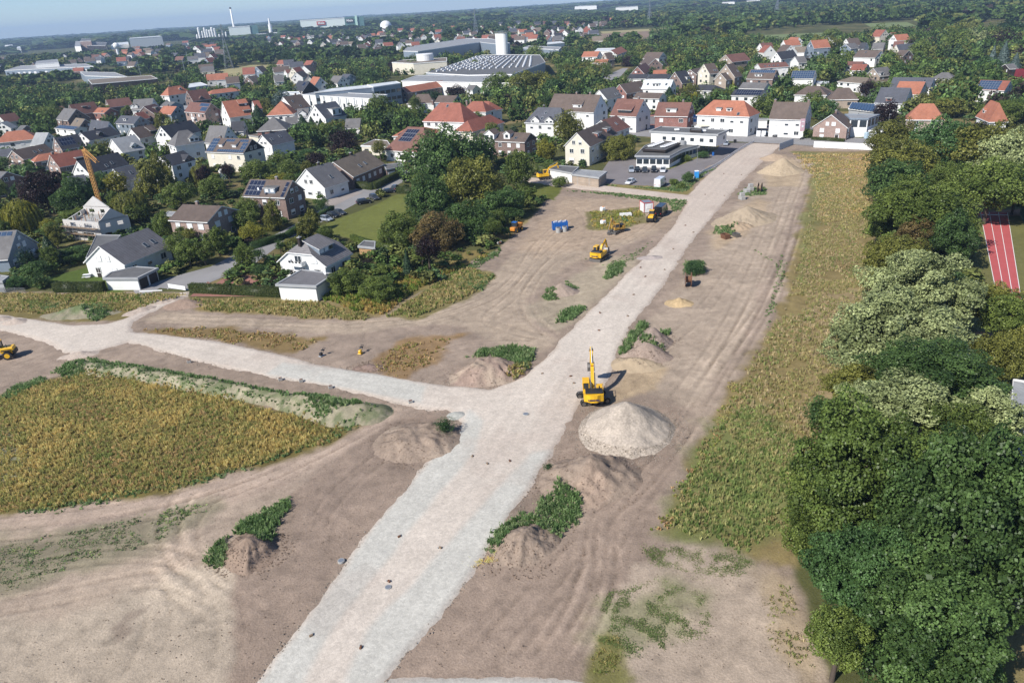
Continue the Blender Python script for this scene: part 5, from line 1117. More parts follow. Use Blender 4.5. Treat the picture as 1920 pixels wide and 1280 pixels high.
for i in range(12):
 s0,s1 = i / 12,(i + 1) / 12
 q0 = lambda s,o,dz: (*(t * L_ * s + nn * o),H_ + (16.5 - H_) * s + dz)
 for (o_,dz) in ((-.5,0),(.5,0),(0,.9)): m.cyl(q0(s0,o_,dz),q0(s1,o_,dz),.1,.1,4,M_CRANE,False)
 m.cyl(q0(s0,-.5,0),q0(s1,.5,0),.06,.06,4,M_CRANE,False); m.cyl(q0(s0,-.5,0),q0(s1,0,.9),.06,.06,4,M_CRANE,False); m.cyl(q0(s0,.5,0),q0(s1,0,.9),.06,.06,4,M_CRANE,False)
m.build('jib',cr,fix=False)
m = MB(); m.cbox((0,0,H_ + .3),(1.1,1.1,.5),M_CRANE); m.cyl((0,0,H_ + .8),(0,0,H_ + 1.2),.2,.12,6,M_CRANE); m.build('slewing_head',cr,fix=False)
m = MB(); m.cbox((0,0,.5),(4.5,4.5,1.0),M_CONC,bev=.1); m.build('ballast',cr,fix=False)
# ================================================================== vegetation
def quads(P,N,size,rng,asp=1.0,up=None):
 """one small leaf-spray quad at every point, facing roughly along N"""
 n = len(P); N = N / np.linalg.norm(N,axis=1,keepdims=True)
 if up is None: r = rng.normal(size=(n,3))
 else: r = np.tile(up,(n,1)) + rng.normal(size=(n,3)) * .25
 T = np.cross(N,r); T /= np.linalg.norm(T,axis=1,keepdims=True) + 1e-9; B = np.cross(N,T)
 s = (size * rng.uniform(.6,1.3,n))[:,None]; a = T * s; b = B * s * asp
 k = (N * s * rng.uniform(-.35,.35,n)[:,None])
 V = np.stack([P - a * .5,P - b * .5 + k,P + a * .5,P + b * .5 + k],1).reshape(-1,3)
 return V,np.arange(4 * n).reshape(n,4)
def fibo(n,rng,jit=.1):
 i = np.arange(n) + .5; ph = np.arccos(1 - 2 * i / n); th = math.pi * (1 + 5 ** .5) * i
 d = np.stack([np.cos(th) * np.sin(ph),np.sin(th) * np.sin(ph),np.cos(ph)],1) + rng.normal(size=(n,3)) * jit
 return d / np.linalg.norm(d,axis=1,keepdims=True)
def sph(c,r,nu=6,nv=4):
 V = []; F = []
 for j in range(nv + 1):
  t = math.pi * j / nv
  for i in range(nu): p = 2 * math.pi * i / nu; V.append((c[0] + r[0] * math.sin(t) * math.cos(p),c[1] + r[1] * math.sin(t) * math.sin(p),c[2] + r[2] * math.cos(t)))
 for j in range(nv):
  for i in range(nu): F.append((j * nu + i,j * nu + (i + 1) % nu,(j + 1) * nu + (i + 1) % nu,(j + 1) * nu + i))
 return V,F
def crown_arrays(seed,nleaf,leaf,nblob=22,rz=1.0,core=True,low=-.55,asp=.75,spread=.6,br=(.30,.50)):
 rng = np.random.default_rng(seed); d = fibo(nblob,rng,.22); d = d[d[:,2] > low]
 c = d * (spread * rng.uniform(.82,1.12,len(d)))[:,None]; r = rng.uniform(br[0],br[1],len(c))
 c = np.vstack([c,rng.normal(size=(3,3)) * .15]); r = np.append(r,[.5,.5,.5])
 w = r ** 2 / (r ** 2).sum(); bi = rng.choice(len(c),nleaf,p=w)
 n = rng.normal(size=(nleaf,3)); n /= np.linalg.norm(n,axis=1,keepdims=True); sq = rng.uniform(.75,1.25,(len(c),3)); sq[:,2] *= .85
 rad = r[bi] * (1 - .22 * rng.random(nleaf) ** 2 + .06 * rng.normal(size=nleaf)); P = c[bi] + n * sq[bi] * rad[:,None]; ph = rng.uniform(0,6.28,9); fr = 5.0
 lum = np.sin(P[:,0] * fr * 2.1 + ph[0] + 1.7 * np.sin(P[:,1] * fr * 1.3 + ph[1])) + np.sin(P[:,1] * fr * 2.3 + ph[2] + 1.5 * np.sin(P[:,2] * fr * 1.7 + ph[3])) + np.sin(P[:,2] * fr * 2.6 + ph[4] + 1.9 * np.sin(P[:,0] * fr * 1.1 + ph[5]))
 fine = np.sin(P[:,0] * 31 + ph[6] + 2 * np.sin(P[:,2] * 17)) + np.sin(P[:,1] * 29 + ph[7] + 2 * np.sin(P[:,0] * 19)) + np.sin(P[:,2] * 33 + ph[8] + 2 * np.sin(P[:,1] * 15))
 P = P * (1 + .05 * lum + .016 * fine)[:,None]; vis = (lum + .9 * fine + rng.normal(size=nleaf) * .6) > -1.9
 keep = np.ones(nleaf,bool)
 for k in range(len(c)):
  dd = np.linalg.norm(P - c[k],axis=1); keep &= ~((dd < r[k] * .86) & (bi != k))
 keep &= (P[:,2] > -1.05) & vis
 P = P[keep]; n = n[keep]; bi = bi[keep]
 nn = n + rng.normal(size=n.shape) * .8 + np.array([0,0,.45])
 V,F = quads(P,nn,leaf,rng,asp)
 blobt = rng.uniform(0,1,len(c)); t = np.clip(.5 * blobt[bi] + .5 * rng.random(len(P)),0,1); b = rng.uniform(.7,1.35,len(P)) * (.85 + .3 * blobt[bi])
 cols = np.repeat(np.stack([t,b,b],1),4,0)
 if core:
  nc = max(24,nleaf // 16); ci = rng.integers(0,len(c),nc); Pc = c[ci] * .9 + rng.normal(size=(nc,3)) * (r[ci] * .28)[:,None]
  cv,cf = quads(Pc,rng.normal(size=(nc,3)),max(leaf * 2.2,.07),rng,.9); F = np.vstack([F,cf + len(V)]); V = np.vstack([V,cv]); cols = np.vstack([cols,np.tile([.3,.85,.85],(len(cv),1))])  # inner sprays tinted darker: shade inside the crown put into the colour
 V[:,2] *= rz; return V,F,cols
def conifer_arrays(seed,n,leaf,tiers=11):
 rng = np.random.default_rng(seed); z = 1 - rng.random(n) ** .62; z = np.clip(1 - (1 - z),0,1)
 z = 1 - np.sqrt(rng.random(n)); tt = (z * tiers) % 1; rr = (1 - z) * (.72 + .42 * (1 - tt)) + .02; th = rng.random(n) * 2 * math.pi
 rr *= 1 + .14 * np.sin(th * 7 + np.floor(z * tiers) * 2.1); rr *= rng.uniform(.75,1.03,n)
 P = np.stack([rr * np.cos(th),rr * np.sin(th),z * 2 - 1 - .05 * rr],1); N = np.stack([np.cos(th),np.sin(th),np.full(n,.9)],1) + rng.normal(size=(n,3)) * .35
 V,F = quads(P,N,leaf,rng,.8); b = rng.uniform(.7,1.25,n); cols = np.repeat(np.stack([rng.random(n),b,b],1),4,0)
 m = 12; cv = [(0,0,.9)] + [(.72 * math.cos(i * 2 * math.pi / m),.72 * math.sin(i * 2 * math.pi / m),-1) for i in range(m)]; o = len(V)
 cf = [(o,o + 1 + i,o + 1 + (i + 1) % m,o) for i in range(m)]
 return np.vstack([V,cv]),np.vstack([F,cf]),np.vstack([cols,np.tile([0,.7,.7],(len(cv),1))])  # inner cone coloured darker than the needles, painting the shade within
def willow_arrays(seed,n,leaf):
 rng = np.random.default_rng(seed); ns = 420; d = fibo(ns,rng,.2); d[:,2] = np.abs(d[:,2]) * .9; k = rng.integers(0,ns,n); L = rng.uniform(.5,1.35,ns); t = rng.random(n)
 base = d * np.array([.95,.95,.8]) * rng.uniform(.75,1.0,ns)[:,None]
 P = base[k]; P[:,2] -= t * L[k]; P[:,:2] *= (1 + .12 * np.sin(t * 2))[:,None]; P += rng.normal(size=(n,3)) * .018
 N = P * np.array([1,1,.2]) + rng.normal(size=(n,3)) * .3
 V,F = quads(P,N,leaf,rng,2.6,np.array([0,0,1.])); b = rng.uniform(.75,1.25,ns)[k]; cols = np.repeat(np.stack([rng.random(ns)[k],b,b],1),4,0)
 v,f = sph((0,0,-.1),(.72,.72,.75),9,6); o = len(V)
 return np.vstack([V,v]),np.vstack([F,[tuple(o + i for i in q) for q in f]]),np.vstack([cols,np.tile([.1,.7,.7],(len(v),1))])  # filler ball darkened in colour to stand for shade behind the strands
CM = {}
def crown_mesh(kind,lod,var):
 k = (kind,lod,var)
 if k in CM: return CM[k]
 sd = var * 31 + {'big': 1,'near': 2,'mid': 3,'far': 4}[lod]
 nl,lf,nb = {'big': (78000,.041,70),'near': (30000,.058,38),'mid': (11000,.08,26),'far': (1700,.18,14)}[lod]
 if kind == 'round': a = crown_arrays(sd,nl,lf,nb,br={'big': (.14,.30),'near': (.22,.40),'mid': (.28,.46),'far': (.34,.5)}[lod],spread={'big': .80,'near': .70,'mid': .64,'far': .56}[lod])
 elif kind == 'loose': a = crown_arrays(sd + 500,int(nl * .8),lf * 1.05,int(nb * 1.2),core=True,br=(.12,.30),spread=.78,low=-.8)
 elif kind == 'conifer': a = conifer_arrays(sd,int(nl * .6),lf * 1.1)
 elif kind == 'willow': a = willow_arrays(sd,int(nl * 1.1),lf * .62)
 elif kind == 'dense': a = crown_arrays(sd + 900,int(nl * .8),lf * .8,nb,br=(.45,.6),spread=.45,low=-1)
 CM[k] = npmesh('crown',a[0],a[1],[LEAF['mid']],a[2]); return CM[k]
TM = {}
def trunk_mesh(var):
 if var in TM: return TM[var]
 rr = random.Random(var); m = MB(); m.cyl((0,0,0),(.02,.01,.45),.05,.036,8,M_BARK,False); m.cyl((.02,.01,.45),(0,.03,.8),.036,.02,7,M_BARK,False)
 for i in range(6):
  a = i * 1.05 + rr.random(); z0 = .32 + .06 * i; l = .22 + rr.random() * .1; m.cyl((.01,.01,z0),(l * math.cos(a),l * math.sin(a),z0 + .2),.02,.008,5,M_BARK,False)
 TM[var] = m.mesh('trunk',True); return TM[var]
TREES = []
def tree_at(x,y,h,R,sp='mid',kind='round',lod=None,Rz=None,name=None,label=None,adj=None,low=None,rz=None):
 dep = depth(x,y,h / 2)
 if lod is None: lod = 'big' if R * 1400 / dep > 85 else ('near' if R * 1400 / dep > 32 else ('mid' if R * 1400 / dep > 11 else 'far'))
 var = random.randint(0,{'big': 3,'near': 3,'mid': 4,'far': 3}[lod]); me = crown_mesh(kind,lod,var)
 if kind == 'conifer': Rz = h * .47; zc = h - Rz
 elif kind == 'willow': Rz = Rz or h * .5; zc = h - Rz * .8
 else:
  Rz = Rz or min(R * 1.05,h * .47); zc = h - Rz * .97
 nm = name or {'conifer': 'conifer','willow': 'willow'}.get(kind,'shrub' if h < 3.2 else 'tree')
 root = empty(nm,(x,y,0),random.random() * 6.28 if kind != 'x' else 0)
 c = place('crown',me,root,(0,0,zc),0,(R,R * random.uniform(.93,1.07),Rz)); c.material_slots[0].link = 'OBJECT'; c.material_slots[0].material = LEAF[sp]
 if zc - Rz > -.3 or lod in ('big','near'):
  s = (zc + Rz * .2) / .8; place('trunk',trunk_mesh(var % 3),root,(0,0,0),0,(max(s * .7,R * .5),max(s * .7,R * .5),s))
 if label: tag(root,label,'shrub' if nm == 'shrub' else 'tree')
 TREES.append((root,x,y,h,R,sp,kind,label)); return root
def T(cid,xc,yt,rp,h,sp='mid',kind='round',label=None,ry=None,**k):
 """crown whose top shows at (xc, yt) with half width rp crop pixels"""
 s = CROP[cid][2]; q = C(cid,(xc,yt)); p = G(q[0],q[1],h); dep = depth(p[0],p[1],h * .7); R = rp / s * dep / FPX
 return tree_at(p[0],p[1],h,R,sp,kind,label=label,Rz=(ry / s * dep / FPX) if ry else None,**k)
CROP['R'] = (1500,250,2.845); CROP['g'] = (1440,450,3.2); CROP['S'] = (1100,700,2.206)
for a in [
('P',1645,772,140,15,'hue','round','huge dark green tree filling the lower right, left crown of the pair',150),('P',1850,825,150,17,'dark','round','huge dark green tree in the lower right corner',190),
('P',1560,850,78,10,'mid','round','green tree bulging over the weeds left of the huge corner trees',100),('P',1640,1000,110,10,'grn','round','lower fresh green tree at the foot of the huge corner trees',110),('P',1760,1080,150,10,'dark','round','dark green tree crown at the very bottom right edge',120),
('P',1530,960,55,6,'mid','round','bushy green tree at the weed edge below the bulging green tree',60),('P',1580,1150,60,7,'mid','round','green lower tree beside the bare soil at the bottom right',60),
('P',1735,474,98,15,'silver','round','rear one of the two silvery lime trees above the dark crowns',90),('P',1700,560,125,15,'silver','round','front and larger one of the two silvery lime trees',95),
('P',1765,652,115,14,'dark','round','dark green tree in front of the silvery limes',62),('P',1815,765,70,13,'mid','round','green tree between the silvery limes and the lower right corner tree',60),('P',1610,715,40,9,'silver','loose','pale leaved tree sprawling towards the weeds below the limes',45),('P',1700,712,82,13.5,'silver','round','half hidden pale flowering tree above the huge dark crown',50),('P',1860,730,75,13,'silver','loose','grey green loose tree beside the weathered shed',60),
('P',1610,690,60,9,'olive','round','olive yellow tree on the weed side of the silvery limes',42),('P',1545,745,32,6,'dark','round','small blue green bush tree at the weed edge',34),
('P',1735,335,92,15,'mid','round','broad green tree above the olive bushes in the right row',78),('P',1690,440,55,9,'olive','round','olive bush tree left of the broad green one in the right row',45),('P',1795,400,45,11,'dark','round','dark tree beside the red running track',50),('P',1650,460,28,7,'olive','loose','yellowish tree at the weed edge right of the field',35),
('P',1725,405,38,10,'rust','loose','partly withered brown tree in the right row',34),
('P',1700,262,62,12,'olive','round','olive brown tree near the white fence',52),('P',1770,222,62,15,'grn','round','blue green tall tree above the olive brown one',62),('P',1680,225,45,11,'olive','round','first tree of the right row beside the white fence',45),('P',1690,300,60,11,'dark','round','dark green crown below the olive brown tree',45),
('P',1850,225,75,15,'olive','round','wide olive tree at upper right below the salmon roofs',68),('P',1905,240,60,15,'silver','loose','grey silvery tree at the right edge above the track',70),('P',1870,300,68,14,'mid','round','green tree just behind the running track',55),('P',1790,300,40,11,'mid','round','green tree left behind the running track',40),('P',1915,320,40,10,'dark','round','dark green tree cut by the right edge behind the track',40),
('P',1870,530,52,9,'olive','round','olive tree at the near end of the running track',45),('P',1905,555,50,9,'mid','round','green tree right of the olive one by the track end',45),('P',1875,625,55,9,'olive','round','yellow olive tree above the weathered shed',60),('P',1925,610,45,9,'olive','loose','loose olive crown cut by the right edge',50),
('P',1820,780,60,12,'silver','loose','small pale crown between the shed and the corner trees',45),
('P',828,238,72,16,'dark','round','tall dark green tree standing over the middle grove',72),('P',885,292,66,14,'olive','round','tall olive green tree in the middle grove',68),('P',900,250,30,12,'dark','round','dark green tree behind the olive one in the middle grove',40),
('P',970,278,28,12,'mid','round','slender green tree left of the far yellow digger',44),('P',815,400,52,8,'rust','round','brownish bushy tree at the end of the middle grove',46),('P',745,398,42,8,'mid','round','green bushy tree on the left end of the middle grove',46),('P',870,380,50,8,'dark','round','low dark tree at the grove edge beside the dumper',40),('P',940,352,44,8,'dark','round','low dark green tree right end of the middle grove',34),
('P',905,405,30,5,'dark','round','dark bush at the foot of the grove beside the dumper',24),('P',985,348,28,5,'mid','loose','green bush on the grass at the right end of the grove',20),('P',800,330,44,11,'dark','round','dark green crown on the left side of the middle grove',55),
('P',1160,250,33,8.5,'olive','round','round yellow green tree on the car park beside the office',31),('P',1065,207,30,12,'olive','round','green tree in front of the slate roofed white apartments',36),('P',1022,258,20,8,'yellow','loose','yellow weeping tree beside the white apartments',24),('P',1050,330,16,3.2,'mid','round','round bush behind the garages near the far digger',12),
('P',945,132,45,15,'mid','round','left crown of the two large trees in the town centre',50),('P',1000,128,50,16,'olive','round','right crown of the two large trees in the town centre',52),('P',1035,145,24,12,'grn','loose','light green tree right of the two large town trees',26),
('P',708,182,44,13,'mid','round','round green tree right of the white sports hall',44),('P',755,196,34,11,'mid','round','green tree right of the round one by the sports hall',34),('P',640,240,28,10,'purple','round','round dark purple tree in the garden behind the beige roof',30),('P',595,232,26,9,'mid','round','green tree left of the dark purple one',32),('P',590,285,20,5,'purple','round','low purple bush below the dark purple tree',13),('P',680,205,20,9,'mid','round','green tree below the sports hall corner',26),
('P',565,215,20,9,'conifer','conifer','dark fir behind the modern white house garden',None),('P',582,218,17,9,'conifer','conifer','second dark fir right of the first in that garden',None),('P',600,222,15,8,'conifer','conifer','third dark fir beside the modern white house',None),('P',630,222,22,7,'olive','round','olive garden tree below the modern white house',20),
('P',520,282,22,7,'mid','round','round bush tree under the terrace awning house',20),('P',480,300,34,7,'mid','round','wide garden tree between the cream house and the solar brick house',24),('P',540,300,26,6,'mid','round','garden tree behind the solar brick house',20),('P',562,320,10,4,'grn','dense','blue green clipped bush behind the steep white gable',12),('P',522,325,22,4,'yellow','round','yellow green bush behind the solar brick house chimney',10),
('P',421,302,11,6,'blue','conifer','small blue spruce before the big cream house',None),('P',528,170,22,12,'blue','round','grey blue conifer left of the sports hall',28),('P',505,168,14,9,'purple','round','dark purple tree left of the grey blue conifer',16),('P',480,195,16,9,'conifer','conifer','dark conifer beside the red annex',None),('P',494,185,16,9,'olive','round','yellow green tree beside the red annex',24),('P',460,224,16,7,'olive','round','small green tree right of the black roofed bungalow',18),
('P',95,195,24,11,'mid','round','round green tree left of the wine red roofs',24),('P',82,198,26,12,'mid','round','round tree standing above the orange hipped roof',30),('P',42,190,22,12,'dark','round','dark green tree at left above the wine red roof',32),('P',192,258,25,7,'olive','dense','dome shaped clipped tree before the pale slate roof',18),('P',20,252,12,5,'dark','dense','dark rounded bush in front of the orange hipped roof',12),('P',300,210,16,9,'olive','loose','loose birch between the blue slate roofs and the villa',22),('P',376,238,9,6,'olive','round','small bright tree behind the old white villa',11),
('P',208,322,26,8,'yellow','round','yellow green tree with white blossoms right of the crane',24),('P',165,330,14,6,'grn','loose','small fresh green tree left of the crane mast',16),('P',278,290,38,13,'olive','loose','tall drooping birch right of the crane',56),('P',330,340,32,9,'mid','round','green tree in front of the tall gabled house',26),('P',372,305,22,8,'olive','willow','small weeping willow before the big cream house',None),('P',395,330,26,7,'mid','round','wide garden tree below the big cream house',22),
('P',70,320,42,13,'purple','round','large blackish purple beech at the left',42),('P',130,334,42,11,'dark','round','dark green tree right of the purple beech',36),('P',28,372,34,10,'yellow','willow','yellow green weeping willow at the left edge',None),('P',235,355,34,9,'olive','willow','weeping tree right of the crane foot',None),('P',250,378,26,6,'mid','round','bush tree under the weeping tree',20),('P',215,372,22,6,'mid','round','green bush tree left of the blue pool cover',18),('P',0,260,14,7,'dark','round','dark bush at the left edge beside the dark low roof',14),
('P',40,460,16,7,'conifer','dense','slim dark columnar conifer beside the blue house',26),('P',83,440,24,7.5,'conifer','conifer','dark spruce right of the blue house',None),('P',60,490,26,4,'dark','round','dark bush below the spruce by the blue house',17),('P',68,512,21,3.5,'dark','dense','round dark bush by the wire fence',15),('P',25,518,18,3,'grn','round','bush at the left end of the wire fence',12),('P',95,420,16,6.5,'olive','loose','thin tree with yellowing leaves before the building site',24),('P',150,462,36,3.2,'dark','round','low dark shrub bed beside the lawn',14),('P',110,468,22,3,'dark','round','dark shrub left of the shrub bed',12),('P',150,395,60,4,'mid','loose','shrubs in front of the unfinished house',12),
('P',300,395,20,7.5,'mid','round','green tree left of the pale pink brick house',30),('P',315,440,16,4,'dark','round','dark bush below the pale pink brick house',14),('P',345,448,25,6.5,'mid','round','round crowned street tree beside the lane end',25),('P',375,450,22,6,'mid','loose','green tree next to the round crowned street tree',20),('P',400,425,26,7,'mid','loose','feathery green tree in front of the pink brick house',26),('P',425,385,22,7,'grn','loose','fresh green tree right of the pink brick house',30),('P',470,418,24,5,'yellow','round','yellow green bush on the lane hedge',17),('P',455,390,26,6.5,'mid','round','dark green tree before the balcony of the solar brick house',24),('P',505,375,20,8,'olive','loose','tall birch in front of the solar brick house',36),
('P',453,456,22,6.5,'mid','round','dense green tree at the lane bend',28),('P',481,494,15,3.6,'dark','dense','ball shaped clipped tree before the half hipped house',15),('P',428,506,15,2.2,'olive','dense','round yellow green bush on the red paving',10),('P',480,462,16,3.5,'dark','dense','round dark bush beside the dense tree at the lane bend',14),('P',521,446,10,4,'dark','dense','dark egg shaped bush on the far side of the half hipped house',12),('P',545,446,20,2.4,'olive','round','low yellow green shrubs by the lane',8),('P',583,390,15,6,'olive','loose','slim yellow green street tree beside the parked cars',24),
('P',600,370,15,4.5,'dark','dense','round dark green tree below the steep white gable',14),('P',572,278,14,5,'grn','round','pale green shrub behind the steep white gable',10),('P',645,505,34,5,'mid','round','green bush tree right of the tiled rim garage',26),('P',705,520,38,4.5,'mid','round','wide green bush at the edge of the weeds',26),('P',720,495,26,3.4,'mid','loose','lower bush behind the wide green one',14),('P',775,370,12,5,'dark','dense','dark bush beside the lawn',12),
('P',832,782,23,2.6,'weed','dense','round weedy bush on the brown soil mound at the junction',19),('P',1303,488,21,2.6,'weed','round','dark green bush on the small mound behind the cable drum',17),('P',1062,900,12,1.3,'weed','dense','single small bush on the big brown mound',9),('P',1027,868,10,1.,'weed','dense','tiny bush on the left slope of the big brown mound',8),
('P',1228,153,14,7,'conifer','conifer','dark fir beside the red brick street house',None),('P',1255,162,18,8,'conifer','conifer','broad dark fir before the white metal roof',None),('P',1297,156,24,8,'olive','round','green tree behind the red brick street house',20),('P',1303,172,11,6,'yellow','round','small yellow tree behind the shop roofs',12),('P',1348,164,28,8,'mid','round','wide green tree behind the orange shop roof',20),('P',1375,150,8,6,'yellow','conifer','pointed yellow conifer before the beige gable',None),('P',1435,175,28,9,'mid','round','dark green tree left of the brown shop roof',28),('P',1495,157,18,8,'mid','round','green round tree behind the brown shop roof',16),('P',1530,170,26,9,'mid','round','green tree right of the brown shop roof',28),('P',1555,185,18,7,'grn','round','pale green tree above the brick gable of the terrace house',20),
('P',1665,188,23,8,'purple','round','black purple beech in front of the steep slate roof',25),('P',1530,238,11,3.2,'dark','dense','clipped bush left of the brick gable',10),('P',1538,239,7,2.6,'dark','dense','left one of two clipped cones at the brick gable',8),('P',1556,239,7,2.6,'dark','dense','right one of two clipped cones at the brick gable',8),('P',1515,240,13,3.4,'mid','round','large bush beside the satellite dish house',13),('P',1638,256,6,1.8,'mid','round','small shrub beside the pale container',6),
('P',1290,322,12,3.2,'dark','round','dark shrub on the bank beside the portable toilet',10),('P',1264,334,10,2.,'mid','round','shrub right of the white delivery van',7),('P',1278,341,10,2.,'mid','round','lower shrub on the bank left of the gravel road',8),('P',1268,285,11,2.2,'dark','round','dark bush before the office windows',8),('P',1318,283,12,2.4,'grn','round','round shrub under the overhanging office floor',8),('P',1285,290,12,2.,'mid','round','shrub between the office windows and the bank',8),
('P',1085,68,0.1,.1,'mid','round',None,None),
('P',1102,115,30,11,'olive','round','yellow olive tree left of the street bend',30),('P',1072,117,20,12,'olive','loose','grey green drooping tree by the street hedge',28),('P',1060,118,18,9,'mid','round','green tree behind the two large town trees',22),('P',1130,115,20,9,'mid','round','green tree overhanging the street bend',22),('P',1003,82,22,13,'mid','round','tall tree right of the white silos',28),('P',1075,92,14,10,'dark','round','dark tree behind the factory roof corner',18),('P',888,112,16,11,'mid','round','round tree standing before the factory roof',18),('P',780,108,30,12,'mid','round','green tree at the left end of the factory roof',24),('P',740,112,22,10,'purple','round','dark purple tree behind the school block',20),('P',690,130,24,11,'dark','round','dark green tree behind the narrow orange roof',22),('P',810,168,19,11,'conifer','round','dark pine left of the big red villa',26),('P',887,152,12,9,'dark','round','umbrella pine before the small white house',14),('P',855,160,22,7,'purple','round','dark purple hedge tree left of the umbrella pine',12),('P',870,148,7,8,'dark','dense','narrow dark tree left of the umbrella pine',12),('P',945,152,12,8,'olive','loose','small reddish green tree by the works hall',14),
('P',1187,92,20,10,'mid','round','bright green tree right of the street bend',26),('P',1180,102,14,9,'purple','round','dark purple tree at the street bend',16),('P',1255,90,20,10,'purple','round','large dark purple tree behind the brick gables',28),('P',1308,82,20,10,'yellow','willow','pale green weeping willow behind the cream gable',None),('P',1290,98,14,8,'conifer','conifer','dark fir below the weeping willow',None),('P',1362,62,18,11,'yellow','round','bright yellow green tree near the meadow',22),('P',1385,60,22,12,'mid','round','green tree right of the bright yellow one',26),('P',1185,65,24,12,'mid','round','dark crowned tree before the brown field',26),('P',1300,35,50,18,'dark','round','huge dark tree mass left of the meadow',44),('P',1245,48,42,16,'dark','round','dark tree left in the mass before the meadow',38),('P',1365,28,50,19,'dark','round','tallest dark tree before the meadow',48),('P',1415,60,20,10,'dark','round','dark tree at the left end of the meadow',22),
('P',1545,66,40,14,'olive','round','great pale olive tree in the right town',48),('P',1585,95,20,9,'mid','round','green tree tucked right of the great olive tree',24),('P',1465,72,20,10,'purple','round','purple tree behind the black roofed white gable',20),('P',1562,52,20,12,'mid','round','green tree behind the great olive tree',14),('P',1675,95,22,10,'olive','round','olive tree beside the white balcony gable',26),('P',1730,75,36,13,'mid','loose','broad grey green tree in the right park',44),('P',1760,105,20,9,'olive','round','yellow green tree in the right park',24),('P',1800,108,28,10,'mid','round','green tree below the park trees near blue firs',28),('P',1850,105,28,10,'grn','round','bright green tree left of the blue firs',26),('P',1888,76,14,14,'blue','conifer','tall blue fir at the upper right',None),('P',1866,84,10,12,'blue','conifer','slimmer blue fir left of the tall one',None),('P',1908,98,14,11,'blue','conifer','blue fir cut by the right edge',None),('P',1800,55,40,15,'mid','round','wide green park tree right of the broad grey green one',40),('P',1840,55,30,14,'silver','loose','silver green park tree before the blue firs',26),('P',1885,58,30,13,'purple','round','dark purple tree behind the blue firs',26),('P',1900,35,26,15,'conifer','round','dark round topped tree at the top right corner',26),('P',1700,55,34,14,'dark','round','dark park tree left of the broad grey green one',34),('P',1660,45,30,14,'mid','round','mid green tree behind the grey pointed roofs',28),('P',1760,38,34,15,'mid','round','green park tree at the top behind the broad one',34),('P',1805,38,30,15,'olive','round','olive park tree at the top near the corner',30),
('P',1640,150,18,7,'mid','round','round green tree beside the flat solar garage',16),('P',1700,130,22,8,'olive','round','yellow green bushes above the steep slate roof',14),('P',1780,180,32,8,'olive','round','olive tree mass between the slate and salmon roofs',22),('P',1800,140,22,7,'mid','round','green bush right of the dull grey hipped roof',18),('P',1735,175,30,7,'olive','round','yellow green tree right of the steep slate roof',22),('P',1885,185,34,9,'mid','round','green tree below the solar squared red roof',26),('P',1660,155,22,7,'mid','round','green tree before the flat solar garage',16),('P',1490,130,10,6,'olive','round','small garden tree below the blue solar roof',9),
]:
 cid,xc,yt,rp,h,sp,kd,lb,ry = a
 if lb: T(cid,xc,yt,rp,h,sp,kd,lb,ry)
# ---------------------------------------------------------------- landmarks used to describe repeated things
for (a,b,n) in [(170,340,'the orange crane'),(150,440,'the unfinished house'),(240,470,'the barrel tiled house'),(370,400,'the pink brick house'),(510,370,'the solar brick house'),(600,340,'the steep white gable'),(670,310,'the beige roofed house'),(600,480,'the half hipped house'),(440,280,'the big cream house'),(560,265,'the awning house'),(415,200,'the orange gabled house'),(530,210,'the orange pyramid roof'),
   (610,200,'the modern white house'),(330,300,'the tall gabled house'),(340,255,'the old white villa'),(250,230,'the round dormer house'),(70,260,'the orange hipped roof'),(50,295,'the wide brick house'),(120,300,'the red tiled house'),(320,165,'the grand orange villa'),(160,205,'the wine red roof'),(700,190,'the sports hall'),(830,215,'the big red villa'),(740,280,'the nursery'),(940,260,'the brown apartment house'),
   (1015,235,'the slate apartments'),(1080,200,'the huge brown roof'),(1100,260,'the cream dormer house'),(1180,210,'the triple dormer house'),(1265,215,'the red brick house'),(1365,215,'the orange shop roof'),(1480,220,'the satellite dish house'),(1230,160,'the white metal roof'),(1360,140,'the beige brick gables'),(1440,140,'the blue solar strip'),(1500,140,'the solar covered house'),(1270,270,'the office'),(1555,240,'the pink brick gable'),
   (1690,200,'the steep slate roof'),(1750,220,'the left salmon roof'),(1850,200,'the right salmon roof'),(1850,170,'the solar squared roof'),(1580,200,'the eyebrow dormer bungalow'),(1640,130,'the red bungalow'),(940,90,'the white silos'),(850,120,'the factory roof'),(800,80,'the blue warehouse'),(620,45,'the giant warehouse'),(430,60,'the tall chimney'),(425,110,'the tall pylon'),(450,135,'the stubble field'),(230,155,'the dark supermarket'),(90,120,'the far left business hall'),(150,85,'the far office block'),(260,75,'the pale green far hall'),
   (560,170,'the black timber house'),(780,165,'the orange school wing'),(1100,100,'the orange roofs'),(1180,68,'the brown field'),(1480,70,'the meadow'),(1790,70,'the right park'),(900,45,'the distant pylon'),(1080,12,'the horizon hall'),(1030,60,'the faint middle roofs')]:
 LAND.append((a,b,n))
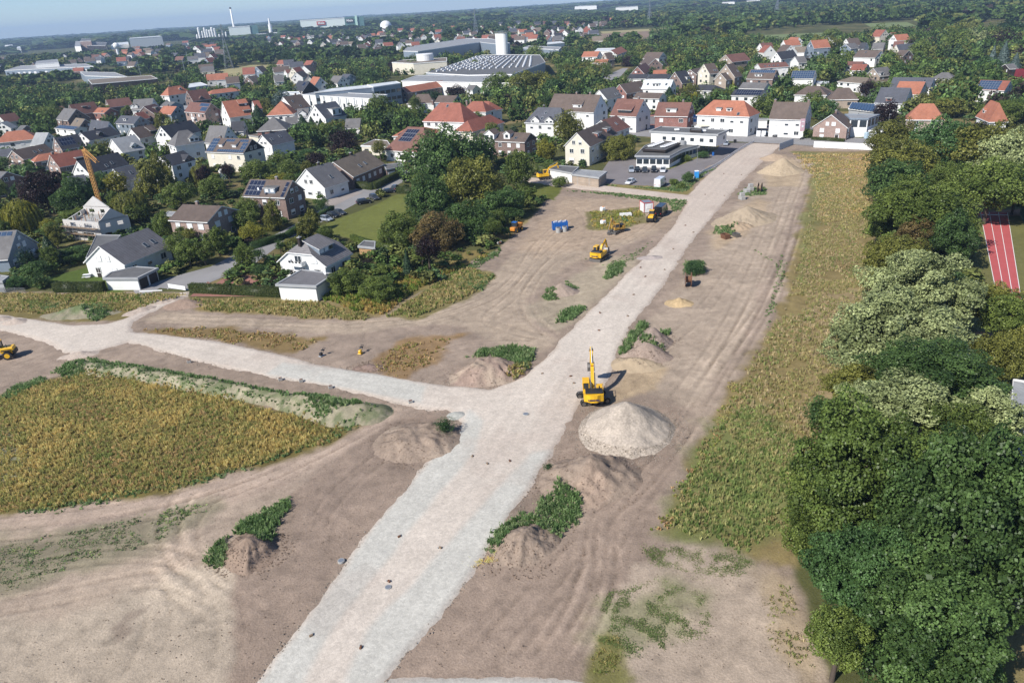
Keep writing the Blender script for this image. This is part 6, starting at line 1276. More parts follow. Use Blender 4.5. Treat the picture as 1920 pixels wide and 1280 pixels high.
def describe(objs,cat,what):
 """objs: (object, px, py, adjectives): every label ends in a relation to a landmark; ties get an ordinal by distance"""
 g = {}
 for o,x,y,adj in objs:
  L = min(LAND,key=lambda l: (l[0] - x) ** 2 + ((l[1] - y) * 2.2) ** 2); dx = x - L[0]; dy = (y - L[1]) * 1.8
  rel = ('right of' if dx > 0 else 'left of') if abs(dx) > abs(dy) else ('in front of' if dy > 0 else 'behind')
  g.setdefault((adj,rel,L[2]),[]).append((math.hypot(dx,dy),o))
 od = ['nearest','second nearest','third nearest','fourth nearest','fifth nearest','sixth nearest','seventh nearest','eighth nearest','ninth nearest','tenth nearest','eleventh nearest','twelfth nearest','thirteenth nearest','fourteenth nearest','fifteenth nearest','sixteenth nearest'] + ['very distant'] * 200
 for (adj,rel,ln),l in g.items():
  l.sort(key=lambda q: q[0])
  for i,(d,o) in enumerate(l):
   tag(o,('%s %s %s %s' % (adj,what(o),rel,ln)) if len(l) == 1 else ('%s %s %s %s %s' % (od[i],adj,what(o),rel,ln)),cat)
# ---------------------------------------------------------------- garden trees filling the town
FT = np.array([(f[0],f[1],f[2],f[3],f[4]) for f in FOOT])
def blocked(x,y,m):
 dx = x - FT[:,0]; dy = y - FT[:,1]; c = np.cos(FT[:,4]); s = np.sin(FT[:,4]); lx = np.abs(dx * c + dy * s) - FT[:,2]; ly = np.abs(-dx * s + dy * c) - FT[:,3]
 return bool(((lx < m) & (ly < m)).any())
NOGO = [GP(p) for p in ([(0,546),(350,548),(600,562),(790,545),(930,470),(1030,370),(980,340),(1060,335),(1300,340),(1400,262),(1655,285),(1655,2000),(-3000,2000),(-800,560)],
  [(262,565),(356,550),(430,520),(600,425),(745,350),(770,335),(740,325),(640,365),(455,470),(320,520),(245,545)],[(1050,355),(1140,285),(1205,300),(1350,262),(1420,262),(1400,285),(1300,350)],
  [(1096,226),(1175,218),(1330,228),(1440,234),(1560,244),(1760,256),(1760,290),(1500,278),(1096,262)],[(600,425),(745,362),(800,366),(780,440),(700,480),(610,440)],[(1120,170),(1140,135),(1180,122),(1175,145),(1145,172)],
  [(1820,395),(1990,380),(2100,640),(1830,640)],[(90,520),(190,490),(240,560),(100,550)],[(1000,330),(1060,335),(1040,375),(990,372)],[(380,152),(420,131),(470,122),(530,120),(525,136),(420,160)],[(1120,82),(1120,56),(1260,50),(1260,80)],[(1395,88),(1395,60),(1720,38),(1720,60),(1570,85)],[(1840,62),(1840,44),(1960,40),(1960,60)])]
def nogo(x,y):
 P = np.array([[x,y]])
 for w in NOGO:
  lo = w.min(0); hi = w.max(0)
  if lo[0] - 1 < x < hi[0] + 1 and lo[1] - 1 < y < hi[1] + 1 and sdist(P,w)[0] > -1.5: return True
 return False
auto = []; placed = [(t[1],t[2],t[4]) for t in TREES]; n_hand = len(TREES)
rt = random.Random(5); tries = 0
SPN = {'dark': 'dark green','mid': 'green','olive': 'olive green','grn': 'fresh green','purple': 'dark purple','conifer': 'dark pointed','yellow': 'yellow green','blue': 'blue green','silver': 'silvery','rust': 'browning'}
N_AUTO = 297 - len([t for t in TREES])
while len(auto) < N_AUTO and tries < 20000:
 tries += 1; px = rt.uniform(-20,1940); py = 95 + (rt.random() ** .75) * 430
 x,y = G(px,py)
 if y > 620 or y < 120: continue
 h = rt.uniform(4.5,8.5) if y < 330 else rt.uniform(6,10); R = h * rt.uniform(.30,.45)
 if blocked(x,y,R * .55) or nogo(x,y): continue
 if blocked(x * (1 + 9 / y),y + 9,-1.) and rt.random() < .75: continue
 if any((x - a) ** 2 + (y - b) ** 2 < (R * .75 + c * .75) ** 2 for a,b,c in placed): continue
 sp = rt.choice(['mid'] * 5 + ['dark'] * 3 + ['olive'] * 4 + ['grn','purple','conifer','conifer','yellow'])
 kd = 'conifer' if sp == 'conifer' else rt.choice(['round','round','round','loose'])
 o = tree_at(x,y,h,R if kd != 'conifer' else R * .6,sp,kd); placed.append((x,y,R)); px,py = PXY(x,y,h * .6)
 o['group'] = 'garden trees in the town'
 auto.append((o,px,py,('small ' if h < 6 else 'tall ' if h > 8.5 else '') + SPN[sp]))
describe(auto,'tree',lambda o: 'conifer' if o.name.startswith('conifer') else 'garden tree')
# ---------------------------------------------------------------- far houses
def far_house(x,y,ang,L,W,zr,ze,roof,wall):
 r = build_house(np.array([x,y]),ang,L,W,zr,ze,roof,wall,'g',None,'far_house','house',detail=0,ov=.3,floors=1,chim=(rt.choice(([.3],[])) or ()),group='houses of the far town')
 return r
fh = []; rt = random.Random(12)
REG = [((600,930),(62,98),66),((960,1145),(44,86),42),((235,420),(84,126),38),((380,600),(128,172),14),((0,260),(100,150),14),((470,640),(66,92),22),((1430,1560),(92,125),7),((0,330),(74,92),8),((700,1000),(50,66),12),((1590,1760),(85,120),5),((100,260),(118,132),6)]
for (xa,xb),(ya,yb),n in REG:
 k = 0; tr = 0
 while k < n and tr < 400:
  tr += 1; px = rt.uniform(xa,xb); py = rt.uniform(ya,yb) ; x,y = G(px,py)
  if y < 380 or blocked(x,y,9) or nogo(x,y): continue
  L = rt.uniform(10,15); W = rt.uniform(9,11.5); zr = rt.uniform(9.5,12.5); a = rt.choice((.25,.25,-.3,1.8,1.3)) + rt.uniform(-.15,.15)
  rf = rt.choice(['brown','brown','grey','slate','red','orange','redbrown','dark','tan','red']); wl = rt.choice(['white','white','white','cream','brick','bluegrey'])
  o = far_house(x,y,a,L,W,zr,zr - W * rt.uniform(.42,.55),rf,wl); FT = np.vstack([FT,[x,y,L / 2,W / 2,a]]); k += 1
  px,py = PXY(x,y,8); cn = {'brown': 'brown','grey': 'grey','slate': 'slate','red': 'red','orange': 'orange','redbrown': 'wine red','dark': 'black','tan': 'beige'}[rf]
  fh.append((o,px,py,'%s roofed %s' % (cn,'brick' if wl == 'brick' else 'white' if wl == 'white' else 'pale')))
describe(fh,'house',lambda o: 'far house')
# ---------------------------------------------------------------- woodland reading as one mass, and garden shrubbery
def scatter_canopy(name,pts,sizes,heights,spi,nl,leaf,nb,label,cols_pal,seed,core=True,cat='woodland',zfac=.5):
 rng = np.random.default_rng(seed); VV = []; FF = []; CC = []; off = 0
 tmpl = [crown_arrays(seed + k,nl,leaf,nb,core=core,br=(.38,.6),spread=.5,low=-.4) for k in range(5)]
 ti = rng.integers(0,5,len(pts)); rot = rng.random(len(pts)) * 6.28
 pal = np.array(cols_pal)
 for k in range(5):
  idx = np.where(ti == k)[0]
  if not len(idx): continue
  V,F,C_ = tmpl[k]; c = np.cos(rot[idx]); s = np.sin(rot[idx]); R = sizes[idx]; H = heights[idx]
  X = (V[None,:,0] * c[:,None] - V[None,:,1] * s[:,None]) * R[:,None] + pts[idx,0:1]
  Y = (V[None,:,0] * s[:,None] + V[None,:,1] * c[:,None]) * R[:,None] + pts[idx,1:2]
  Z = (V[None,:,2] * .52 + .5) * H[:,None]
  P = np.stack([X,Y,Z],-1).reshape(-1,3); nV = len(V)
  FF.append((F[None] + (np.arange(len(idx)) * nV)[:,None,None]).reshape(-1,4) + off); off += len(P); VV.append(P)
  base_ = pal[spi[idx]]; t = C_[:,0:1]; b = C_[:,1:2]
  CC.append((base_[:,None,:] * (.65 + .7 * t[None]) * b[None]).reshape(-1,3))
 me = npmesh(name,np.vstack(VV),np.vstack(FF),[M_CANOPY],np.clip(np.vstack(CC),0,1))
 o = place(name,me); tag(o,label,cat,kind='stuff'); return o
M_CANOPY = tintmat('canopy_leaves',.18)
PAL = [(.065,.112,.032),(.105,.165,.042),(.165,.19,.055),(.11,.18,.07),(.055,.042,.034),(.20,.215,.07),(.05,.08,.036)]
def sample(n,d0,d1,rng,powr=1.0):
 d = np.sqrt(rng.uniform(d0 ** 2,d1 ** 2,n)) if powr == 1 else d0 * (d1 / d0) ** rng.random(n)
 a = rng.uniform(-.66,.66,n); return np.stack([d * np.sin(a) + .02 * d,d * np.cos(a)],1)
def filt(P,margin,R):
 keep = np.ones(len(P),bool)
 for f in FT:
  dx = P[:,0] - f[0]; dy = P[:,1] - f[1]; c,s = math.cos(f[4]),math.sin(f[4]); lx = np.abs(dx * c + dy * s) - f[2]; ly = np.abs(-dx * s + dy * c) - f[3]; keep &= ~((lx < margin) & (ly < margin))
 for w in NOGO: keep &= ~(sdist(P,w) > -R)
 return keep
rg = np.random.default_rng(3)
def open_front(P,H):
 keep = np.ones(len(P),bool); D_ = np.hypot(P[:,0],P[:,1]); A_ = np.arctan2(P[:,0],P[:,1])
 for f in FT:
  d = math.hypot(f[0],f[1]); a = math.atan2(f[0],f[1]); da = (max(f[2],f[3]) + 2) / d
  reach = d * (H - 4.5) / (CAMH - 4.5)
  keep &= ~((np.abs(A_ - a) < da) & (D_ < d) & (D_ > d - np.maximum(reach,0)))
 return keep
P = sample(9000,330,900,rg); H = rg.uniform(6,11.5,len(P)); R = H * rg.uniform(.38,.55,len(P)); k = filt(P,2.5,2); P,H,R = P[k],H[k],R[k]
hid = ~open_front(P,H); keepall = (~hid) | (rg.random(len(P)) < .05); H[hid] *= .7; R[hid] *= .8; P,H,R = P[keepall],H[keepall],R[keepall]
dens = fbm(P[:,0],P[:,1],90,3,5) > -.35; P,H,R = P[dens],H[dens],R[dens]
scatter_canopy('town_woodland',P,R,H,rg.choice(7,len(P),p=[.3,.28,.17,.1,.04,.05,.06]),420,.27,12,'belt of mixed green trees between the roofs of the farther town',PAL,50)
P = sample(14000,900,2400,rg); H = rg.uniform(8,15,len(P)); R = H * rg.uniform(.5,.75,len(P)); k = filt(P,3,4); P,H,R = P[k],H[k],R[k]
hid = ~open_front(P,H); H[hid] *= .38; P,H,R = P,H,R
scatter_canopy('far_woodland',P,R,H,rg.choice(7,len(P),p=[.36,.28,.12,.1,.04,.02,.08]),62,.62,8,'wide dark woodland stretching behind the town',PAL,70)
P = sample(24000,2400,9500,rg,2); H = rg.uniform(13,22,len(P)) * (1 + .3 * fbm(P[:,0],P[:,1],700,3,4)); R = rg.uniform(.010,.016,len(P)) * np.hypot(P[:,0],P[:,1]) ; k = filt(P,5,5) ; P,H,R = P[k],H[k],R[k]
hid = ~open_front(P,H + 8); H[hid] *= .5
scatter_canopy('horizon_woodland',P,R,H,rg.choice(7,len(P),p=[.4,.3,.08,.08,.04,.02,.08]),22,.9,6,'blue hazy woods reaching to the horizon',PAL,90,core=True)
n = 5200; pxs = rg.uniform(-60,1980,n); pys = 110 + rg.random(n) ** .8 * 440; P = np.array([G(a,b) for a,b in zip(pxs,pys)]); k = filt(P,.6,.6); P = P[k]; H = rg.uniform(.8,2.9,len(P)) * (1 + (P[:,1] > 260) * .5); R = H * rg.uniform(.5,1.0,len(P))
k = (P[:,1] < 520); P,H,R = P[k],H[k],R[k]
scatter_canopy('garden_shrubbery',P,R,H,rg.choice(7,len(P),p=[.22,.3,.2,.12,.02,.1,.04]),210,.34,7,'mixed green shrubs and beds filling the gardens between the houses',PAL,33,cat='shrubbery')
# ================================================================== heaps, weeds
def heap(name,px,rx,ry,h,rotd,colr,label,mat=None,group=None,rough=.12,sharp=1.15,flat=0.0,seed=0,step=.22,peak=(0,0),colr2=None,cat='mound',bank=None):
 """soil or gravel heap: centre in photo pixels, half axes and height in metres"""
 c = G(*px); a = math.radians(rotd); n = int((max(rx,ry) * 1.25) / step); ax = np.arange(-n,n + 1) * step; X,Y = np.meshgrid(ax,ax); Q = np.stack([X.ravel(),Y.ravel()],1)
 lx = (Q[:,0] * math.cos(a) + Q[:,1] * math.sin(a)) / rx; ly = (-Q[:,0] * math.sin(a) + Q[:,1] * math.cos(a)) / ry
 wob = .16 * fbm(Q[:,0] + 50 + seed,Q[:,1],max(rx,ry) * .8,3,seed + 3); r = np.hypot(lx - peak[0] * (1 - np.hypot(lx,ly)),ly - peak[1] * (1 - np.hypot(lx,ly))) * (1 + wob)
 z = h * np.clip(1 - r,-.3,1) ** 1.0; z = np.where(1 - r > 0,h * (1 - r) ** sharp / 1.0,h * (1 - r) * .6)
 top = h * (1 - flat); z = np.where(z > top * .8,top * .8 + (z - top * .8) * (.35 if flat > 0 else .75),z)
 th = np.arctan2(ly,lx); z += rough * np.clip(z,0,1.2) * (1.1 * fbm(Q[:,0] + seed,Q[:,1],2.2,5,seed) + .5 * np.sin(th * 9 + 6 * fbm(Q[:,0],Q[:,1],3,2,seed + 9)) * np.clip(r,0,1) ) + .05 * fbm(Q[:,0],Q[:,1],.7,3,seed + 5)
 if bank is not None:   # dug face: cut the heap below a line
  s = Q[:,0] * math.cos(bank[0]) + Q[:,1] * math.sin(bank[0]) - bank[1] + .8 * fbm(Q[:,0],Q[:,1],1.8,3,12); z *= np.clip(sstep(.9,-.2,s) + .25,0,1)
 z += np.clip(z,0,.5) * rough * 1.2 * fbm(Q[:,0],Q[:,1],1.0,3,seed + 44); z -= .04
 cl = np.tile(alb(*colr),(len(Q),1)) * (1 + .10 * fbm(Q[:,0],Q[:,1],1.5,4,seed + 20) + .08 * fbm(Q[:,0],Q[:,1],5,3,seed + 21))[:,None]
 if colr2 is not None: w = (sstep(-.1,.45,fbm(Q[:,0],Q[:,1],3.5,3,seed + 30)))[:,None]; cl = cl * (1 - w) + alb(*colr2) * w
 ny = len(ax); idx = np.arange(ny * ny).reshape(ny,ny); Fq = np.stack([idx[:-1,:-1],idx[:-1,1:],idx[1:,1:],idx[1:,:-1]],-1).reshape(-1,4)
 keep = z > -.35; Fq = Fq[keep[Fq].all(1)]; u = np.unique(Fq); mp = np.full(len(Q),-1); mp[u] = np.arange(len(u))
 me = npmesh(name,np.column_stack([Q,z])[u],mp[Fq],[mat or M_GROUND],cl[u],smooth=False); o = place(name,me,None,(c[0],c[1],0)); return tag(o,label,cat,group)
BR = (165,147,131)
heap('gravel_pile',(1176,806),6.3,6.2,4.0,10,(200,187,172),'big pale gravel pile in front of the large yellow excavator',M_ROCK,rough=.13,seed=2,step=.16,sharp=1.05,cat='gravel pile',peak=(.0,.12))
heap('soil_mound',(1108,898),6.2,5.0,3.3,20,BR,'big brown soil mound just below the pale gravel pile',rough=.4,seed=4,colr2=(178,156,138))
heap('soil_mound',(985,1022),4.4,3.2,2.0,30,BR,'dug brown mound with a broken front under the green weeds',rough=.5,seed=5,step=.14,bank=(-1.2,2.0))
heap('soil_mound',(782,828),6.2,5.0,2.4,0,(166,148,132),'wide brown mound beside the road junction with a bush on top',rough=.35,seed=6,flat=.35,colr2=(180,162,144))
heap('soil_mound',(918,702),6.4,4.0,3.2,5,(172,150,136),'brown mound left of the road junction with green weeds behind its crest',rough=.5,seed=7,flat=.2,colr2=(182,164,146))
heap('soil_mound',(1222,641),3.6,3.2,2.8,30,(176,158,146),'rear brown mound right of the gravel road among weeds',rough=.2,seed=8)
heap('soil_mound',(1212,668),4.2,3.1,2.6,-20,(176,157,143),'middle brown mound between the weeds and the sand pile',rough=.2,seed=9)
heap('sand_pile',(1190,684),4.3,2.8,1.3,-5,(196,176,148),'low yellow sand pile right behind the large excavator boom',M_SAND,rough=.2,seed=10,cat='sand pile')
heap('sand_pile',(1274,569),2.6,2.4,.9,0,(206,180,140),'small heap of ochre rubble right of the gravel road',M_ROCK,rough=.5,seed=11,cat='rubble heap')
heap('sand_pile',(1398,412),9.2,6.0,3.4,25,(194,176,152),'large flat sand heap beside the upper gravel road',M_SAND,rough=.25,seed=12,cat='sand pile',step=.3)
heap('sand_pile',(1380,426),5.0,3.0,1.3,10,(190,168,142),'dug edge heap in front of the large flat sand heap',M_SAND,rough=.5,seed=13,cat='sand pile',step=.25)
heap('sand_pile',(1466,322),7.0,6.0,4.4,0,(200,181,154),'pointed sand pile near the main road end of the site',M_SAND,rough=.15,seed=14,cat='sand pile',step=.3)
heap('sand_pile',(1452,298),5.5,4.5,1.9,0,(196,174,150),'brown heap behind the pointed sand pile',M_SAND,rough=.2,seed=15,cat='sand pile',step=.3)
heap('soil_mound',(1052,548),3.4,2.5,1.9,0,(176,158,144),'small grey brown mound with weeds left of the gravel road',rough=.2,seed=16)
heap('gravel_pile',(1222,484),3.6,2.2,.6,0,(190,178,172),'thin grey gravel heap lying on the gravel road',M_GRAVEL,rough=.2,seed=17,cat='gravel pile')
heap('soil_mound',(468,1036),2.8,3.3,2.0,30,(158,138,122),'brown mound with a steep cut side and leafy weeds at lower left',rough=.4,seed=18,step=.14,bank=(-.6,1.7))
heap('soil_mound',(345,572),4.6,2.6,1.3,0,(168,146,130),'brown heap below the white barrier by the hedge',rough=.2,seed=19)
heap('gravel_pile',(305,566),5.2,2.1,.9,35,(200,184,170),'upper gravel heap on the branch road near the white barrier',M_GRAVEL,rough=.3,seed=20,cat='gravel pile')
heap('gravel_pile',(268,582),3.8,1.9,.8,35,(200,184,170),'lower gravel heap on the branch road',M_GRAVEL,rough=.3,seed=21,cat='gravel pile')
heap('gravel_pile',(30,605),3.2,2.2,.9,0,(204,188,174),'rounded gravel heap at the left end of the west road',M_GRAVEL,rough=.2,seed=22,cat='gravel pile')
heap('gravel_pile',(0,600),3.0,2.0,.9,0,(204,188,174),'gravel heap cut by the left edge on the west road',M_GRAVEL,rough=.2,seed=23,cat='gravel pile')
heap('gravel_pile',(150,666),3.6,1.6,.7,10,(206,190,176),'flat gravel heap at the bend of the west road',M_GRAVEL,rough=.3,seed=24,cat='gravel pile')
heap('soil_mound',(150,588),7.5,3.4,1.7,0,(160,152,130),'overgrown green and brown mound above the west road',rough=.3,seed=25,colr2=(118,130,92))
heap('soil_mound',(692,690),2.8,1.5,.7,0,(160,138,126),'small dark brown heap on the upper edge of the west road',rough=.3,seed=26)
heap('gravel_pile',(860,778),1.7,1.5,.45,0,(190,190,182),'small grey chippings heap at the corner of the junction',M_GRAVEL,rough=.3,seed=27,cat='gravel pile')
bl = GP([(150,690),(250,700),(370,722),(480,742),(580,762),(640,778),(690,776)])
BX,BY = np.meshgrid(np.arange(bl[:,0].min() - 5,bl[:,0].max() + 5,.3),np.arange(bl[:,1].min() - 5,bl[:,1].max() + 5,.3)); Q = np.stack([BX.ravel(),BY.ravel()],1)
d,sg,al = ldist(Q,bl); L = al.max(); wdt = 1.9 + 1.3 * sstep(L * .72,L * .85,al) + .5 * fbm(Q[:,0],Q[:,1],6,3,2); hh = 1.15 + .5 * fbm(Q[:,0],Q[:,1],5,3,8) + .5 * sstep(L * .72,L * .85,al)
r = d / wdt; z = np.where(r < 1,hh * (1 - r ** 1.6),(1 - r) * .5) + .3 * fbm(Q[:,0],Q[:,1],1.5,4,14) * (r < 1) - .04
cl = np.tile(alb(168,160,136),(len(Q),1)) * (1 + .15 * fbm(Q[:,0],Q[:,1],1.2,4,3))[:,None]; w = sstep(-.1,.2,fbm(Q[:,0],Q[:,1],1.0,4,11) + .12 * (sg > 0))[:,None] * .7; cl = cl * (1 - w) + alb(108,120,82) * w; cl *= (1 + .25 * fbm(Q[:,0],Q[:,1],.7,3,61))[:,None]
ny,nx = BX.shape; idx = np.arange(nx * ny).reshape(ny,nx); Fq = np.stack([idx[:-1,:-1],idx[:-1,1:],idx[1:,1:],idx[1:,:-1]],-1).reshape(-1,4)
kp_ = z > -.3; Fq = Fq[kp_[Fq].all(1)]; u = np.unique(Fq); mp = np.full(len(Q),-1); mp[u] = np.arange(len(u))
tag(place('earth_bank',npmesh('earth_bank',np.column_stack([Q,z])[u],mp[Fq],[M_GROUND],np.clip(cl[u],.01,.9))),'long low weedy earth bank between the west road and the golden field','bank')
SURF = []   # (centre, radius, fn) for putting weeds on heaps
deps = None
from mathutils.bvhtree import BVHTree
def surf_tree():
 V = []; F = []
 for o in col.objects:
  if o.type == 'MESH' and o.name.split('.')[0] in ('soil_mound','gravel_pile','sand_pile','earth_bank'):
   n = len(o.data.vertices); c = np.empty(n * 3); o.data.vertices.foreach_get('co',c); c = c.reshape(-1,3) + np.array(o.location); b = len(V); V += [tuple(q) for q in c]; k = len(o.data.polygons); f = np.empty(k * 4,np.int32); o.data.polygons.foreach_get('vertices',f); F += [tuple(q) for q in (f.reshape(-1,4) + b)]
 return BVHTree.FromPolygons(V,F)
BV = surf_tree()
def zat(x,y):
 h = BV.ray_cast(Vector((x,y,20)),Vector((0,0,-1)))[0]
 return max(h.z,0) if h is not None else 0.0
def weeds(name,polys,dens,hgt,cols_,label,seed=0,wid=.09,blades=5,lean=.5,cat='weeds',rag=1.0,patch=0.0,onheap=True,spread=.22,leafy=0,minz=0.0,thr=-9,ns=3.0,lsz=.15):
 rng = np.random.default_rng(seed + 100); wps = [GP(p) for p in polys]; PT = []
 for w in wps:
  lo = w.min(0); hi = w.max(0); n = int((hi[0] - lo[0]) * (hi[1] - lo[1]) * dens); q = rng.uniform(lo,hi,(n,2)); s = sdist(q,w) + rag * fbm(q[:,0],q[:,1],2.5,3,seed); q = q[(s > 0) & (rng.random(n) < np.clip(s / .8,.15,1))]; PT.append(q)
 q = np.vstack(PT);
 if thr > -9: q = q[fbm(q[:,0],q[:,1],ns,3,seed + 5) > thr]
 n = len(q)
 if n == 0: return
 zz = np.array([zat(a,b) for a,b in q]) if onheap else np.zeros(n)
 tone = np.clip(.5 + .5 * fbm(q[:,0],q[:,1],6,3,seed + 2) + .3 * fbm(q[:,0],q[:,1],1.2,2,seed + 3),0,1); H = hgt * rng.uniform(.55,1.25,n) * (1 + .3 * fbm(q[:,0],q[:,1],4,2,seed + 7))
 A = np.array([alb(*c) for c in cols_]); m = len(A); ci = np.clip((tone * m + rng.normal(size=n) * .7).astype(int),0,m - 1); base_ = A[ci] * 2.45 * rng.uniform(.7,1.25,n)[:,None]
 VV = []; CC = []
 for b in range(blades):
  th = rng.random(n) * 6.28; r = spread * rng.random(n); bx = q[:,0] + r * np.cos(th); by = q[:,1] + r * np.sin(th); lx = lean * H * rng.normal(size=n) * .5; ly = lean * H * rng.normal(size=n) * .5; hb = H * rng.uniform(.6,1,n)
  t2 = rng.random(n) * 3.14; wx = wid * np.cos(t2) * rng.uniform(.6,1.5,n); wy = wid * np.sin(t2) * rng.uniform(.6,1.5,n)
  v = np.stack([np.stack([bx - wx * .5,by - wy * .5,zz - .02],1),np.stack([bx + wx * .5,by + wy * .5,zz - .02],1),np.stack([bx + lx * .55 + wx,by + ly * .55 + wy,zz + hb * .6],1),np.stack([bx + lx - wx * .1,by + ly - wy * .1,zz + hb],1)],1)
  VV.append(v.reshape(-1,3)); CC.append(np.repeat(base_ * rng.uniform(.8,1.2,n)[:,None],4,0))
 for b in range(leafy):
  P = np.stack([q[:,0] + rng.normal(size=n) * spread,q[:,1] + rng.normal(size=n) * spread,zz + H * rng.uniform(.2,.95,n)],1); N = rng.normal(size=(n,3)) * .6 + np.array([0,0,1.]); v,_ = quads(P,N,lsz,rng,.7); VV.append(v); CC.append(np.repeat(base_ * rng.uniform(.75,1.3,n)[:,None],4,0))
 V = np.vstack(VV); C_ = np.clip(np.vstack(CC),.005,.8); F = np.arange(len(V)).reshape(-1,4)
 me = npmesh(name,V,F,[M_WEED],C_); return tag(place(name,me),label,cat,kind='stuff')
GOLD = [(162,145,92),(174,156,104),(148,139,88),(132,132,80),(160,139,98),(120,127,74)]
weeds('golden_weeds',[[(-150,800),(0,742),(165,694),(400,738),(560,780),(640,800),(640,822),(500,870),(300,922),(100,952),(-150,985)]],11,.5,GOLD,'dense golden brown weed field at the left',1,.075,6,.3)
weeds('field_weeds',[[(1340,800),(1400,690),(1460,600),(1488,520),(1512,410),(1545,330),(1655,330),(1655,500),(1600,690),(1540,800),(1500,900),(1430,880)]],5.5,.5,[(152,142,102),(144,136,94),(134,132,86),(160,146,114),(122,128,80),(144,128,96)],'dry ochre weeds covering the strip before the right hand trees',2,.08,6,.35,onheap=False,thr=-.35,ns=6)
weeds('green_weeds',[[(1240,990),(1290,880),(1330,800),(1400,760),(1480,800),(1500,900),(1470,1000),(1400,1036),(1320,1010)]],9,.55,[(110,124,72),(126,136,84),(142,140,94),(102,118,66),(146,134,96)],'greener tall weeds in front of the dark corner trees',3,.075,7,.35,onheap=False,thr=-.45)
weeds('dry_grass',[[(1485,288),(1655,290),(1655,400),(1540,420),(1520,330)]],4,.45,[(176,152,112),(160,142,98),(140,136,84),(184,160,124)],'pale dry grass before the white site fence',4,.14,4,.5,onheap=False,thr=-.3)
weeds('verge_weeds',[[(-100,560),(0,550),(350,552),(330,562),(240,585),(120,590),(0,585),(-100,600)],[(358,560),(600,566),(690,590),(690,602),(600,598),(500,590),(380,582)],[(722,594),(790,548),(868,498),(930,518),(880,556),(780,596)]],8,.6,[(136,130,84),(116,124,70),(148,136,92),(160,148,108),(104,118,62)],'olive weeds along the site edge below the gardens',5,.12,5,.35)
weeds('wild_shrubs',[[(600,560),(650,525),(740,505),(800,520),(860,500),(930,470),(900,490),(790,540),(720,590),(660,585)]],5,.9,[(110,122,56),(90,110,46),(140,134,74),(150,128,78)],'wild green growth behind the white tiled rim garage',6,.16,5,.4,leafy=3)
weeds('brown_weeds',[[(255,618),(420,612),(600,636),(580,660),(480,652),(330,628)],[(700,694),(740,645),(860,632),(820,670),(760,712)]],5,.4,[(146,132,88),(150,126,88),(126,124,74),(160,140,106)],'brownish weed patches between the dirt track and the west road',7,.13,4,.55,thr=-.15)
weeds('container_weeds',[[(1105,398),(1200,390),(1212,418),(1150,434),(1100,432)]],3.6,.6,[(140,134,82),(118,126,62),(154,136,78)],'tall weeds around the small tracked digger',8,.13,5,.5,rag=1.2,thr=-.3)
GRN = [(92,114,70),(106,126,82),(80,102,60),(120,134,94),(88,110,68)]
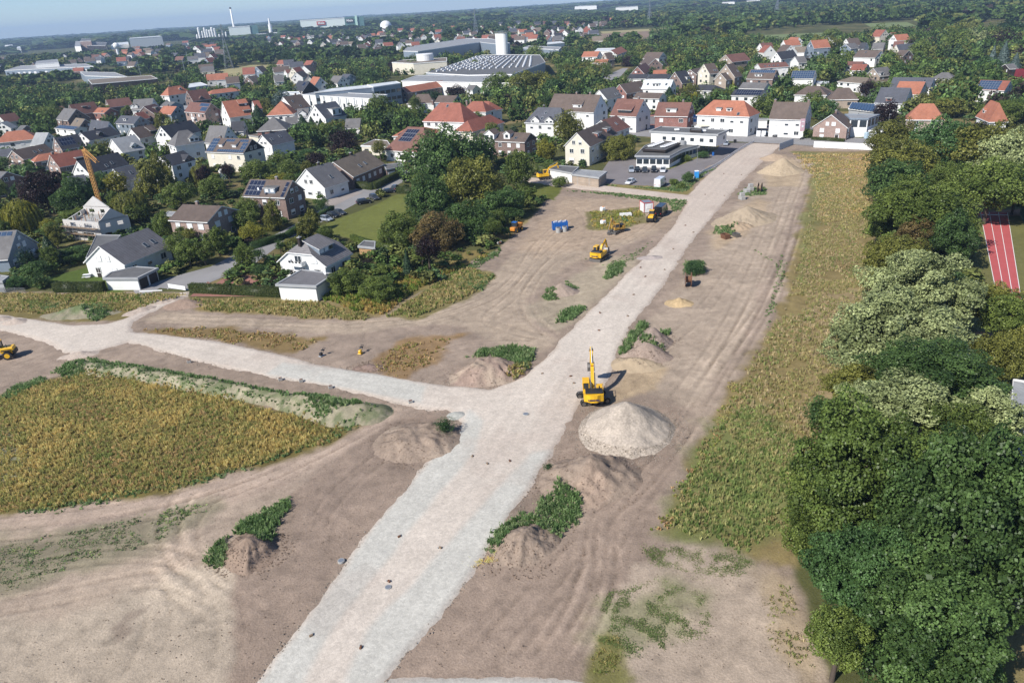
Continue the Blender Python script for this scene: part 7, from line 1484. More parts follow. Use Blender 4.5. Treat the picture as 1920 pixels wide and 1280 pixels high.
HW = [ # green weeds on and around the heaps
([[(905,1035),(930,990),(975,960),(1020,950),(1010,985),(960,1010),(925,1040)],[(1000,985),(1010,940),(1050,915),(1095,940),(1092,985),(1050,1012),(1010,1000)]],15,.6,'lush green weeds on the dug mound in the foreground',5),
([[(380,1055),(395,1020),(430,1003),(436,1040),(425,1065),(390,1066)],[(436,1000),(448,978),(480,962),(545,930),(545,950),(515,1000),(515,1025),(480,1030),(465,1000)]],22,.6,'green leafy weeds on the mound at lower left',4),
([[(872,672),(905,655),(960,648),(1010,655),(1000,680),(985,700),(960,690),(920,668)]],14,.7,'green weeds behind the mound left of the junction',3),([[(948,712),(965,690),(1003,672),(1000,690),(975,716)]],12,.6,'golden weeds on the road side of that mound',0),
([[(1155,668),(1165,640),(1200,605),(1225,603),(1210,620),(1190,650),(1180,668)],[(1195,640),(1250,655),(1245,665),(1200,650)],[(1235,620),(1255,618),(1255,630),(1240,630)]],16,.8,'green weeds left of the mounds beside the gravel road',3),
([[(1015,558),(1025,540),(1045,550),(1048,562),(1025,565)],[(1055,545),(1060,525),(1085,540),(1070,548)]],14,.6,'weeds around the small grey brown mound',2),([[(1042,605),(1050,585),(1080,573),(1104,575),(1080,600),(1060,607)]],14,.6,'green weeds on the left rim of the gravel road',2),
([[(1130,522),(1140,498),(1165,490),(1178,495),(1160,518),(1138,524)]],14,.6,'green weeds below the tracked digger with wide blade',2),([[(1280,510),(1285,490),(1320,490),(1322,512),(1300,520)]],12,.6,'weeds behind the cable drum',2),
([[(165,668),(250,688),(370,712),(480,732),(580,755),(640,768),(720,768),(690,776),(600,770),(480,744),(370,722),(250,700),(165,680)]],12,.55,'row of green weeds on top of the long earth bank',3),([[(570,780),(580,755),(620,742),(680,758),(690,775),(640,785),(590,795)]],9,.5,'green weeds on the broad end of the earth bank',3),([[(165,680),(370,722),(480,744),(600,775),(580,785),(470,756),(360,738),(165,700)]],4,.3,'thin grey green weeds on the field side of the earth bank',2),
([[(95,700),(120,680),(165,672),(165,700),(120,712)],[(0,745),(20,725),(80,705),(90,715),(30,745),(0,760)]],12,.5,'green weeds at the left end of the golden field',3),([[(45,580),(60,565),(120,570),(110,582)],[(150,590),(170,568),(205,572),(210,590),(175,605)]],10,.55,'green weeds on the overgrown mound above the west road',2),
([[(0,965),(200,925),(400,885),(560,835),(700,775),(720,768),(640,822),(400,905),(100,965)]],5,.35,'low green fringe along the golden field',2),([[(1380,365),(1400,352),(1440,350),(1440,365),(1400,370)]],8,.35,'grass under the concrete blocks and cable drum',1),([[(1335,440),(1340,425),(1380,428),(1375,445)]],6,.6,'cut brush around the digger buckets',2),
([[(1060,358),(1150,362),(1290,376),(1280,395),(1262,400),(1250,382),(1150,368)]],6,.5,'weed line below the gravel path',2),([[(1080,345),(1150,348),(1285,362),(1320,330),(1345,315),(1320,322),(1250,352),(1150,350)]],7,.5,'weeds on the bank between the car park and gravel path',2),([[(1060,470),(1130,500),(1200,465),(1230,445),(1190,490),(1140,500)]],2.5,.35,'thin weeds around the tracked digger',1),
([[(1380,445),(1478,520),(1455,560),(1470,500)],[(1465,470),(1480,500),(1440,620),(1430,600)]],2.5,.35,'thin grass line between the wheel ruts',1),([[(850,540),(870,510),(930,515),(905,548)],[(870,500),(940,465),(935,480),(890,505)]],8,.5,'greener weeds at the foot of the grove',2)]
for i,(pl,de,hg,lb,lf) in enumerate(HW):
 pal = GOLD if lb.startswith('golden') else GRN
 weeds('green_weeds',pl,de,hg,pal,lb,20 + i,.12,5,.4,leafy=lf,rag=.45)
weeds('sparse_weeds',[[(1112,1110),(1240,1075),(1320,1110),(1330,1180),(1200,1240),(1110,1220)],[(1200,1020),(1400,1030),(1440,1060),(1330,1100),(1230,1060)]],75,.07,[(88,104,62),(104,116,72),(96,104,66)],'scattered low green plants on the pale soil at lower right',60,.07,2,.9,leafy=2,onheap=False,thr=.02,ns=1.1,lsz=.09)
weeds('sparse_weeds',[[(1112,1195),(1150,1185),(1180,1235),(1160,1262),(1112,1262)]],40,.16,[(98,112,60),(116,118,68),(136,124,80)],'dense green plants at the corner of the pale soil',61,.07,4,.7,leafy=2,onheap=False,lsz=.09,thr=-.3,ns=1.5)
weeds('flattened_weeds',[[(-200,1060),(150,990),(380,940),(390,960),(280,1020),(120,1075),(-100,1140)]],14,.16,[(110,116,88),(126,128,100),(96,112,76),(120,132,84)],'flattened grey green weeds below the curved dirt track',62,.10,4,1.6,onheap=False,thr=-.1,ns=2.2)
weeds('sparse_weeds',[[(1440,1060),(1490,1100),(1540,1280),(1480,1280),(1430,1180)]],9,.18,[(134,126,92),(118,122,76),(146,134,104)],'straggly weeds between the pale soil and the corner trees',63,.10,4,.8,onheap=False,thr=-.1,ns=2)
weeds('edge_weeds',[[(1330,830),(1345,760),(1390,690),(1430,640),(1400,720),(1370,800),(1260,985),(1215,1000),(1260,920)]],7,.35,[(140,130,84),(120,128,66),(160,132,96)],'straggly weeds along the right track edge',64,.12,4,.7,onheap=False,thr=.0,ns=2.5)
weeds('straw',[[(850,1058),(900,1048),(940,1040),(935,1052),(880,1065)]],20,.2,[(214,180,110),(190,160,100)],'pale straw lying beside the dug mound',65,.05,4,3.,onheap=True,thr=.0)
# ---------------------------------------------------------------- hedges
def hedge(pts,w,h,label,sp='hedge',name='hedge',dens=70,leaf=.16):
 rng = np.random.default_rng(len(label)); P = GP(pts); c = P.mean(0); VV = []; NN = []; cb = MB()
 for a,b in zip(P[:-1],P[1:]):
  e = b - a; L = math.hypot(*e); t = e / L; n = np.array([-t[1],t[0]]);
  for (cnt,f) in ((int(L * w * dens),'t'),(int(L * h * dens),'l'),(int(L * h * dens),'r'),(int(w * h * dens),'e'),(int(w * h * dens),'s')):
   u = rng.random(cnt) * L; s = rng.uniform(-w / 2,w / 2,cnt); z = rng.uniform(0,h,cnt)
   if f == 't': z = np.full(cnt,h); nn = (0,0,1)
   elif f == 'l': s = np.full(cnt,w / 2); nn = (*n,.2)
   elif f == 'r': s = np.full(cnt,-w / 2); nn = (*-n,.2)
   elif f == 'e': u = np.full(cnt,L); nn = (*t,.2)
   else: u = np.zeros(cnt); nn = (*-t,.2)
   z = z + .07 * rng.normal(size=cnt) + .12 * fbm(a[0] + t[0] * u,a[1] + t[1] * u,2,2,3); s = s + .07 * rng.normal(size=cnt)
   VV.append(np.stack([a[0] + t[0] * u + n[0] * s - c[0],a[1] + t[1] * u + n[1] * s - c[1],np.clip(z,.02,9)],1)); NN.append(np.tile(nn,(cnt,1)) + rng.normal(size=(cnt,3)) * .5)
 Pn = np.vstack(VV); V,F = quads(Pn,np.vstack(NN),leaf,rng,.8); b = rng.uniform(.7,1.25,len(Pn)); cols = np.repeat(np.stack([rng.random(len(Pn)),b,b],1),4,0)
 for a,bb in zip(P[:-1],P[1:]):
  e = bb - a; L = math.hypot(*e); t = e / L; n = np.array([-t[1],t[0]]) * (w / 2 - .1); a0 = a - c; b0 = bb - c; o = len(V)
  cv = [(*(a0 + n),0),(*(b0 + n),0),(*(b0 - n),0),(*(a0 - n),0),(*(a0 + n),h - .1),(*(b0 + n),h - .1),(*(b0 - n),h - .1),(*(a0 - n),h - .1)]
  V = np.vstack([V,cv]); F = np.vstack([F,[(o + 4,o + 5,o + 6,o + 7),(o,o + 1,o + 5,o + 4),(o + 1,o + 2,o + 6,o + 5),(o + 2,o + 3,o + 7,o + 6),(o + 3,o,o + 4,o + 7)]]); cols = np.vstack([cols,np.tile([.1,.7,.7],(8,1))])  # inner box tinted darker than its leaves, as painted shade within the hedge
 me = npmesh('hedge',V,F,[LEAF[sp]],cols); o = place(name,me,None,(c[0],c[1],0)); return tag(o,label,'hedge')
hedge([(359,548),(440,552),(527,556)],1.3,1.9,'long clipped olive hedge left of the white tiled rim garage')
hedge([(105,547),(150,547),(198,546)],1.4,2.1,'reddish green hedge block left of the white double garage','hedge')
hedge([(650,350),(700,356),(752,330)],1.6,2.0,'tall clipped hedge in front of the beige roofed brick house','hedge')
hedge([(745,362),(790,362)],1.6,1.8,'short square hedge at the upper end of the lawn')
hedge([(535,448),(590,415),(625,395)],1.0,1.5,'dark hedge along the lane before the solar brick house','dark'); hedge([(470,468),(535,448)],1.0,1.6,'dark hedge along the lane behind the lane bend trees','dark')
hedge([(1092,312),(1140,285)],1.6,1.9,'dark clipped hedge beside the cream house by the car park','dark'); hedge([(660,450),(700,462),(740,470)],1.0,1.4,'hedge at the lower edge of the lawn','mid')
hedge([(1522,262),(1583,266)],1.2,1.0,'low trimmed hedge before the pink brick gable'); hedge([(1055,175),(1090,178),(1130,175)],2.2,3.0,'tall green hedge behind the huge brown roof','mid',dens=20,leaf=.3)
hedge([(1005,322),(1052,318)],2.0,2.4,'bushy hedge behind the far yellow digger','mid',dens=40,leaf=.22); hedge([(935,312),(965,300)],1.6,2.0,'bright clipped hedge beside the brown apartment house','mid',dens=40,leaf=.22); hedge([(975,200),(1040,188)],1.5,1.5,'dark hedge right of the small white house','dark',dens=25,leaf=.3)
hedge([(860,190),(920,178),(955,182)],1.6,2.4,'dark hedge wall behind the smaller hipped roof house','purple',dens=22,leaf=.3)
# ---------------------------------------------------------------- spilled stones and clods
def stones(name,P,z,size,colr,label,seed):
 rng = np.random.default_rng(seed); n = len(P); s = size * rng.uniform(.4,1.3,n) ** 1.5; o = np.array([(1,0,0),(0,1,0),(-1,0,0),(0,-1,0),(0,0,.7)],float)
 V = np.repeat(np.column_stack([P,z]),5,0) + (o[None] * rng.uniform(.6,1.3,(n,5,1)) * s[:,None,None]).reshape(-1,3)
 b = np.arange(n)[:,None] * 5; F = np.concatenate([b + np.array(q) for q in ((0,1,4),(1,2,4),(2,3,4),(3,0,4))]); c = np.repeat(alb(*colr)[None] * rng.uniform(.6,1.25,n)[:,None],5,0)
 return tag(place(name,npmesh(name,V,F,[M_WEED],np.clip(c,0,.8))),label,'stones',kind='stuff')
rs = np.random.default_rng(9); wr = GP(GPOLY[0]); q = rs.uniform((-60,40),(80,200),(150000,2)); sd_ = np.abs(sdist(q,wr)); k = (sd_ < 1.1) & (rs.random(len(q)) < np.exp(-sd_ / .45)); q = q[k]
stones('loose_gravel',q,np.full(len(q),.05),.09,(206,194,180),'loose stones spilled along the edges of the gravel road',1)
pc_ = G(1176,806); th = rs.random(5200) * 6.28; rr_ = 5.2 + np.abs(rs.normal(size=5200)) * 1.5; q = np.stack([pc_[0] + rr_ * np.cos(th),pc_[1] + rr_ * np.sin(th)],1); stones('loose_gravel',q,np.array([zat(a,b) for a,b in q]) + .01,.07,(204,192,178),'pale stones spilled around the foot of the big gravel pile',2)
QQ = []
for (a,b,rx) in ((1108,898,6.4),(985,1022,5.2),(782,828,6.2),(918,702,6.4),(468,1036,3.8),(1212,668,4.4),(1222,641,4),(1398,412,9),(1466,322,7.5),(692,690,3)):
 c_ = G(a,b); th = rs.random(900) * 6.28; r_q = rx * rs.uniform(.35,1.2,900); QQ.append(np.stack([c_[0] + r_q * np.cos(th),c_[1] + r_q * np.sin(th) * .8],1))
q = np.vstack(QQ); stones('soil_clods',q,np.array([zat(a,b) for a,b in q]),.085,(170,150,134),'brown clods lying on and around the soil heaps',3)
q = rs.uniform((-70,44),(60,140),(26000,2)); k = (sdist(q,wr) < -.5) & (sdist(q,wsite) > 1) & (fbm(q[:,0],q[:,1],5,3,71) > -.1); q = q[k]; stones('soil_clods',q,np.full(len(q),.04),.055,(164,146,130),'small clods and stones scattered over the bare soil',4)
# ================================================================== machines, vehicles, small things
def grp(name,px,head,label,cat,group=None,z=0.0):
 p = G(*px) if len(px) == 2 else np.array(px[:2]); return empty(name,(p[0],p[1],z),math.radians(head),label,cat,group)
def track_part(m,x0,x1,y,w,h,r):
 pts = [];
 for i in range(9): a = math.pi / 2 + math.pi * i / 8; pts.append((x0 + r + r * math.cos(a),h / 2 + r * math.sin(a)))
 for i in range(9): a = -math.pi / 2 + math.pi * i / 8; pts.append((x1 - r + r * math.cos(a),h / 2 + r * math.sin(a)))
 m.prism(pts,y - w / 2,y + w / 2,M_RUBBER,'y')
 n = int((x1 - x0) / .22)
 for i in range(n): x = x0 + r * .6 + i * .22; m.box(x,x + .1,y - w / 2 - .01,y + w / 2 + .01,h,h + .05,M_STEEL);
 for i in range(5): x = x0 + r + (x1 - x0 - 2 * r) * i / 4; m.cyl((x,y - w / 2 - .03,h * .42),(x,y + w / 2 + .03,h * .42),r * .62,r * .62,10,M_STEEL)
def bar(m,a,b,w,h0,h1,mat):
 """tapered box girder in the x-z plane"""
 a = Vector(a); b = Vector(b); d = (b - a).normalized(); n = Vector((-d.z,0,d.x)); y = Vector((0,w / 2,0))
 vs = [a - n * h0 / 2 - y,b - n * h1 / 2 - y,b + n * h1 / 2 - y,a + n * h0 / 2 - y,a - n * h0 / 2 + y,b - n * h1 / 2 + y,b + n * h1 / 2 + y,a + n * h0 / 2 + y]
 m.add(vs,[(3,2,1,0),(4,5,6,7),(0,1,5,4),(1,2,6,5),(2,3,7,6),(3,0,4,7)],mat)
def digger(px,s,head,thead,knee,elbow,wrist,label,text=None,blade=False,wide=1.0,bmat=None):
 Y = bmat or M_YEL; r = grp('excavator',px,head,label,'excavator'); S = lambda *v: tuple(q * s for q in v)
 dt = math.radians(thead - head)
 for sd in (-1,1):
  m = MB(); track_part(m,-2.05 * s,2.05 * s,0,.55 * s,.85 * s,.42 * s); o = m.build('track',r,(-math.sin(dt) * sd * 1.15 * s,math.cos(dt) * sd * 1.15 * s,0),dt)
 m = MB(); m.cbox((0,0,.62 * s),S(2.2,1.8,.45),M_STEEL,bev=.05); m.cyl((0,0,.8 * s),(0,0,1.05 * s),.75 * s,.75 * s,18,M_BLACK)
 if blade: m.box(2.2 * s,2.35 * s,-1.35 * s,1.35 * s,.05,.75 * s,M_STEEL); m.box(1.0 * s,2.2 * s,-.5 * s,-.3 * s,.3 * s,.55 * s,M_STEEL); m.box(1.0 * s,2.2 * s,.3 * s,.5 * s,.3 * s,.55 * s,M_STEEL)
 m.build('undercarriage',r,(0,0,0),dt)
 m = MB(); m.prism([S(-2.45,-.9),S(-2.75,-.45),S(-2.8,0),S(-2.75,.45),S(-2.45,.9),S(-2.3,1.3 * wide),S(-1.5,1.35 * wide),S(-1.5,-1.35 * wide),S(-2.3,-1.3 * wide)],1.1 * s,2.15 * s,Y); cw = m.build('counterweight',r)
 if text: text_obj(text,.34 * s,plain('navy_lettering',(.02,.02,.10),.5),cw,(-2.83 * s,0,1.5 * s),(math.pi / 2,0,-math.pi / 2),bold=.012)
 m = MB(); m.cbox(S(-.2,-.9 * wide,1.55),S(2.6,.85,.85),Y,bev=.06 * s); m.cbox(S(-.35,1.0 * wide,1.35),S(2.3,.5,.5),Y,bev=.05 * s); m.box(-1.5 * s,.3 * s,-.45 * s,.45 * s,1.1 * s,1.7 * s,M_BLACK); m.build('body',r)
 m = MB(); m.cbox(S(-1.55,-.05,2.25),S(1.35,2.3 * wide,.28),M_BLACK,bev=.08 * s); m.cyl(S(-1.3,-.8,2.35),S(-1.3,-.8,2.85),.09 * s,.09 * s,8,M_BLACK); m.build('engine_cover',r)
 m = MB(); m.cbox(S(.55,.93 * wide,1.5),S(1.6,.85,.7),Y,bev=.05 * s); m.cbox(S(.5,.93 * wide,2.85),S(1.6,.95,.14),Y,bev=.05 * s)
 for (a,b) in ((-.22,.52),(1.22,.52),(-.22,1.34),(1.22,1.34)): m.cbox(S(a,b * 1.0 * wide,2.3),S(.09,.09,1.1),Y)
 cb = m.build('cab',r); m = MB(); m.cbox(S(.5,.93 * wide,2.3),S(1.38,.78,1.0),M_GLASS); m.build('cab_window',cb)
 k = Vector((*[knee[0] * s],0,knee[1] * s)); e = Vector((elbow[0] * s,0,elbow[1] * s)); w = Vector((wrist[0] * s,0,wrist[1] * s)); f = Vector((.5 * s,0,1.5 * s))
 m = MB(); bar(m,f,k,.42 * s,.5 * s,.62 * s,Y); bar(m,k,e,.4 * s,.62 * s,.34 * s,Y); m.cyl((e.x,-.28 * s,e.z),(e.x,.28 * s,e.z),.2 * s,.2 * s,10,M_STEEL); bo = m.build('boom',r)
 m = MB(); u = (w - e).normalized(); bar(m,e - u * .5 * s,w,.32 * s,.5 * s,.26 * s,Y); st = m.build('stick',r)
 m = MB()
 for sy in (-.33,.33): m = MB(); m.cyl((.9 * s,sy * s,1.2 * s),(k.x * .75 + f.x * .25,sy * s,k.z * .72 + f.z * .28),.09 * s,.06 * s,8,M_ZINC); m.build('hydraulic_cylinder',r)
 m = MB(); m.cyl(tuple(k + Vector((0,0,.5 * s))),tuple(e - u * .5 * s + Vector((0,0,.25 * s))),.09 * s,.06 * s,8,M_ZINC); m.build('hydraulic_cylinder',r); m = MB(); m.cyl(tuple(e + u * .3 * s + Vector((.35 * s,0,0))),tuple(w + Vector((.2 * s,0,.15 * s))),.07 * s,.05 * s,8,M_ZINC)
 m.build('hydraulic_cylinder',r)
 m = MB(); prof = [(0,.1),(.45,0),(.75,-.35),(.72,-.85),(.35,-1.15),(-.15,-1.1),(-.3,-.95),(-.1,-.45)]; xf = Matrix.Translation(w)
 m.prism([S(-a,b) for a,b in prof],-.5 * s,.5 * s,M_STEEL,'y',xf)
 for j in range(4): m.cbox(S(.28,-.38 + j * .25,-1.06),S(.22,.07,.07),M_ZINC,xf)
 m.build('bucket',r); m = MB(); m.box(-.9 * s,.9 * s,-1.4 * s * wide,-1.36 * s * wide,2.2 * s,2.24 * s,M_YEL); m.cyl(S(-.9,-1.38 * wide,1.9),S(-.9,-1.38 * wide,2.24),.02,.02,5,M_YEL); m.cyl(S(.9,-1.38 * wide,1.9),S(.9,-1.38 * wide,2.24),.02,.02,5,M_YEL); m.build('handrail',r,fix=False)
 return r
digger((1112,750),1.0,86,8,(1.6,4.4),(3.6,5.9),(5.3,3.1),'large yellow excavator with its tail to the viewer at the road junction','KOMATSU')
digger((1124,486),.95,60,236,(1.6,2.7),(3.5,3.2),(4.6,1.4),'yellow excavator with wide dozer blade parked on sandy ground','KOMATSU',True)
digger((1156,436),.8,205,225,(.9,3.4),(1.7,4.0),(2.6,1.3),'smaller ochre digger standing by the container weeds',None,True,.9,plain('dull_yellow',(.42,.25,.05),.6,0,.3))
digger((1022,336),.95,12,5,(1.6,3.6),(4.3,4.4),(5.0,1.7),'far yellow excavator working on the gravel path near the garages')
def wheel(par,x,y,r,w,rim=M_ZINC,front=False):
 m = MB(); m.cyl((0,-w / 2,0),(0,w / 2,0),r,r,18,M_RUBBER); o = m.build('wheel',par,(x,y,r)); m = MB(); m.cyl((0,-w / 2 - .012,0),(0,w / 2 + .012,0),r * .58,r * .58,14,rim); m.build('rim',o); return o
def loader(px,s,head,label,cat='wheel loader'):
 r = grp('wheel_loader',px,head,label,cat); S = lambda *v: tuple(q * s for q in v)
 for x in (-1.45,1.45):
  for y in (-1,1): wheel(r,x * s,y * s,.72 * s,.5 * s,M_YEL)
 m = MB(); m.cbox(S(-1.5,0,1.5),S(2.1,1.5,1.0),M_YEL,bev=.12 * s); m.cbox(S(-2.5,0,1.1),S(.4,1.6,.7),M_BLACK,bev=.05); m.cbox(S(.9,0,.95),S(1.6,1.0,.5),M_YEL,bev=.05)
 for y in (-.98,.98): m.cbox(S(-1.45,y,1.6),S(1.5,.5,.08),M_BLACK)
 m.build('body',r); m = MB(); m.cbox(S(-.1,0,3.15),S(1.45,1.4,.12),M_YEL,bev=.05); m.cbox(S(-.1,0,1.75),S(1.35,1.3,.7),M_YEL)
 for a in (-.72,.52):
  for b in (-.6,.6): m.cbox(S(a,b,2.6),S(.09,.09,1.1),M_BLACK)
 c = m.build('cab',r); m = MB(); m.cbox(S(-.1,0,2.6),S(1.18,1.16,1.05),M_GLASS); m.build('cab_window',c)
 m = MB()
 for y in (-.5,.5): bar(m,S(.6,y,1.7),S(2.5,y,.6),.16 * s,.35 * s,.25 * s,M_YEL)
 for v in range(0): pass
 m.build('lift_arm',r); m = MB(); m.prism([S(2.4,.9),S(2.45,.2),S(3.4,.05),S(3.35,.12),S(2.7,.4),S(2.75,1.0)],-1.25 * s,1.25 * s,M_STEEL,'y'); m.build('bucket',r)
 m = MB(); m.cyl(S(-1.6,.5,2.0),S(-1.6,.5,2.6),.06 * s,.06 * s,8,M_BLACK); m.build('exhaust',r)
loader((2,672),1.0,195,'yellow wheel loader cut by the left edge'); loader((1222,414),.85,70,'compact yellow loader parked behind the black van')
dr = grp('site_dumper',(968,434),60,'orange and dark site dumper in the shade of the grove','dumper')
for x in (-1.2,1.2):
 for y in (-.8,.8): wheel(dr,x,y,.5,.4,M_YEL)
m = MB(); m.cbox((-1.1,0,1.0),(1.7,1.3,.8),M_ORANGE,bev=.08); m.cbox((0,0,.7),(3,.8,.3),M_BLACK); m.build('body',dr)
m = MB(); m.cbox((-.6,0,2.5),(1.1,1.2,.1),M_BLUE,bev=.03)
for a in (-1.1,-.1):
 for b in (-.55,.55): m.cbox((a,b,1.9),(.08,.08,1.2),M_BLACK)
c = m.build('cab',dr); m = MB(); m.cbox((-.6,0,1.95),(.95,1.04,1.05),M_GLASS); m.build('cab_window',c)
m = MB(); m.prism([(.2,.95),(1.5,.85),(2.1,1.7),(2.0,1.8),(.1,1.8)],-.85,.85,M_ORANGE,'y'); m.build('skip',dr)
def loft(m,secs,mat):
 b = [];
 for (x,hw,z0,z1,rd) in secs:
  b.append([(x,-hw + rd,z0),(x,-hw,z0 + rd),(x,-hw,(z0 + z1) / 2),(x,-hw + rd * .6,z1 - rd * .4),(x,-hw + rd * 1.6,z1),(x,hw - rd * 1.6,z1),(x,hw - rd * .6,z1 - rd * .4),(x,hw,(z0 + z1) / 2),(x,hw,z0 + rd),(x,hw - rd,z0)])
 n = 10; vs = [v for r in b for v in r]; fs = []
 for i in range(len(b) - 1):
  for j in range(n): fs.append((i * n + j,i * n + (j + 1) % n,(i + 1) * n + (j + 1) % n,(i + 1) * n + j))
 fs += [tuple(range(n)),tuple(range((len(b) - 1) * n + n - 1,(len(b) - 1) * n - 1,-1))]; m.add(vs,fs,mat)
def car(px,head,paint,label,kind='hatch',group=None,name='parked_car',cat='car'):
 r = grp(name,px,head,label,cat,group); m = MB()
 if kind == 'van':
  loft(m,[(-2.9,.95,.35,2.55,.12),(-2.8,1.0,.3,2.65,.12),(1.3,1.0,.3,2.65,.12),(1.75,.98,.3,2.3,.12),(2.35,.95,.3,1.35,.12),(2.95,.9,.35,1.1,.12),(3.05,.85,.4,.9,.1)],paint); b = m.build('body',r)
  g = MB(); g.add([(1.70,-.8,2.22),(1.70,.8,2.22),(2.34,.86,1.38),(2.34,-.86,1.38)],[(0,1,2,3)],M_GLASS,Matrix.Translation((.05,0,.03)));
  for sy in (-1,1): g.prism([(1.0,1.4),(2.0,1.4),(1.6,2.1),(1.0,2.1)],sy * .985,sy * 1.015,M_GLASS,'y')
  g.build('windscreen',b); xs,wr = (-1.9,1.95),.36
 else:
  L = {'hatch': 2.05,'sedan': 2.3,'suv': 2.25}[kind]; hb = {'hatch': .95,'sedan': .9,'suv': 1.08}[kind]
  loft(m,[(-L,.72,.38,hb - .12,.1),(-L + .12,.84,.26,hb - .02,.12),(-L + .6,.89,.22,hb,.12),(.7,.89,.22,hb,.12),(L - .7,.86,.24,hb - .12,.12),(L - .12,.78,.28,hb - .3,.12),(L,.66,.36,hb - .4,.08)],paint); b = m.build('body',r)
  t0 = {'hatch': -L + .25,'sedan': -L + .75,'suv': -L + .2}[kind]; rz = hb + .5
  g = MB(); vs = [(t0,-.78,hb - .03),(1.05,-.78,hb - .03),(1.05,.78,hb - .03),(t0,.78,hb - .03),(t0 + .45,-.6,rz),(.35,-.6,rz),(.35,.6,rz),(t0 + .45,.6,rz)]
  g.add(vs,[(4,5,6,7),(0,1,5,4),(1,2,6,5),(2,3,7,6),(3,0,4,7)],M_GLASS); g.build('window',b)
  g = MB(); g.cbox(((t0 + .45 + .35) / 2,0,rz + .012),(-t0 - .08,1.2,.05),paint,bev=.02)
  for sy in (-1,1):
   for (xa,xb) in ((t0 + .02,t0 + .47),(1.04,.36),((t0 + 1.05) / 2,(t0 + 1.1) / 2)): g.cyl((xa,sy * .785,hb - .02),(xb,sy * .605,rz + .01),.035,.03,5,paint)
  g.build('roof',b); xs,wr = (-L + .75,L - .8),.32
  for sy in (-1,1): g = MB(); g.cbox((1.0,sy * .95,hb + .05),(.12,.16,.12),paint); g.build('mirror',b)
 fx = 3.0 if kind == 'van' else L - .08; hz2 = .75 if kind == 'van' else hb - .42
 for sy in (-1,1): g = MB(); g.cbox((fx,sy * .58,hz2),(.1,.3,.14),M_FRAME); g.build('headlight',b); g = MB(); g.cbox((-2.92 if kind == 'van' else -L + .0,sy * .62,hz2 + .2),(.08,.2,.16),M_RED); g.build('tail_light',b)
 for x in xs:
  for sy in (-1,1): wheel(r,x,sy * (.80 if kind != 'van' else .9),wr,.22)
 return r
PN = {k: plain('car_paint_' + k,c,.25,.2,.05,1.,spec=.6,coat=.6) for k,c in dict(black=(.012,.013,.016),white=(.75,.76,.78),silver=(.38,.42,.48),dark_grey=(.05,.055,.065),blue=(.02,.06,.2)).items()}
pc = 'cars parked before the office'
for (x,c,k,h,lb) in ((1184,'silver','suv',262,'leftmost of the office row, dark car with silver flanks'),(1195,'black','hatch',262,'black car second from the left in the office row'),(1209,'dark_grey','sedan',260,'dark grey car in the middle of the office row'),(1226,'black','suv',260,'larger black car fourth in the office row'),(1243,'white','sedan',256,'white car at the right end of the office row')): car((x,322),h,PN[c],lb,k,pc)
car((1182,344),235,PN['white'],'lone white car on the car park near the garages','sedan'); car((1238,349),60,PN['white'],'white delivery van on the car park','van',name='delivery_van',cat='van'); car((1240,402),62,PN['black'],'black delivery van beside the white site cabin','van',name='delivery_van',cat='van')
ln = 'cars parked along the lane'
for (x,y,c,k,h,lb) in ((612,414,'silver','hatch',325,'silver car nearest the viewer by the lawn'),(624,407,'black','hatch',325,'black car between the silver and the grey car by the lawn'),(636,402,'dark_grey','sedan',325,'grey car last of the three side by side by the lawn'),(683,382,'black','suv',25,'dark car alone on the lane above the three parked ones'),(702,374,'dark_grey','suv',300,'dark grey car pointing at the viewer on the lane'),(729,362,'black','sedan',20,'black car by the clipped hedge at the lane end'),(741,355,'dark_grey','sedan',80,'grey car at the lane end behind the black one'),(760,329,'white','hatch',10,'white car before the brick double garage')): car((x,y),h,PN[c],lb,k,ln)
car((1435,255),262,PN['black'],'small black car in front of the satellite dish house','hatch'); car((1458,256),212,PN['black'],'low black car right of the small black one','sedan'); car((1361,272),250,PN['silver'],'silver car half under the office overhang','hatch'); car((1180,243),200,PN['white'],'white car before the triple dormer house','hatch'); car((1151,152),80,PN['blue'],'blue car on the distant street bend','hatch'); car((1780,181),190,PN['blue'],'dark blue car on the concrete ramp right of the slate roofs','sedan'); car((1632,257),200,PN['white'],'white car under the carport by the main road','hatch')
def simple(name,px,head,parts,label,cat,group=None,z=0.0):
 r = grp(name,px,head,label,cat,group,z)
 for nm,fn in parts: m = MB(); fn(m); m.build(nm,r)
 return r
def ctn(m):
 L,W,H = 1.85,1.6,1.9; m.box(-L,L,-W / 2,W / 2,.1,.2,M_BLUE)
 for (a,b,c,d) in ((-L,L,-W / 2,-W / 2 + .06),(-L,L,W / 2 - .06,W / 2),(-L,-L + .06,-W / 2,W / 2),(L - .06,L,-W / 2,W / 2)): m.box(a,b,c,d,.1,H,M_BLUE)
 for i in range(9): m.box(-L + .1 + i * .4,-L + .22 + i * .4,-W / 2 - .06,-W / 2,.2,H - .05,M_BLUE); m.box(-L + .1 + i * .4,-L + .22 + i * .4,W / 2,W / 2 + .06,.2,H - .05,M_BLUE)
simple('open_container',(1050,430),4,(('body',lambda m: [m.box(-1.8,1.8,-.7,.7,.2,.5,M_BLACK),ctn(m)][0]),('load',lambda m: [m.cyl((-1.5 + i * .37,-.5 + (i % 3) * .4,.2),(-1.5 + i * .37,-.4 + (i % 3) * .4,2.15),.12,.12,7,M_SHUT) for i in range(9)])),'blue ribbed open container filled with pale pipes','container')
for (x,y,lb) in ((1047,436,'left of two pale concrete rings before the blue container'),(1059,434,'right of two pale concrete rings before the blue container')): simple('concrete_ring',(x,y),0,(('ring',lambda m: [m.cyl((0,0,0),(0,0,1.25),.62,.62,16,M_CONC),m.cyl((0,0,1.25),(0,0,1.252),.48,.48,16,M_BLACK)]),),lb,'concrete ring')
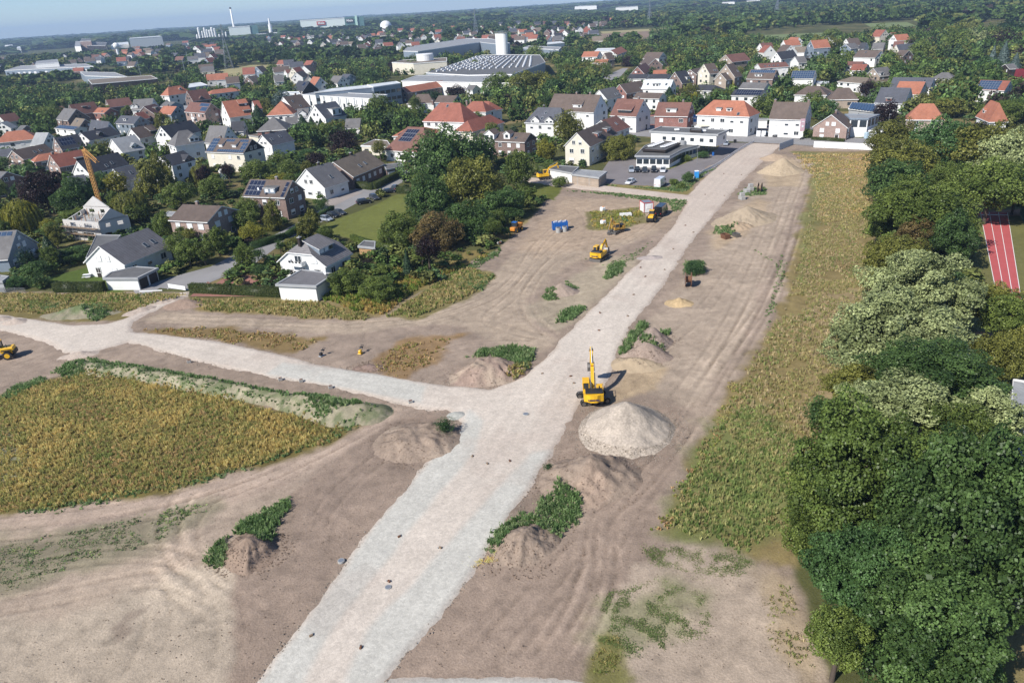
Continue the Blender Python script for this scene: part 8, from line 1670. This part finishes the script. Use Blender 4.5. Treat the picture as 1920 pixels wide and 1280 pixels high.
simple('site_cabin',(1212,396),100,(('wall',lambda m: [m.box(-1.5,1.5,-1.2,1.2,.1,2.5,M_SHUT)]),('frame',lambda m: [m.box(a - .06,a + .06,b - .06,b + .06,.1,2.55,M_RED) for a in (-1.5,1.5) for b in (-1.2,1.2)] + [m.box(-1.56,1.56,b - .07,b + .07,2.45,2.6,M_RED) for b in (-1.2,1.2)] + [m.box(a - .07,a + .07,-1.2,1.2,2.45,2.6,M_RED) for a in (-1.5,1.5)]),('roof',lambda m: m.box(-1.45,1.45,-1.15,1.15,2.5,2.58,M_ZINC)),('window',lambda m: m.box(-1.58,-1.5,-.6,.5,1.0,2.0,M_WHITE))),'white site cabin with red frame beside the black van','cabin')
simple('portable_toilet',(1306,335),95,(('cabin',lambda m: [m.cbox((0,0,1.1),(1.1,1.1,2.1),plain('toilet_blue',(.02,.24,.62),.5),bev=.05)]),('roof',lambda m: m.cbox((0,0,2.25),(1.15,1.15,.22),M_WHITE,bev=.09)),('door',lambda m: m.cbox((-.57,0,1.05),(.04,.8,1.9),plain('toilet_door',(.04,.33,.75),.5)))),'bright blue portable toilet with white roof by the gravel road','toilet')
def reel(px,head,R,w,mat,label,lie=False):
 r = grp('cable_drum',px,head,label,'cable drum')
 for sy in (-1,1):
  m = MB(); m.cyl((0,sy * w / 2,R),(0,sy * (w / 2 + .09),R),R,R,22,mat)
  for k in range(6): a = k * math.pi / 3; m.cyl((R * .2 * math.cos(a),sy * (w / 2 + .1),R + R * .2 * math.sin(a)),(R * .9 * math.cos(a),sy * (w / 2 + .1),R + R * .9 * math.sin(a)),.05,.05,4,M_STEEL)
  m.build('flange',r)
 m = MB(); m.cyl((0,-w / 2,R),(0,w / 2,R),R * .45,R * .45,16,mat); m.build('core',r)
reel((1290,536),80,1.35,1.0,M_RUST,'dark rusty cable drum standing beside the small bushy mound'); reel((1424,360),60,1.25,.8,M_TIMBER,'grey wooden cable drum beside the stacked concrete blocks')
for (x,y,n,lb) in ((1407,357,2,'tall stack of two grey concrete blocks beside the wooden drum'),(1400,361,1,'low grey concrete block left of the tall block stack'),(1391,374,2,'pair of pale concrete blocks on the road side below the grass')): simple('concrete_blocks',(x,y),10,(('block',lambda m,n=n: [m.cbox((.0,-.45 + i * .9,.45 + j * .92),(1.2,.85,.88),M_CONC,bev=.04) for i in range(2) for j in range(n)]),),lb,'concrete block') if n == 1 else simple('concrete_blocks',(x,y),10,(('block',lambda m: m.cbox((0,-.45,.45),(1.2,.85,.88),M_CONC,bev=.04)),('block',lambda m: m.cbox((0,.45,.45),(1.2,.85,.88),M_CONC,bev=.04)),('block',lambda m: m.cbox((0,0,1.36),(1.2,.9,.88),M_CONC,bev=.04))),lb,'concrete block')
for (x,y,mt,s,lb) in ((1356,448,M_RUST,1.2,'orange rusty digger bucket lying by the cut brush'),(1377,445,M_STEEL,1.0,'grey digger bucket right of the rusty one'),(1140,441,M_STEEL,.6,'small steel bucket by the ochre digger')): simple('digger_bucket',(x,y),20,(('shell',lambda m,mt=mt,s=s: m.prism([(0,0),(.9 * s,0),(1.1 * s,.3 * s),(1.0 * s,.9 * s),(.9 * s,.85 * s),(.95 * s,.35 * s),(.8 * s,.12 * s),(.1 * s,.12 * s),(-.1 * s,.9 * s),(-.2 * s,.9 * s)],-.7 * s,.7 * s,mt,'y')),('side_plate',lambda m,mt=mt,s=s: [m.prism([(0,0),(.9 * s,0),(1.05 * s,.9 * s),(-.15 * s,.9 * s)],sy * .7 * s,sy * .74 * s,mt,'y') for sy in (-1,1)][0])),lb,'bucket')
for (x,y,lb) in ((1130,396,'upper white wrapped bag at the left rim of the container weeds'),(1131,421,'lower white wrapped bag left of the ochre digger')): simple('bulk_bag',(x,y),30,(('sack',lambda m: m.cbox((0,0,.55),(1.3,1.1,1.1),M_SHUT,bev=.22)),('strap',lambda m: m.cbox((.2,0,1.16),(.5,.5,.14),M_ORANGE,bev=.04))),lb,'bag')
simple('pallet',(1173,405),5,(('board',lambda m: [m.box(-1.4 + i * .42,-1.15 + i * .42,-.5,.5,.7,.76,M_WHITE) for i in range(7)] + [m.box(-1.45,1.45,b,b + .08,.1,.7,M_WHITE) for b in (-.5,.42)]),),'white slatted frame in the container weeds','frame')
simple('pipe_stack',(1172,412),95,(('pipe',lambda m: [m.cyl((-1.6,-.3 + i * .22,.12),(1.6,-.3 + i * .22,.12),.1,.1,8,M_GREEN) for i in range(4)]),),'short stack of green pipes right of the white frame','pipes')
simple('debris_heap',(937,458),40,(('rubble',lambda m: [m.cbox((random.uniform(-.8,.8),random.uniform(-.5,.5),.2 + random.random() * .4),(.5,.35,.3),random.choice([M_RUST,M_CONC,M_ORANGE]),Matrix.Rotation(random.random(),4,'Z'),.03) for i in range(12)]),),'small heap of rusty scrap at the foot of the grove','scrap');
def compactor(px,head,c1,label):
 r = grp('plate_compactor',px,head,label,'compactor'); m = MB(); m.cbox((0,0,.12),(.9,.6,.16),c1,bev=.05); m.build('plate',r); m = MB(); m.cbox((.05,0,.45),(.5,.45,.45),M_YEL if c1 is M_YEL else M_BLACK,bev=.06); m.build('engine',r); m = MB(); m.cyl((-.2,-.2,.5),(-.9,-.2,1.15),.03,.03,6,M_BLACK); m.cyl((-.2,.2,.5),(-.9,.2,1.15),.03,.03,6,M_BLACK); m.cyl((-.9,-.28,1.15),(-.9,.28,1.15),.04,.04,6,M_BLACK); m.cbox((-.5,0,.95),(.5,.5,.12),M_BLACK,bev=.04); m.build('handle',r)
compactor((603,668),240,M_ZINC,'black and silver plate compactor on bare soil above the west road'); compactor((676,663),250,M_YEL,'yellow plate compactor right of the silver one')
for (x,y,R,lb) in ((728,1103,.34,'open round manhole in the near gravel road'),(986,778,.42,'round manhole ring at the road junction'),(640,1053,.36,'concrete shaft cover in the soil left of the gravel road')): simple('manhole',(x,y),0,(('ring',lambda m,R=R: m.cyl((0,0,.02),(0,0,.22),R,R * .96,20,M_CONC)),('cover',lambda m,R=R: m.cyl((0,0,.22),(0,0,.235),R * .78,R * .78,20,M_ZINC))),lb,'manhole')
ST = [(584,1194),(677,1216),(826,1029),(749,1008),(886,857),(956,866),(914,871),(730,1092),(1017,702),(1070,707),(1076,720),(1125,588),(1177,594),(1201,503),(1246,507),(1210,520),(1188,554),(1123,621),(1262,468),(1285,424),(1300,437),(1322,366),(1358,368),(1357,327),(1390,329)]
st = []
for i,(x,y) in enumerate(ST):
 s = .8 if y > 640 else 1.0; r = grp('marker_stone',(x,y),random.uniform(0,180),None,'stone','small brown marker stones on the gravel road',.1); m = MB(); m.cbox((0,0,.1),(.42 * s,.24 * s,.2),M_RUST if i % 2 else M_TIMBER,bev=.03); m.cbox((.2,.16,.08),(.2 * s,.18 * s,.15),M_CONC,bev=.03); m.build('stone',r); st.append((r,x,y,'brown'))
LAND[:] = [(1112,740,'the large excavator'),(1180,790,'the pale gravel pile'),(728,1103,'the open manhole'),(986,778,'the manhole ring'),(1200,650,'the brown mounds by the road'),(1290,530,'the rusty drum'),(1124,486,'the bladed excavator'),(1400,410,'the large sand heap'),(1466,322,'the pointed sand pile'),(1306,335,'the blue toilet'),(640,1200,'the bottom gravel edge'),(835,800,'the junction bush'),(1110,890,'the big brown mound')]
describe(st,'stone',lambda o: 'marker stone on gravel')
for (x,y,lb) in ((355,680,'leftmost'),(526,713,'second from the left'),(565,716,'third from the left'),(620,728,'fourth from the left'),(770,756,'rightmost')): simple('concrete_gully',(x,y),20,(('box',lambda m: m.cbox((0,0,.22),(.6,.45,.45),M_CONC,bev=.03)),('grate',lambda m: m.cbox((0,0,.47),(.42,.3,.05),M_RUST))),lb + ' of the gullies along the lower edge of the west road','gully','gullies along the west road')
def fence(name,pts,h,mats,label,post=2.5,pw=.08,panel=.04,z0=.08,cat='fence',foot=False,mesh=False,top=None):
 P = GP(pts); c = P[0]; r = empty(name,(c[0],c[1],0),0,label,cat)
 for a,b in zip(P[:-1],P[1:]):
  e = b - a; L = math.hypot(*e); n = max(1,round(L / post)); an = math.atan2(e[1],e[0])
  for i in range(n):
   q = a + e * (i / n) - c; l = L / n; m = MB(); m.box(-pw / 2,pw / 2,-pw / 2,pw / 2,0,h + .04,mats[1])
   if foot: m.box(-.12,.12,-.35,.35,0,.14,M_CONC)
   m.build('post',r,(q[0],q[1],0),an); m = MB()
   if mesh:
    for k in range(int(l / .22)): m.box(pw / 2 + k * .22,pw / 2 + k * .22 + .025,-.012,.012,z0,h,mats[0])
    for zz in np.arange(z0,h,.25): m.box(pw / 2,l - pw / 2,-.01,.01,zz,zz + .03,mats[0])
   else: m.box(pw / 2 + .01,l - pw / 2 - .01,-panel / 2,panel / 2,z0,h,mats[0])
   m.build('panel',r,(q[0],q[1],0),an)
 return r
fence('site_hoarding',[(1525,277),(1568,279),(1610,281),(1650,283)],2.1,(M_WHITE,M_ZINC),'row of white hoarding panels along the main road',3.4)
fence('mesh_fence',[(1461,282),(1487,272)],2.2,(plain('blue_grey_sheet_fence',(.36,.44,.52),.5,.1),M_ZINC),'blue grey covered fence panels at the head of the gravel road',3.0,foot=True)
fence('mesh_fence',[(1487,272),(1525,276)],1.5,(M_ZINC,M_ZINC),'low wire fence between the covered panels and white hoarding',3.0,mesh=True)
fence('road_barrier',[(1300,338),(1318,325),(1340,314),(1362,300),(1378,288),(1400,275),(1414,268)],1.0,(M_SHUT,M_WHITE),'long winding white barrier between the drive and the gravel road',2.2,z0=.25,foot=True)
fence('white_barrier',[(317,541),(349,546)],1.1,(M_WHITE,M_WHITE),'white board barrier closing the lane end',5.5,z0=.2,foot=True)
fence('wire_fence',[(-30,548),(10,549),(50,549)],1.2,(M_ZINC,M_ZINC),'low wire fence below the dark bushes at the left edge',2.2,mesh=True)
fence('timber_fence',[(660,505),(690,495),(712,484)],1.1,(M_TIMBER,M_TIMBER),'short grey timber fence beside the half hipped house garden',2.0)
fence('ball_fence',[(1912,400),(1926,432),(1940,470)],4.5,(M_GREEN,M_GREEN),'tall green ball fence at the right edge beside the track',2.5)
fence('garden_wall',[(262,548),(305,546)],.35,(M_WHITE,M_WHITE),'low white kerb wall right of the double garage',12)
def lamp(px,h,label): simple('street_lamp',px,20,(('pole',lambda m: m.cyl((0,0,0),(0,0,h),.08,.05,8,M_ZINC)),('lamp_head',lambda m: m.cbox((.35,0,h),(.8,.25,.12),M_SHUT,bev=.04))),label,'street lamp','street lamps')
for q in ((1663,250,6.5,'street lamp between the carport and the purple beech'),(1307,309,5.5,'thin street lamp on the bank before the office'),(1132,150,7,'street lamp at the distant street bend'),(1366,246,6.5,'street lamp before the orange shop roof')): lamp(q[:2],q[2],q[3])
for i,(x,n) in enumerate(((1277,'left'),(1288,'middle'),(1299,'right'))):
 r = simple('banner_flag',(x,246),5,(('pole',lambda m: m.cyl((0,0,0),(0,0,6.4),.05,.05,6,M_WHITE)),('flag',lambda m: [m.box(.05,1.35,-.03,.03,3.4,6.3,plain('banner_blue',(.03,.2,.6),.7)),m.box(.4,1.0,-.045,.045,4.6,5.2,M_WHITE)])),n + ' one of three blue banners before the red brick street house','banner','blue banners')
simple('sign_pylon',(1502,262),5,(('post',lambda m: m.cbox((0,0,1.5),(.3,.3,3),M_WHITE)),('panel',lambda m: [m.box(-.8,.8,-.15,.15,3,7.2,plain('pink_panel',(.62,.42,.46),.6)),m.box(-.35,.35,-.17,.17,4.3,5.0,M_WHITE),m.box(-.5,.5,-.17,.17,6.1,6.4,M_WHITE)])),'pale pink sign tower at the corner of the satellite dish house','sign')
simple('awning',(1352,250),0,(('canopy',lambda m: m.prism([(-1.6,3.2),(0,3.7),(0,3.8),(-1.6,3.3)],-10,10,plain('cream_canvas',(.62,.57,.45),.8),'x')),),'long cream awning along the orange roofed shop front','awning')
simple('waste_bin',(1378,268),0,(('bin',lambda m: m.cbox((0,0,.6),(.9,.8,1.2),M_BLACK,bev=.08)),),'dark waste bin at the head of the office drive','bin'); simple('waste_bin',(1337,292),0,(('bin',lambda m: m.cbox((0,0,.6),(.6,.6,1.2),M_BLUE,bev=.08)),),'blue waste bin under the office overhang','bin')
simple('pale_container',(1625,260),10,(('box',lambda m: m.cbox((0,0,1.1),(1.6,1.3,2.1),plain('pale_blue',(.4,.52,.6),.6),bev=.1)),),'pale blue box container in front of the glass terrace house','container')
simple('motor_scooter',(1503,262),20,(('frame',lambda m: [m.cbox((0,0,.55),(1.1,.35,.5),M_BLACK,bev=.1),m.cyl((.5,0,.6),(.6,0,1.05),.04,.04,6,M_ZINC)]),('wheel',lambda m: m.cyl((-.55,-.07,.28),(-.55,.07,.28),.28,.28,12,M_RUBBER)),('wheel',lambda m: m.cyl((.6,-.07,.28),(.6,.07,.28),.28,.28,12,M_RUBBER))),'dark motor scooter at the foot of the pink sign tower','scooter')
simple('caravan_tent',(421,330),30,(('canopy',lambda m: m.prism([(-1.5,0),(1.5,0),(1.5,1.8),(.8,2.5),(-.8,2.5),(-1.5,1.8)],-1.6,1.6,M_WHITE,'y')),),'small white tent under the blue spruce','tent')
simple('pool_cover',(264,378),15,(('sheet',lambda m: m.cyl((0,0,0),(0,0,.7),1.9,1.9,20,M_BLUE)),),'round blue pool between the bushes left of the pink brick house','pool')
simple('garden_table',(165,520),10,(('top',lambda m: m.cbox((0,0,.72),(1.8,.9,.05),M_SHUT)),('bench',lambda m: m.cbox((0,-.9,.42),(1.8,.4,.06),M_SHUT)),('bench',lambda m: m.cbox((0,.9,.42),(1.8,.4,.06),M_SHUT)),('leg',lambda m: m.cbox((0,0,.35),(.9,.5,.7),M_SHUT))),'white garden table with benches on the terrace beside the lawn','table')
def dish(px,z,label):
 p = G(px[0],px[1],z); simple('satellite_dish',(p[0],p[1],0),0,(('dish',lambda m: m.cyl((0,-.1,0),(.1,.02,0),.42,.36,16,M_SHUT)),('arm',lambda m: m.cyl((0,0,0),(0,.5,-.4),.03,.03,5,M_ZINC))),label,'satellite dish',None,z)
dish((609,511),3.9,'grey satellite dish on the tiled rim garage'); dish((1482,206),9.2,'white satellite dish on the brown shop roof'); dish((484,354),8.6,'white satellite dish left of the grey box dormer')
# ================================================================== haze
hm = bpy.data.materials.new('haze_air'); hm.use_nodes = True; n = hm.node_tree; n.nodes.clear()
o = n.nodes.new('ShaderNodeOutputMaterial'); pv_ = n.nodes.new('ShaderNodeVolumePrincipled'); n.links.new(pv_.outputs[0],o.inputs['Volume'])
pv_.inputs['Color'].default_value = (.5,.7,1.0,1); pv_.inputs['Density'].default_value = 1.15e-4; pv_.inputs['Anisotropy'].default_value = 0.0
m = MB(); m.box(-11500,11500,-120,11600,-1.5,150,hm)
hz_ = m.build('haze'); tag(hz_,'thin blue summer haze over the whole town','haze',kind='stuff')
